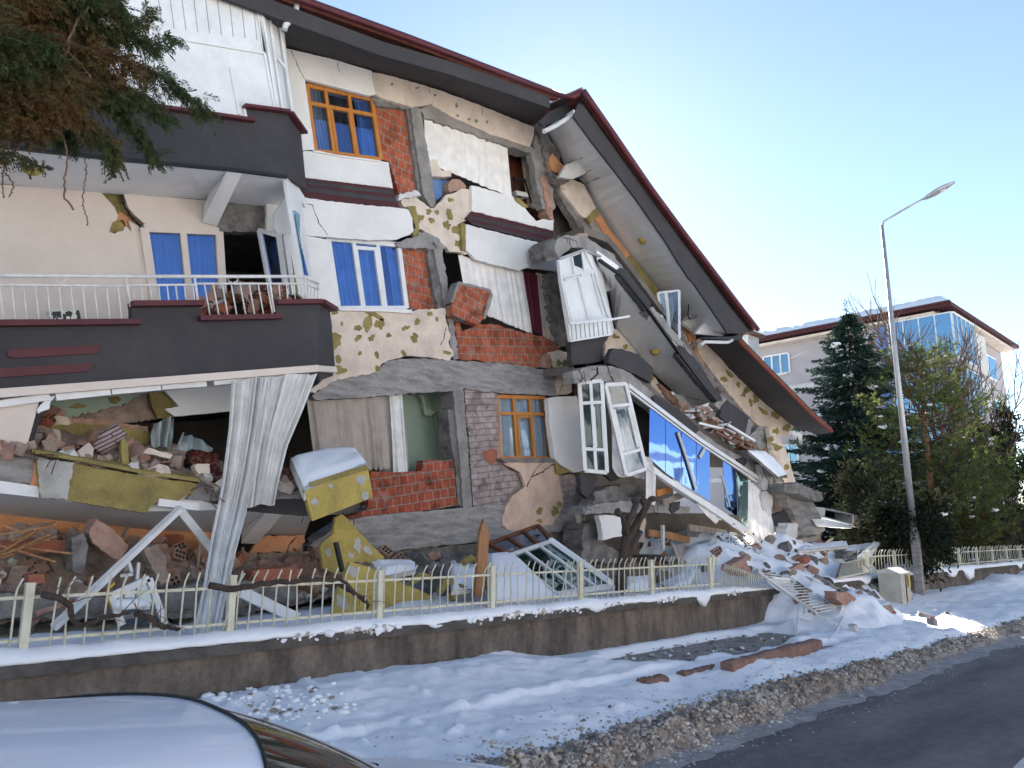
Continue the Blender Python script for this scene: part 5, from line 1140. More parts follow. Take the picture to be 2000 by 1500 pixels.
NAMES = {'brick': 'broken_brick', 'slab': 'plaster_slab', 'lump': 'rubble_lump', 'big': 'wall_fragment', 'bits': 'rubble_bit', 'plank': 'splintered_plank', 'lath': 'broken_lath', 'wall': 'wall_fragment'}
CATS = {'brick': 'brick', 'slab': 'plaster piece', 'lump': 'rubble lump', 'big': 'wall fragment', 'bits': 'rubble bit', 'plank': 'plank', 'lath': 'lath', 'wall': 'wall fragment'}
DESC = {'brick': 'loose hollow clay brick', 'slab': 'broken slab of plaster', 'lump': 'angular lump of rubble', 'big': 'large broken wall fragment', 'bits': 'small bit of rubble', 'plank': 'splintered wooden plank', 'lath': 'thin broken lath', 'wall': 'large broken wall fragment'}
def scatter(n, place, mix, where, grp, tilt=.6, smin=.7, smax=1.25):
    """place() -> point on the pile; mix = [(kind, material, weight)]"""
    tot = sum(m[2] for m in mix)
    for i in range(n):
        a = rp.uniform(0, tot)
        for k, m, w_ in mix:
            a -= w_
            if a <= 0: break
        o = bpy.data.objects.new(NAMES[k], kind_mesh((k, m, rp.randrange(4)))); COL.objects.link(o); o.location = place()
        s = rp.uniform(smin, smax); o.scale = (s, s * rp.uniform(.85, 1.15), s * rp.uniform(.85, 1.15)); o.rotation_euler = (rp.gauss(0, tilt), rp.gauss(0, tilt), rp.uniform(0, 6.28))
        tag(o, f'{DESC[k]} {where}', CATS[k], f'{grp}: {CATS[k]} pieces')
def bed(name, x0, x1, y0, y1, fn, m, lab, dx=.07):
    nx, ny = int((x1 - x0) / dx), int((y1 - y0) / dx)
    rows = [[(x0 + dx * i, y0 + dx * k, fn(x0 + dx * i, y0 + dx * k)) for i in range(nx + 1)] for k in range(ny + 1)]
    return MB().grid(rows, sm=False).obj(name, m, label=lab, kind='stuff')
SL = line3('G -400 340 0 385 190 395 600 470 1110 545 1240 575 1700 590', 11.1)
def slz(x):
    for i in range(len(SL) - 1):
        if x <= SL[i + 1].x or i == len(SL) - 2:
            t = (x - SL[i].x) / (SL[i + 1].x - SL[i].x); return SL[i].z + (SL[i + 1].z - SL[i].z) * t
def h1(x, y): return slz(x) + .02 + max(0, .42 * (y - 11.15)) * (1.2 if x < 4.6 else .55) + .10 * fbm(x, y, 2.2, 61) + .04 * nz(x, y, 9, 4)
bed('rubble', .6, 6.3, 11.05, 12.5, h1, 'dust', 'dusty rubble bed filling the crushed balcony')
def pl1():
    x = rp.uniform(1.6, 5.9); y = 11.1 + 1.3 * rp.random() ** 1.4; return Vector((x, y, h1(x, y) + .04))
scatter(125, pl1, [('brick', 'bkd', 3), ('brick', 'bk', 1), ('slab', 'cream', 1.4), ('lump', 'dust', 3), ('bits', 'lgrey', 4), ('slab', 'bkd', 2), ('bits', 'dust', 4)], 'heaped on the crushed balcony floor', 'crushed balcony rubble')
for s, lab in (('G 270 215 600 230 830 265 825 340 600 330 280 330', 'long mustard brown slab of fallen insulation on top of the balcony rubble'),):
    poly('fallen_beam', s, 12.1, .35, 'must', None, 2, label=lab, cat='slab')
poly('fallen_beam', 'G 380 185 600 205 820 235 825 268 600 240 380 225', 12.2, .3, 'bkd', None, 2, label='dusty brick strip lying along the brown insulation slab', cat='brick strip')
poly('plaster_slab', 'G 795 385 830 355 965 395 950 415 850 395', 11.2, .2, 'cream', None, 1, label='flat cream plaster piece on the balcony rubble', cat='plaster piece')
poly('plaster_lump', 'G 1085 460 1100 445 1170 445 1172 500 1110 500', 11.12, .15, 'cream', None, 1, label='rounded cream plaster lump at the slab edge', cat='plaster piece')
poly('board_stub', 'G 675 310 715 322 718 450 680 450', 11.2, .1, 'must', None, .8, label='short upright mustard board stub in the balcony rubble', cat='board')
def h2(x, y): return 1.02 + .95 * sm(10.95, 12.2, y) * (1.0 if x < 3.4 else (.85 if x < 4.8 else .6)) + .13 * fbm(x, y, 1.8, 71) + .05 * nz(x, y, 8, 5)
bed('rubble', .4, 8.2, 10.85, 12.5, h2, 'dust', 'dusty rubble bed of the flattened ground floor')
def pl2():
    x = rp.uniform(1.5, 7.6); y = 10.95 + 1.35 * rp.random(); return Vector((x, y, h2(x, y) + .05))
scatter(210, pl2, [('brick', 'bkd', 3), ('brick', 'bk', 1), ('slab', 'bkd', 3), ('lump', 'dust', 4), ('bits', 'lgrey', 2), ('bits', 'dust', 4), ('plank', 'plank', .8), ('lath', 'plankg', 1.4), ('wall', 'bkd', .8), ('big', 'dust', .5)], 'in the flattened ground floor behind the fence', 'ground floor rubble', .7)
def slabp(name, s, Y, m, lab, th=.3, cat='wall fragment'): return poly(name, s, Y, th, m, None, 1.5, label=lab, cat=cat)
slabp('wall_fragment', 'G 495 830 540 755 620 800 720 900 670 975 640 980 520 890', 11.0, 'bkd', 'tilted dusty brick wall piece standing out of the ground floor rubble', .35)
slabp('wall_fragment', 'G 800 920 880 895 920 960 945 1090 900 1120 850 1030', 10.9, 'dust', 'curved plaster slab leaning upright in the ground floor rubble')
slabp('wall_fragment', 'G 0 875 380 870 390 940 150 945 0 920', 11.3, 'bk', 'long row of bricks still mortared together in the left rubble')
slabp('wall_fragment', 'G 1410 1040 1640 1020 1690 1040 1660 1095 1430 1100', 10.9, 'bk', 'flat stack of brown bricks behind the fence near the yellow boards')
slabp('wall_fragment', 'G 155 1065 245 1060 255 1110 160 1115', 10.7, 'bk', 'ribbed clay block lying in front of the left rubble', .2)
slabp('wall_fragment', 'G 400 860 470 830 490 900 470 1060 410 1050', 11.0, 'concd', 'grey slab standing on end in the left rubble')
for i in range(9):
    a = G(rp.uniform(0, 160), rp.uniform(1040, 1110), 1.6); 
    p = P(rp.uniform(0, 110), rp.uniform(1035, 1090), 11.1); o = bpy.data.objects.new('orange_lath', kind_mesh(('lath', 'plank', rp.randrange(4)))); COL.objects.link(o); o.location = p; o.rotation_euler = (0, rp.uniform(-.6, .35), rp.uniform(-.8, .8)); tag(o, 'orange splintered lath piled at the left end of the rubble', 'lath', 'orange laths at the left end')
def h3(x, y): return .85 + .75 * sm(11.2, 12.3, y) + .14 * fbm(x, y, 1.6, 81) + .05 * nz(x, y, 7, 3)
bed('rubble', 7.5, 15.2, 10.9, 12.45, h3, 'concd', 'grey rubble packed under the base beam')
def pl3():
    x = rp.uniform(8.2, 14.8); y = 11.0 + 1.2 * rp.random(); return Vector((x, y, h3(x, y) + .05))
scatter(60, pl3, [('lump', 'conc', 3), ('big', 'concd', 1), ('bits', 'lgrey', 3), ('slab', 'cream', 1), ('brick', 'bkd', 1), ('bits', 'snow', 1.5)], 'lying under the base beam', 'rubble under the base beam')
BL = line3('D 1100 760 1560 740', 11.8)
def pl4():
    t = rp.random(); p = BL[0].lerp(BL[1], t); return p + Vector((0, rp.uniform(-.35, .5), rp.uniform(-.32, .10) + .22 * math.sin(t * 3)))
scatter(46, pl4, [('brick', 'bk', 3), ('brick', 'bkd', 2), ('slab', 'bkd', 1), ('bits', 'must', .6), ('lump', 'dust', 1)], 'fallen inside the middle balcony behind the railing', 'middle balcony rubble')
def h5(x, y): return .9 + .7 * sm(11.2, 12.4, y) + .15 * fbm(x, y, 1.5, 91)
bed('rubble', 15.4, 22.5, 11.0, 12.6, h5, 'dust', 'brown rubble bed under the folded bay')
def pl5():
    x = rp.uniform(16, 22); y = 11.1 + 1.3 * rp.random(); return Vector((x, y, h5(x, y) + .06))
scatter(85, pl5, [('plank', 'plank', 2), ('lath', 'plankg', 2), ('brick', 'bk', 2), ('slab', 'bkd', 2), ('lump', 'dust', 2), ('bits', 'lgrey', 1.5)], 'crushed under the folded bay', 'debris under the bay', .5, .8, 1.5)
for i, (s, m_) in enumerate((('I 520 610 600 585', 'wood'), ('I 470 620 560 600', 'plank'), ('I 560 660 680 610', 'plankg'), ('I 480 830 700 870', 'plank'), ('I 560 840 640 850', 'plank'), ('I 700 800 900 830', 'plankg'))):
    plank('broken_timber', s, (10.9, 11.4), .16, .06, m_, ('bright orange', 'light orange', 'grey', 'long pale', 'short pale', 'long grey')[i] + ' broken timber wedged under the folded bay', 'timber')
TL = line3('F 880 1010 1000 1100 1150 1200 1260 1310', 11.15)
def pl6():
    t = rp.random() * 2.999; i = int(t); p = TL[i].lerp(TL[i + 1], t - i); return p + Vector((0, rp.uniform(-.1, .7), rp.uniform(0, .22)))
scatter(60, pl6, [('plank', 'plankg', 2), ('lath', 'plank', 2), ('lath', 'pvc', 1), ('slab', 'bkd', 2), ('bits', 'lgrey', 3), ('bits', 'snow', 1.5), ('brick', 'bk', 1)], 'on the tipped second floor slab', 'debris on the tipped slab', .5, .8, 1.4)
t = thing('wooden_frame', P(*px('F 900 1040')[0], 11.2), 'broken brown wooden door frame on the tipped slab', 'door frame')
b = MB()
for s in ('F 895 1022 1035 1030', 'F 1035 1030 1055 1100', 'F 910 1028 925 1060'): q = line3(s, 11.2); b.beam(q[0], q[1], .14, .08)
b.obj('frame', 'plankg', t)
t = thing('fallen_lattice', P(*px('F 1080 1180')[0], 10.9), 'brown lattice of battens sliding off the tipped slab', 'lattice')
b = MB()
for s in ('F 985 1120 1170 1220', 'F 1040 1110 1200 1210', 'F 985 1120 1040 1110', 'F 1045 1155 1100 1145', 'F 1110 1190 1160 1180', 'F 1170 1220 1200 1210'): q = line3(s, 10.9); b.beam(q[0], q[1], .06, .06)
b.obj('lattice', 'woodb', t)
plank('white_profile', 'F 900 1075 1040 1110', (11.0, 10.9), .06, .05, 'pvc', 'upper white profile on the tipped slab', 'profile'); plank('white_profile', 'F 1060 1085 1210 1175', (10.8, 10.7), .07, .06, 'pvc', 'lower white profile on the tipped slab', 'profile')
snow_slab('rolled_canvas', 'I 1030 372 1120 372 1250 505 1200 520', (10.7, 10.9, 10.6, 10.4), 'grey canvas with snow slumped over the slab end', .12, 'concd', 'canvas')

t = thing('storage_box', P(130, 622, 11.9), 'small box with a black and white pattern on the middle balcony floor', 'box')
MB().prism([P(*p_, 11.8) for p_ in px('D 288 788 440 782 455 850 305 852')], (0, .25, 0)).obj('carton', 'chk', t); MB().prism([P(*p_, 11.79) for p_ in px('D 282 780 445 774 442 788 286 796')], (0, .27, 0)).obj('lid', 'lgrey', t)
# ================================================================ SNOWY HEAP, broken gate, street things
def heap(x, y):
    spill = math.exp(-((x - 17.6) ** 2 / 1.6 + (y - 7.5) ** 2 / .9)) * .75 + math.exp(-((x - 19.3) ** 2 / 1.8 + (y - 7.6) ** 2 / .5)) * .5
    f = sm(15.2, 17.2, x) * (1 - sm(23.5, 26.5, x)); g = .85 * sm(7.6, 8.8, y) + 1.05 * sm(8.6, 10.4, y)
    k = .22 * fbm(x, y, 1.1, 101) + .11 * fbm(x, y, 3.1, 103) + .05 * abs(nz(x, y, 7, 105))
    return -.15 + f * g * (1 + .25 * nz(x, y, .8, 99)) + spill + (k + .05) * sm(0, .5, f * g + spill)
bed('rubble_heap', 14.6, 27, 6.3, 12.2, heap, 'snow', 'snow covered heap of rubble spilling over the broken wall', .085)
for p in bpy.data.objects['rubble_heap'].data.polygons: p.use_smooth = True
def pl7():
    while True:
        x = rp.uniform(15.6, 24.5); y = rp.uniform(6.9, 11)
        if heap(x, y) > .25: return Vector((x, y, heap(x, y) - .09 + .08 * rp.random()))
scatter(112, pl7, [('brick', 'bk', 1.0), ('brick', 'bkd', 3), ('slab', 'bkd', 2), ('lump', 'dust', 3), ('lump', 'concd', 2.5), ('slab', 'lgrey', 1.5), ('plank', 'plankg', 1), ('lath', 'pvc', 1), ('bits', 'concd', 3)], 'poking out of the snowy heap', 'heap rubble', .6, .8, 1.5)
for s, Y, m_, lab in (('I 940 1010 1010 965 1060 1060 1010 1075 930 1040', 9.2, 'bkd', 'dark brown wall piece on the left side of the snowy heap'), ('I 1270 1030 1340 1000 1345 1060 1300 1075', 9.0, 'bkd', 'orange ribbed clay block in the middle of the snowy heap'),
                  ('I 1520 1160 1580 1160 1660 1215 1680 1210 1665 1238 1560 1235 1525 1200', 7.2, 'bkd', 'long brick fragment at the foot of the snowy heap'), ('I 1345 965 1385 970 1375 1010 1345 1000', 9.4, 'bk', 'upright orange brick high on the snowy heap'),
                  ('I 1300 870 1435 840 1440 870 1310 895', 10.2, 'plankg', 'grey timber board across the top of the snowy heap'), ('I 1560 960 1620 930 1625 945 1570 975', 9.2, 'concd', 'dark slate piece on the right side of the snowy heap')):
    slabp('wall_fragment', s, Y, m_, lab, .25)
snow_slab('fallen_board', 'I 1300 905 1580 878 1590 905 1310 930', (10.3, 10.2, 9.6, 9.7), 'long snowy board lying along the top of the heap', .05, 'lgrey', 'board')
snow_slab('fallen_board', 'I 1540 915 1740 890 1750 912 1560 940', (10.2, 10.0, 9.4, 9.6), 'snowy board at the right end of the heap', .05, 'lgrey', 'board')
t = thing('drawer_box', P(*px('I 1560 800')[0], 10.5), 'white open cabinet carcass tipped on the heap', 'cabinet')
q = [P(*px(f'I {a} {c_}')[0], 10.6) for a, c_ in ((1462, 692), (1625, 728), (1620, 790), (1455, 745))]; n_ = Vector((.25, .8, .12))
b = MB(); b.prism([p + n_ for p in q], (0, .04, 0))
for i in range(4): b.prism([q[i], q[(i + 1) % 4], q[(i + 1) % 4] + n_, q[i] + n_], ((q[(i + 2) % 4] - q[(i + 1) % 4]).normalized() * .035))
b.obj('carcass', 'pvc', t); poly('side_panel', 'I 1622 728 1680 742 1668 808 1618 795', 10.55, .05, 'cream', t, .5); poly('drawer_front', 'I 1440 752 1560 775 1612 795 1610 806 1470 795', 10.3, .3, 'snow', t, .5)
MB().prism([p + n_ * .9 for p in q], (0, .01, 0)).obj('inside', 'black', t)
# curved torn sheet at the end of the house
drape('torn_membrane', 'I 1640 700 1690 760 1715 830 1720 900', 'I 1665 685 1715 740 1735 830 1735 900', (10.5, 10.3, 10.0), 12, 12, 1, .03, 'conc', 40, label='curved grey roofing sheet hanging at the far end of the heap', cat='roofing sheet')
# bent railing and the fallen gate
t = thing('bent_railing', (15.6, 8.6, .85), 'cream railing section bent over towards the snowy heap', 'railing')
b0, b1 = P(*px('I 850 1140')[0], 8.6), P(*px('I 1130 1135')[0], 8.4); t0, t1 = P(*px('I 900 1025')[0], 8.6), P(*px('I 1110 1090')[0], 8.3)
MB().tube([t0, t0.lerp(t1, .5) + Vector((0, 0, .05)), t1], .016, 6).obj('rail', 'metalw', t); MB().tube([b0, b1], .014, 6).obj('rail', 'metalw', t)
for i in range(20):
    u_ = i / 19; a, c_ = b0.lerp(b1, u_), t0.lerp(t1, u_); d = (c_ - a); MB().tube([a, c_, c_ + d * .12 + Vector((-.10, -.05, .03)), c_ + d * .14 + Vector((-.2, -.10, -.02))], .0105, 6).obj('bar', 'metalw', t)
MB().box(P(*px('I 828 1060')[0], 8.6), (.07, .07, .75), Euler((0, .2, 0)).to_matrix()).obj('post', 'metalw', t)
t = thing('fallen_gate', (16.3, 7.6, .3), 'white barred gate thrown down over the wall end onto the snow', 'gate')
Lr = [P(*px('I 1090 1052')[0], 8.35), P(*px('I 1300 1200')[0], 7.7), P(*px('I 1415 1278')[0], 7.2)]
Rr_ = [P(*px('I 1255 1075')[0], 8.5), P(*px('I 1400 1165')[0], 7.9), P(*px('I 1540 1252')[0], 7.3)]
MB().beam(Lr[0], Lr[1], .05, .05).beam(Lr[1], Lr[2], .05, .05).obj('stile', 'railw', t); MB().beam(Rr_[0], Rr_[1], .05, .05).beam(Rr_[1], Rr_[2], .05, .05).obj('stile', 'railw', t)
La, Ra = resample(Lr, 15), resample(Rr_, 15)
for i in range(15): MB().tube([La[i], Ra[i]], .012, 6).obj('bar', 'railw', t)
for s, Ys in (('I 1318 1210 1303 1392', (7.7, 7.0)), ('I 1352 1140 1344 1285', (8.1, 7.6)), ('I 1572 1282 1498 1425', (7.2, 6.6)), ('I 1578 1200 1532 1295', (7.5, 7.0)), ('I 1410 1285 1530 1345', (7.2, 6.8)), ('I 1290 1100 1260 1165', (8.2, 8.0))):
    q = px(s); MB().beam(P(*q[0], Ys[0]), P(*q[1], Ys[1]), .035, .035).obj('stay', 'railw', t)
poly('sheet_panel', 'I 1138 1105 1180 1075 1270 1085 1262 1110 1215 1160 1195 1152', 8.3, .012, 'pvc', t, .4)
t = thing('leaning_fence_panel', P(*px('I 1640 1060')[0], 8.5), 'rusty barred fence panel leaning behind the heap', 'fence panel')
c4 = [P(*px(f'I {a} {c_}')[0], Y) for a, c_, Y in ((1560, 1000, 8.9), (1745, 962, 8.9), (1700, 1050, 8.4), (1535, 1082, 8.4))]
MB().prism([p + Vector((0, .06, 0)) for p in c4], (0, .015, 0)).obj('backing', 'bkd', t)
for i in range(18): MB().tube([c4[0].lerp(c4[1], i / 17), c4[3].lerp(c4[2], i / 17)], .014, 5).obj('bar', 'metalw', t)
for a, c_ in ((0, 1), (3, 2)): MB().tube([c4[a], c4[c_]], .018, 5).obj('rail', 'metalw', t)
snow_slab('snow_plank', 'I 1645 960 1735 880 1770 885 1700 985', (9.3, 9.3, 9.2, 9.2), 'white ladder like frame propped at the heap end', .02, 'lgrey', 'frame')
# stones thrown onto the snow
for i, (s, m_, k_, sc) in enumerate((('M 1605 205', 'conc', 'slab', 1.0), ('M 1645 232', 'concd', 'lump', .9), ('M 1405 180', 'must', 'slab', 1.1), ('M 1340 265', 'lgrey', 'lump', .9), ('M 1520 142', 'bkd', 'slab', 1.4), ('M 1700 198', 'concd', 'bits', 1), ('M 885 410', 'concd', 'lump', .8), ('M 1560 165', 'dust', 'bits', 1), ('M 810 548', 'bkd', 'bits', .6), ('M 380 555', 'concd', 'bits', .3), ('L 1100 505', 'concd', 'bits', .35), ('M 1640 218', 'bk', 'bits', 1), ('M 1350 140', 'bk', 'bits', 1.2))):
    p = G(*px(s)[0], .12); p.z = snow_h(p.x, p.y) + .02
    o = bpy.data.objects.new('stray_stone', kind_mesh((k_, m_, i % 4))); COL.objects.link(o); o.location = p; o.scale = (sc,) * 3; o.rotation_euler = (.3, .2, i * 1.3)
    tag(o, ('flat grey stone on the pavement snow below the heap', 'dark round stone beside the flat grey stone', 'mustard insulation piece on the snow in front of the heap', 'pale stone half sunk in the snow near the gate stay', 'long brown fragment lying by the street cabinet', 'tiny dark stone beyond the flat grey stone', 'dark stone at the end of the red kerbstone', 'small dusty stone near the street cabinet', 'brown crumb in the slush bank', 'tiny dark speck of stone on the snow by the slush', 'tiny dark stone on the smooth snow by the wall', 'small orange brick bit beside the dark round stone', 'small brick bit at the heap foot')[i], 'stone')
for i in range(150):
    q = (rp.uniform(9.6, 15.4), rp.uniform(7.0, 8.4)); 
    o = bpy.data.objects.new('gravel_bit', kind_mesh((rp.choice(('bits', 'bits', 'bits', 'lath')), rp.choice(('concd', 'lgrey', 'snow', 'dust', 'plankg')), rp.randrange(4)))); COL.objects.link(o); o.location = (q[0], q[1], .05); s = rp.uniform(.2, .65); o.scale = (s, s, s * .6); o.rotation_euler = (0, 0, rp.uniform(0, 6)); tag(o, 'small bit of grit on the bare paved patch', 'stone', 'bits on the bare pavers')
b = MB(); p = G(525, 1410, .1); b.tube([p + Vector((0, 0, -.05)), p + Vector((.03, .02, .12)), p + Vector((.06, .0, .2))], [.012, .02, .003], 5); b.obj('dry_stalk', 'plank', label='dry straw coloured stalk standing in the snow beside the car', cat='stalk')
p = G(1448, 1393, -.05); MB().box(p + Vector((0, 0, .06)), (.06, .03, .05), Euler((.5, .3, .4)).to_matrix()).obj('yellow_wrapper', 'yel', label='tiny yellow wrapper in the slush bank', cat='litter')
# dead branches tangled in the fence
rr = random.Random(31)
def branch(s, Ys, r, lab, nm='dead_branch'):
    q = px(s); pts = []
    for i, (x, y) in enumerate(q): pts.append(P(x, y, Ys[0] + (Ys[1] - Ys[0]) * i / (len(q) - 1)))
    t = thing(nm, pts[len(pts) // 2], lab, 'branch'); pp = resample(pts, 22); pp = [p + Vector((rr.uniform(-.012, .012), rr.uniform(-.02, .02), rr.uniform(-.012, .012))) for p in pp]
    MB().tube(pp, [r * (1 - .5 * i / 21) for i in range(22)], 7).obj('stem', 'bark', t)
    b = MB()
    for i in range(10):
        p = rr.choice(pp); d = Vector((rr.uniform(-1, 1), rr.uniform(-.6, .1), rr.uniform(-.6, .8))) * rr.uniform(.15, .4); b.tube([p, p + d * .5 + Vector((0, 0, .03)), p + d], .006, 4, .002)
    b.obj('twigs', 'twig', t)
branch('G 240 1170 330 1190 390 1240 410 1330 440 1350 560 1310 720 1275', (8.55, 8.5), .035, 'crooked dead branch tangled in the left fence bay')
branch('G 760 1275 840 1310 900 1350 1000 1370', (8.5, 8.45), .04, 'dead branch resting on the wall snow behind the curtain end')
branch('G 1175 1125 1290 1155 1400 1125 1560 1105 1700 1095 1900 1090 1960 1150 2040 1220', (8.55, 8.6), .04, 'long dark vine stem woven along the fence top by the yellow boards')
branch('H 300 960 350 990 420 1040 470 1060 480 1110', (9.0, 8.9), .035, 'dark stem hanging in front of the lying yellow board')
# car
t = thing('parked_car', (.8, 2.6, -.1), 'pale silver parked car roof and bonnet in the near left corner', 'car')
def car_sec(x):          # half width, sill z, belt z, roof z, roof half width
    zr = 1.44 - .05 * ((x - .05) / 1.1) ** 2 if x < 1.05 else None
    return zr
rows = []
for i in range(25):      # roof skin
    x = -1.1 + 2.2 * i / 24; row = []
    for j in range(21):
        v = -1 + j / 10; xe = x + .03 * sm(.2, 1.1, x) - .40 * sm(.2, 1.1, x) * max(0, v + .15) ** 2.2 - .25 * sm(.2, 1.1, x) * max(0, -v - .4) ** 2; hw = .70; row.append((xe, 2.66 + hw * v, 1.505 - .045 * ((x - .05) / 1.1) ** 2 - .05 * v * v - .05 * abs(v) ** 6))
    rows.append(row)
b = MB(); b.grid(rows)
body = b.obj('roof', 'carw', t)
edge = [rows[-1][j] for j in range(21)]
base = [(2.0 - .42 * abs(-1 + j / 10) ** 2.4, 2.66 + .80 * (-1 + j / 10), 1.035 - .03 * abs(-1 + j / 10) ** 2) for j in range(21)]
rws = [[Vector(a).lerp(Vector(c_), k / 8) + Vector((0, 0, .035 * math.sin(math.pi * k / 8))) for a, c_ in zip(edge, base)] for k in range(9)]
MB().grid(rws).obj('windscreen', 'carg', t)
e2 = [rows[0][j] for j in range(21)]; base2 = [(-1.55, 2.66 + .78 * (-1 + j / 10), 1.0) for j in range(21)]
MB().grid([[Vector(a).lerp(Vector(c_), k / 6) for a, c_ in zip(base2, e2)] for k in range(7)]).obj('rear_window', 'carg', t)
b = MB(); rws = []
for i in range(14):
    u_ = i / 13; rws.append([(base[j][0] + .02 + u_ * (.66 - .22 * abs(-1 + j / 10) ** 3) , 2.66 + (.80 - .06 * u_) * (-1 + j / 10), 1.05 - .03 * abs(-1 + j / 10) ** 2 - .11 * u_ ** 1.6 - .06 * abs(-1 + j / 10) ** 6) for j in range(21)])
b.grid(rws); b.obj('bonnet', 'carw', t)
b = MB(); fr_ = rws[-1]; b.grid([fr_, [(x + .08, y, z - .15) for x, y, z in fr_], [(x + .06, y, .15) for x, y, z in fr_]]); b.grid([[(base2[j][0], base2[j][1], 1.0) for j in range(21)], [(-1.62, base2[j][1], .6) for j in range(21)], [(-1.55, base2[j][1], .15) for j in range(21)]])
for s_ in (-1, 1):
    y = 2.66 + s_ * .84; b.grid([[(-1.58, y - s_ * .05, z) for z in (.15, .6, 1.0)], [(0, y, z) for z in (.15, .6, 1.0)], [(1.9, y, z) for z in (.15, .6, .98)], [(2.75, y - s_ * .1, z) for z in (.15, .6, .84)]])
b.obj('body', 'carw', t)
for s_ in (-1, 1):
    y = 2.66 + s_ * .80
    MB().add([(-1.45, y, 1.0), (1.75, y, .98), (.74, 2.66 + s_ * .71, 1.36), (-1.0, 2.66 + s_ * .71, 1.36)], [(0, 1, 2, 3)]).obj('side_window', 'carg', t)
    jj = 20 if s_ > 0 else 0
    MB().tube([Vector(edge[jj]), Vector(edge[jj]).lerp(Vector(base[jj]), .5) + Vector((0, 0, .04)), Vector(base[jj])], .03, 6).obj('pillar', 'carb', t)
    for x in (-.9, 1.95):
        w_ = MB(); w_.tube([(x, 2.66 + s_ * .66, .2), (x, 2.66 + s_ * .86, .2)], .3, 20); wo = w_.obj('wheel', 'carb', t); MB().tube([(x, 2.66 + s_ * .80, .2), (x, 2.66 + s_ * .875, .2)], .19, 16).obj('rim', 'galv', wo)
    MB().lump((2.85, 2.66 + s_ * .6, .62), .12, R, (.7, 1.2, .8), 0, True, .05).obj('headlight', 'lampw', t)
b = MB()
for k in range(9):       # wiper scuttle slots
    b.beam(Vector(base[12 + k // 2 * 1 if 12 + k // 2 < 20 else 19]) + Vector((-.02, 0, .03)), Vector(base[13 + k // 2 if 13 + k // 2 < 21 else 20]) + Vector((-.02, 0, .03)), .05, .02, (0, 0, 1))
b.obj('scuttle', 'carb', t)
MB().tube([Vector(v) + Vector((.004, 0, .004)) for v in edge], .006, 5).obj('seal', 'carb', t); MB().tube([Vector(rows[i][20]) + Vector((0, -.05, .012)) for i in range(25)], .008, 5).obj('roof_gutter', 'carb', t)
# street lamp
t = thing('street_lamp', (24.5, 8.15, .2), 'tall grey street lamp with a single curved arm', 'street lamp')
MB().box((24.55, 8.15, 1.0), (.26, .2, 2.2), Euler((0, 0, .1)).to_matrix()).obj('concrete_base', 'concb', t)
MB().tube([(24.5, 8.15, 2.0), (24.42, 8.15, 7), (24.35, 8.15, 11.6)], .10, 12, .052).obj('pole', 'galv', t)
MB().tube([(24.35, 8.15, 11.55), (24.36, 8.08, 11.72), (24.42, 7.5, 11.95), (24.5, 6.75, 12.2)], .04, 8, .03).obj('arm', 'galv', t)
b = MB(); rws = []
a0, a1 = Vector((24.48, 6.9, 12.14)), Vector((24.56, 6.05, 12.42))
for i in range(9):
    u_ = i / 8; c_ = a0.lerp(a1, u_); r_ = .02 + .13 * math.sin(math.pi * min(1, .12 + u_ * .8)) ; rws.append([c_ + Vector((r_ * math.cos(a * math.pi / 6), 0, .6 * r_ * math.sin(a * math.pi / 6))) for a in range(13)])
b.grid(rws); hd = b.obj('lamp_head', 'galv', t); c_ = a0.lerp(a1, .55); MB().lump(c_ + Vector((0, 0, -.05)), .1, R, (.8, 1.8, .6), 0, True, .03).obj('lens', 'lampw', hd)
# electrical cabinet
t = thing('street_cabinet', (22.2, 7.9, .1), 'beige steel electrical cabinet standing against the low wall', 'cabinet')
rm = Euler((0, 0, .1)).to_matrix(); b = MB(); b.box((22.2, 8.0, .62), (.95, .55, .8), rm); b.obj('body', 'cab', t)
b = MB(); q = [Vector(v) for v in ((21.68, 7.66, 1.01), (22.72, 7.72, 1.01), (22.72, 8.34, 1.01), (21.68, 8.32, 1.01))]; r2 = [Vector((21.72, 8.0, 1.15)), Vector((22.7, 8.02, 1.15))]
b.add(q + r2, [(0, 1, 5, 4), (2, 3, 4, 5), (1, 2, 5), (3, 0, 4), (3, 2, 1, 0)]); b.obj('lid', 'lgrey', t)
MB().box((22.45, 7.705, .8), (.16, .012, .3), rm).obj('yellow_label', 'yel', t); MB().box((22.2, 7.71, .62), (.015, .02, .72), rm).obj('door_gap', 'black', t)
# ================================================================ NEIGHBOURING HOUSE
def PX(x, y, X):
    d = ray(x, y); return Vector((0, 0, CAMH)) + d * (X / d.x)
NX, NY, NZ_ = 50.0, 14.0, 15.4
nb = thing('neighbour_house', (58, 26, 0), 'mauve apartment house with glazed corner balconies and snowy hipped roof', 'building')
MB().box((NX + 6.75, NY + 14, NZ_ / 2), (13.5, 28, NZ_)).obj('wall', 'mauve', nb)  # unseen rear length stretched to keep sun off the far pavement
b = MB(); e = 1.0; z0 = NZ_ - .05
c = [Vector(v) for v in ((NX - e, NY - e, z0), (NX + 13.5 + e, NY - e, z0), (NX + 13.5 + e, NY + 28 + e, z0), (NX - e, NY + 28 + e, z0))]; rg = [Vector((NX + 6.75, NY + 7, z0 + 2.1)), Vector((NX + 6.75, NY + 21, z0 + 2.1))]
u = Vector((0, 0, .22)); b.add(c + [p + u for p in c], [(3, 2, 1, 0), (0, 1, 5, 4), (1, 2, 6, 5), (2, 3, 7, 6), (3, 0, 4, 7)]); rf = b.obj('roof', 'maroonp', nb)
b = MB(); cu = [p + u + Vector((0, 0, .02)) for p in c]
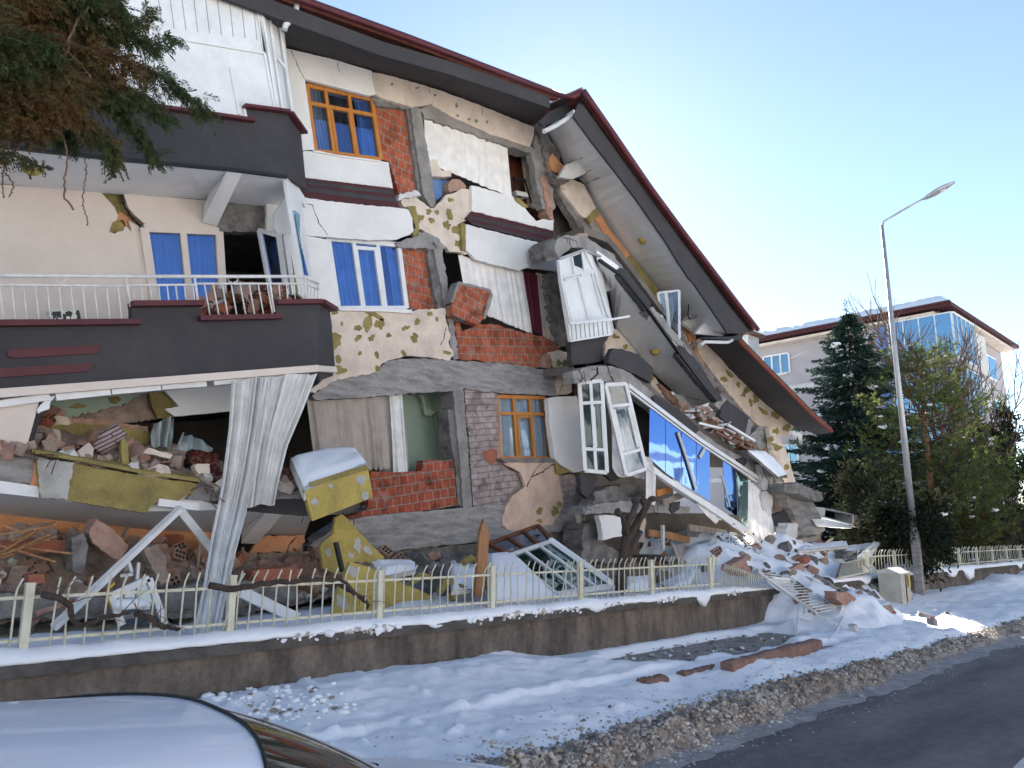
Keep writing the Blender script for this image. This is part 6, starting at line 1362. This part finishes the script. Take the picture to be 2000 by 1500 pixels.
def face(a0, a1, b1, b0, n, m_):
    rows = []
    for k in range(m_ + 1):
        v = k / m_; rows.append([a0.lerp(a1, i / n).lerp(b0.lerp(b1, i / n), v) + Vector((0, 0, (.46 + .07 * nz(i * .35, v * 5, 1, 3) + .08 * nz(i * 1.1, v * 9, 1, 5)) * sm(0, .05, v) - .06 * abs(nz(i * .8, 0, 1, 7)) * (v == 0))) for i in range(n + 1)])
    b.grid(rows)
face(cu[3], cu[0], rg[0], rg[1], 90, 12); face(cu[0], cu[1], rg[0], rg[0], 50, 12); face(cu[1], cu[2], rg[1], rg[0], 20, 6); face(cu[2], cu[3], rg[1], rg[1], 20, 6)
b.obj('snow', 'snow', rf)
b = MB()
b.box((NX - e - .06, NY + 14, z0 + .22), (.13, 30, .13)); b.obj('gutter', 'maroonp', rf)
MB().box((NX - .45, NY + 14, z0 - .25), (.8, 28, .18)).obj('eave_board', 'cream', nb)
MB().box((NX + 6.75, NY - .45, z0 - .25), (13.5, .8, .18)).obj('eave_board', 'cream', nb)
MB().box((NX + 2.2, NY + 18, z0 + 1.25), (.9, 1.6, 1.0)).obj('roof_hatch', 'maroon', rf)
for z in (NZ_ - 3.45, NZ_ - 6.5, NZ_ - 9.5): MB().box((NX - .03, NY + 14, z), (.08, 28.02, .3)).obj('floor_band', 'lgrey', nb)
def nwin(y0, y1, z0_, z1, n, mg='gsky'):
    b = MB()
    for i in range(n + 1): y = y0 + (y1 - y0) * i / n; b.box((NX - .03, y, (z0_ + z1) / 2), (.12, .10, z1 - z0_))
    for z in (z0_, z1): b.box((NX - .035, (y0 + y1) / 2, z), (.12, y1 - y0 + .1, .10))
    b.box((NX - .08, (y0 + y1) / 2, z0_ - .09), (.3, y1 - y0 + .4, .08)); f = b.obj('window', 'pvc', nb)
    MB().box((NX - .012, (y0 + y1) / 2, (z0_ + z1) / 2), (.02, y1 - y0, z1 - z0_)).obj('pane', mg, f)
    MB().box((NX - .004, (y0 + y1) / 2, (z0_ + z1) / 2), (.006, y1 - y0, z1 - z0_)).obj('blind', 'darkin', f)  # dark sheet behind the pane, painted for the shade of the room
for s, n in (('J 150 540 330 503 342 655 165 660', 3), ('J 268 1165 392 1155 402 1310 290 1318', 2)):
    q = [PX(x, y, NX) for x, y in px(s)]; nwin(q[0].y, q[1].y, (q[2].z + q[3].z) / 2, (q[0].z + q[1].z) / 2, n)
for zz in (NZ_ - 7.9, NZ_ - 10.9): nwin(NY + 5.2, NY + 6.8, zz, zz + 1.4, 2)
q = [PX(x, y, NX) for x, y in px('J 1004 290 1030 900')]; MB().tube([(NX - .12, q[0].y, q[0].z), (NX - .12, q[0].y, 1)], .07, 6).obj('downpipe', 'lgrey', nb)
q = [PX(x, y, NX) for x, y in px('J 340 545 460 490')]; MB().tube(q, .05, 6).obj('vent_pipe', 'pipe', nb)
# glazed corner balconies
for k, (zb, zt) in enumerate(((NZ_ - 3.2, NZ_ - .5), (NZ_ - 6.3, NZ_ - 3.7), (NZ_ - 9.3, NZ_ - 6.7))):
    t_ = MB(); dY = 3.6; dX = 4.2
    t_.box((NX - .45, NY + dY / 2 - .45, zb - .12), (.95, dY + .9, .3)); t_.box((NX + dX / 2, NY - .45, zb - .12), (dX, .95, .3)); fr = t_.obj('corner_balcony', 'mauve', nb)
    gb = MB(); gb.box((NX - .86, NY + dY / 2 - .9, (zb + zt) / 2 + .05), (.03, dY + .0, zt - zb)); gb.obj('glazing', 'gsky', fr)
    gb = MB(); gb.box((NX + dX / 2 - .86, NY - .92, (zb + zt) / 2 + .05), (dX, .03, zt - zb)); gb.obj('glazing', 'gsky', fr)
    MB().box((NX - .55, NY + 1.1, (zb + zt) / 2 + .1), (.05, 2.6, zt - zb - .4)).obj('blind', 'lblind', fr)
    MB().box((NX - .3, NY + 3.0, (zb + zt) / 2), (.4, 1.0, zt - zb)).obj('blind', 'cblue', fr)
    ms = MB()
    for i in range(5): ms.box((NX - .88, NY - .9 + dY * i / 4, (zb + zt) / 2 + .05), (.06, .05, zt - zb))
    for i in range(6): ms.box((NX - .86 + dX * i / 5, NY - .94, (zb + zt) / 2 + .05), (.05, .06, zt - zb))
    for z in (zb + .06, zt + .05): ms.box((NX - .88, NY + dY / 2 - .9, z), (.07, dY, .07)); ms.box((NX + dX / 2 - .86, NY - .94, z), (dX, .07, .07))
    ms.obj('glazing_bars', 'pvc', fr)
    MB().box((NX + 6.2, NY - .3, (zb + zt) / 2), (2.0, .6, zt - zb)).obj('pier', 'lgrey', nb)
    b = MB(); b.box((NX + 10.5, NY - .03, zb + 1.2), (2.2, .1, 1.7)); b.obj('window', 'pvc', nb); MB().box((NX + 10.5, NY - .09, zb + 1.2), (1.9, .03, 1.45)).obj('pane', 'gsky', nb)
# chimney house just showing over the broken eave
t = thing('roof_hut', PX(1480, 650, 44), 'small white roof hut with a snowy lid showing behind the broken eave', 'roof hut')
p = PX(1452, 652, 44); MB().box((p.x + 1, p.y + .2, p.z - 3.0), (1.4, .7, 6.0)).obj('hut', 'lgrey', t); MB().box((p.x + 1, p.y + .1, p.z + .08), (1.8, 1.3, .14)).obj('lid', 'woodb', t); MB().box((p.x + 1, p.y + .1, p.z + .25), (1.7, 1.2, .2)).obj('snow', 'snow', t)

# ================================================================ TREES
def quad_leaf(b, p, d, n_, L, w_, mi=0):
    d = d.normalized(); s_ = d.cross(n_)
    if s_.length < 1e-3: s_ = d.cross(Vector((1, .2, .1)))
    s_ = s_.normalized() * w_; k = len(b.v)
    b.v += [p - s_ * .5, p + d * (L * .5) - s_, p + d * L, p + d * (L * .5) + s_]; b.f.append([k, k + 1, k + 2, k + 3]); b.m.append(mi); b.sm.append(False)
def rv(r_, z=1.0): return Vector((r_.gauss(0, 1), r_.gauss(0, 1), r_.gauss(0, 1) * z))
def spruce(base, h, rad_, lab, seed, mat_, snow_n=40, bare=.8, per=6, droop=.25):
    r_ = random.Random(seed); base = Vector(base); t = thing('spruce_tree', base, lab, 'tree')
    MB().tube([base, base + Vector((.05, .03, h * .5)), base + Vector((0, 0, h + .4))], .17 * h / 12, 8, .012).obj('trunk', 'bark', t)
    b = MB(); sn = MB(); z = bare; tips = []
    while z < h - .15:
        f = 1 - z / h; Rz = rad_ * (f ** .8) * r_.uniform(.7, 1.2) + .02
        for i in range(per):
            a = r_.uniform(0, 6.283); L = Rz * r_.uniform(.7, 1.15); o = base + Vector((0, 0, z)); dr = Vector((math.cos(a), math.sin(a), 0))
            steps = max(4, int(L / .16)); sd_ = Vector((-dr.y, dr.x, 0))
            for k in range(1, steps + 1):
                u_ = k / steps; p = o + dr * (L * u_) + Vector((0, 0, -droop * L * u_ + .32 * droop * L * u_ * u_ * 2.2))
                wd = .42 * L * (1 - u_) * .8 + .08
                for s_ in (-1, 1):
                    for q in range(5):
                        e = r_.random() * wd; pp = p + sd_ * (s_ * e) + Vector((0, 0, -.22 * e + r_.uniform(-.06, .06)))
                        quad_leaf(b, pp, dr * .9 + sd_ * (s_ * .8) + Vector((0, 0, r_.uniform(-.7, .25))), rv(r_), r_.uniform(.14, .36), r_.uniform(.025, .06))
            tips.append(o + dr * (L * r_.uniform(.45, .9)) + Vector((0, 0, -droop * L * .5 + .05)))
        z += .20 * (h / 12) * r_.uniform(.8, 1.2)
    for k in range(60):
        dz = 1.5 * r_.random(); quad_leaf(b, base + Vector((r_.gauss(0, .03 + .06 * dz), r_.gauss(0, .03 + .06 * dz), h + .5 - dz)), Vector((r_.gauss(0, .35), r_.gauss(0, .35), .8)), rv(r_), .22, .02)
    b.obj('crown', mat_, t)
    for p in r_.sample(tips, min(snow_n, len(tips))):
        for k in range(3): sn.lump(p + Vector((r_.gauss(0, .12), r_.gauss(0, .12), r_.gauss(0, .03))), r_.uniform(.05, .17), r_, (1.4, 1.4, .8), 0, True, .4)
    sn.obj('snow', 'snow', t, kind='stuff'); return t
spruce((37.0, 14.4, 0), 12.7, 5.8, 'tall dark blue green spruce with snow patches before the mauve house', 5, 'spr', 45, 1.4, 8, .28)
def pine(base, h, rad_, lab, seed, z0=1.2):
    r_ = random.Random(seed); base = Vector(base); t = thing('pine_tree', base, lab, 'tree')
    MB().tube([base, base + Vector((.06, .02, h * .5)), base + Vector((0, 0, h))], .16, 9, .03).obj('trunk', 'barko', t)
    b = MB(); br = MB(); sn = MB(); dead = MB(); z = z0
    while z < h - .2:
        f = 1 - (z - z0) / (h - z0); Rz = rad_ * (.25 + .75 * f ** .7)
        for i in range(7):
            a = r_.uniform(0, 6.283); L = Rz * r_.uniform(.55, 1.15); o = base + Vector((0, 0, z + r_.uniform(-.15, .15))); dr = Vector((math.cos(a), math.sin(a), 0))
            pts = [o + dr * (L * u_) + Vector((0, 0, .10 * L * u_ + .22 * L * u_ * u_)) for u_ in (0, .35, .7, 1)]; br.tube(pts, .025, 5, .01)
            for k in range(int(6 + L * 8)):
                u_ = r_.uniform(.3, 1.0); p = o + dr * (L * u_) + Vector((0, 0, .10 * L * u_ + .22 * L * u_ * u_)) + rv(r_) * (.10 + .10 * (1 - u_) * L * .5)
                dd = (dr + rv(r_) * .5 + Vector((0, 0, .5))).normalized(); tgt = dead if (u_ < .45 and r_.random() < .14) else b
                for q in range(9): quad_leaf(tgt, p, dd + rv(r_) * .55, rv(r_), r_.uniform(.12, .24), r_.uniform(.010, .020))
                if r_.random() < .008: sn.lump(p + Vector((0, 0, .05)), r_.uniform(.05, .13), r_, (1.5, 1.3, .7), 0, True, .4)
        z += .40 * r_.uniform(.8, 1.25)
    b.obj('crown', 'pin', t); br.obj('limbs', 'bark', t); dead.obj('dead_needles', 'pinb', t); sn.obj('snow', 'snow', t, kind='stuff'); return t
pine((33.4, 10.3, .6), 8.8, 3.9, 'yellow green pine with an orange trunk beside the street lamp', 9)
pine((38.5, 10.8, .6), 5.4, 3.0, 'lower yellow green pine to the right of the orange trunked one', 10)
def bare_tree(base, h, lab, seed, n0=5):
    r_ = random.Random(seed); base = Vector(base); t = thing('bare_tree', base, lab, 'tree'); b = MB(); tr = MB()
    def grow(p, d, L, r0, lev, m_):
        q = [p]; dd = d
        for k in range(4): dd = (dd + rv(r_) * .09 + Vector((0, 0, .05))).normalized(); q.append(q[-1] + dd * (L / 4))
        m_.tube(q, max(r0, .016), 5 if lev else 8, max(.012, r0 * .55))
        if lev < 4:
            for k in range(4 if lev else n0):
                c = r_.uniform(.25, 1); i = min(3, int(c * 4)); pp = q[i].lerp(q[i + 1], c * 4 - i)
                grow(pp, (dd + rv(r_) * (.36 if lev else .3)).normalized(), L * r_.uniform(.5, .8), r0 * .58, lev + 1, b)
    grow(base, Vector((0, 0, 1)), h * .5, .16, 0, tr); tr.obj('trunk', 'twig', t); b.obj('branches', 'twig', t); return t
bare_tree((43.5, 11.4, .5), 13.2, 'leafless tree with fine upright branches in front of the glazed corner', 12, 8)
bare_tree((49.5, 11.8, .5), 13.0, 'leafless tree at the right edge beyond the pines', 13, 7)
def shrub(base, ext, lab, seed, mat_, n, nm='evergreen_shrub', lw=.03, ll=.16, clumps=70, snow=0, cat='shrub'):
    r_ = random.Random(seed); base = Vector(base); t = thing(nm, base, lab, cat); b = MB(); st = MB(); sn = MB()
    cs = []
    for k in range(clumps):
        v = rv(r_).normalized() * (r_.random() ** .45); c = base + Vector((v.x * ext[0], v.y * ext[1], ext[2] * (.5 + .5 * v.z))); c += Vector((nz(k, 1, .7, seed), nz(k, 2, .7, seed), nz(k, 3, .7, seed))) * .4; cs.append((c, r_.uniform(.2, .5)))
    for c, s_ in cs:
        st.tube([base + Vector((r_.gauss(0, .15), r_.gauss(0, .15), .1)), (base + c) / 2 + rv(r_) * .15, c], .025, 5, .006)
        od = (c - base - Vector((0, 0, ext[2] * .4))).normalized()
        for q in range(int(n / clumps)): quad_leaf(b, c + rv(r_) * s_ * .5, od + rv(r_) * .7, rv(r_), ll * r_.uniform(.6, 1.4), lw * r_.uniform(.7, 1.4))
        if snow and r_.random() < snow and c.z > base.z + ext[2] * .45: sn.lump(c + Vector((0, -.1, s_ * .5)), r_.uniform(.08, .22), r_, (1.5, 1.3, .6), 0, True, .3)
    b.obj('crown', mat_, t); st.obj('stems', 'bark', t)
    if sn.v: sn.obj('snow', 'snow', t, kind='stuff')
    return t
shrub((27.6, 10.6, .6), (1.5, 1.3, 4.0), 'dark upright evergreen shrub just beyond the heap, left of the lamp', 21, 'evg', 9000, lw=.035)
shrub((25.4, 8.45, 1.15), (1.35, .95, 2.3), 'dark juniper crowding round the street lamp above the wall', 22, 'evg', 12000, snow=.12)
shrub((34.5, 9.9, .9), (2.8, 1.0, 3.3), 'green bushy shrub with snow tufts to the right of the lamp', 23, 'shr', 12000, snow=.25)
shrub((39, 10.2, .9), (3.0, 1.1, 3.0), 'brownish green shrub far right behind the distant railing', 24, 'shr', 9000, snow=.1)
shrub((49.5, 11.3, .6), (3.2, 1.8, 8.4), 'tall dark evergreen at the right edge of the picture', 25, 'evg', 12000, 'evergreen_tree', .05, .25, 110, 0, 'tree')
shrub((18.2, 10.4, .9), (.6, .4, .6), 'small green bush crushed behind the fence near the pruned tree', 26, 'shr', 1500, lw=.02, ll=.08, clumps=20)
# ---- conifer whose branches hang in at the upper left
t = thing('cypress_tree', (-1.2, 8.9, .5), 'brown and green conifer branches hanging in at the upper left', 'tree')
MB().tube([(-1.4, 9.2, .4), (-1.35, 9.1, 6), (-1.2, 9.0, 13)], .2, 9, .08).obj('trunk', 'bark', t)
rc = random.Random(55); cb = MB(); lb = MB()
def spray(p, d, L, rnd):
    d = d.normalized(); side = d.cross(Vector((rnd.gauss(0, .4), -1, rnd.gauss(0, .4)))).normalized(); n = int(L / .017) + 3
    for k in range(n):
        u_ = k / n; q = p + d * (L * u_) + Vector((0, 0, -.25 * L * u_ * u_)); w_ = .30 * L * (1 - u_) ** .7 + .03
        for s_ in (-1, 1):
            dd = d * .9 + side * (s_ * .8) + Vector((0, 0, -.35)) + rv(rnd) * .18
            quad_leaf(cb, q, dd, rv(rnd) + Vector((0, -1, 0)), w_ * rnd.uniform(.6, 1.1), .0045 + .003 * rnd.random())
strokes = [('-80 -40 60 -60 200 -20 250 40', 8.6, 1.0), ('-90 0 80 10 200 50 300 90 330 75', 8.4, 1.0), ('-80 60 90 70 220 110 320 150 380 195 402 218', 8.3, 1.1), ('-90 110 60 130 180 170 260 190 330 230', 8.2, 1.0),
           ('-90 150 40 170 140 220 210 270 225 318', 8.1, .9), ('-90 90 100 130 200 190 270 250 305 315', 8.3, .85), ('-80 200 0 220 60 250 90 250', 8.1, .8), ('-60 20 60 60 150 120 230 160', 9.0, 1.2), ('-90 -30 100 40 220 70 290 30', 9.1, 1.0),
           ('-80 130 50 180 110 230 160 240', 8.7, 1.1), ('-60 50 80 120 190 140 290 195', 8.9, 1.2), ('-90 -60 40 -10 150 20 225 -10', 8.9, 1.1), ('-80 180 20 190 100 230 130 270', 8.5, .9), ('-90 10 0 50 90 90 150 170', 8.0, 1.1), ('-60 295 20 300 60 318 85 328', 7.9, .35), ('-50 -50 100 -30 180 0 235 20', 8.2, 1.1), ('-90 60 -20 80 60 140 100 200', 8.0, 1.1)]
for s, Y, k_ in strokes:
    q = resample(line3('T ' + s, Y), 44); lb.tube(q, .03, 6, .006)
    for i, p in enumerate(q):
        v = i / 43; d0 = (q[min(43, i + 1)] - q[max(0, i - 1)]).normalized()
        for k in range(7 if k_ > .5 else 2):
            L = k_ * rc.uniform(.14, .36) * (1.15 - .6 * v); dd = d0 * rc.uniform(.3, 1.0) + Vector((rc.gauss(0, .5), rc.gauss(0, .6), rc.gauss(-.55, .45)))
            spray(p + rv(rc) * .04, dd, L, rc)
spray(q[-1], d0, .2, rc)
p = P(372, 190, 8.3); spray(p, Vector((1, 0, .02)), .28, rc); spray(P(395, 186, 8.3), Vector((1, -.2, .25)), .2, rc)
cb.obj('foliage', 'cyp', t); lb.obj('limbs', 'bark', t)
tw = MB()
for s, r_ in (('A 480 -20 490 60 440 100 380 230 380 290 300 340 285 440 295 590 345 740 372 860 365 1000 358 1090 365 1105 395 1140 404 1168', .010), ('A 380 290 440 350 500 420 515 470', .006), ('A 475 885 482 960 460 1090 462 1150 485 1210 488 1262', .006), ('A 45 870 20 960 60 1000 78 1040 50 1100', .006), ('A 45 870 10 990 20 1100', .006), ('A 85 620 50 760 45 870', .006)):
    q = resample(line3(s, 8.2), 60); tw.tube([p + rv(rc) * .006 for p in q], r_, 5)
tw.obj('dangling_twigs', 'twig', t)

# ---------------------------------------------------------------- the other side of the street (behind the camera; it shows in the panes and throws light back)
for i, (x, wd, ht, m_, lab) in enumerate(((-22, 17, 9.5, 'wallcream', 'cream house across the street, facing the ruin from the left'), (1, 18, 9.0, 'white', 'white house across the street, straight opposite the ruin'), (25, 19, 9.5, 'wallcream', 'cream house across the street, opposite the heap'), (50, 20, 9.0, 'white', 'white house across the street, opposite the far railing'))):
    t = thing('opposite_house', (x, -21, -.3), lab, 'building', 'houses across the street')
    MB().box((x, -21, ht / 2 - .3), (wd, 10, ht)).obj('wall', m_, t)
    b = MB(); z = ht - .28; b.add([(x - wd / 2 - .6, -15.4, z), (x + wd / 2 + .6, -15.4, z), (x + wd / 2 + .6, -26.6, z), (x - wd / 2 - .6, -26.6, z), (x - wd / 2 + 4, -21, z + 2.2), (x + wd / 2 - 4, -21, z + 2.2)], [(3, 2, 1, 0), (0, 1, 5, 4), (1, 2, 5), (2, 3, 4, 5), (3, 0, 4)]); b.obj('roof', 'snow', t)
    for k in range(3):
        for j in range(4):
            f = MB(); xx = x - wd / 2 + wd * (j + .5) / 4; f.box((xx, -15.98, 1.4 + 2.9 * k), (1.7, .12, 1.5)); fo = f.obj('window', 'pvc', t); MB().box((xx, -15.9, 1.4 + 2.9 * k), (1.5, .05, 1.3)).obj('pane', 'gdark', fo)
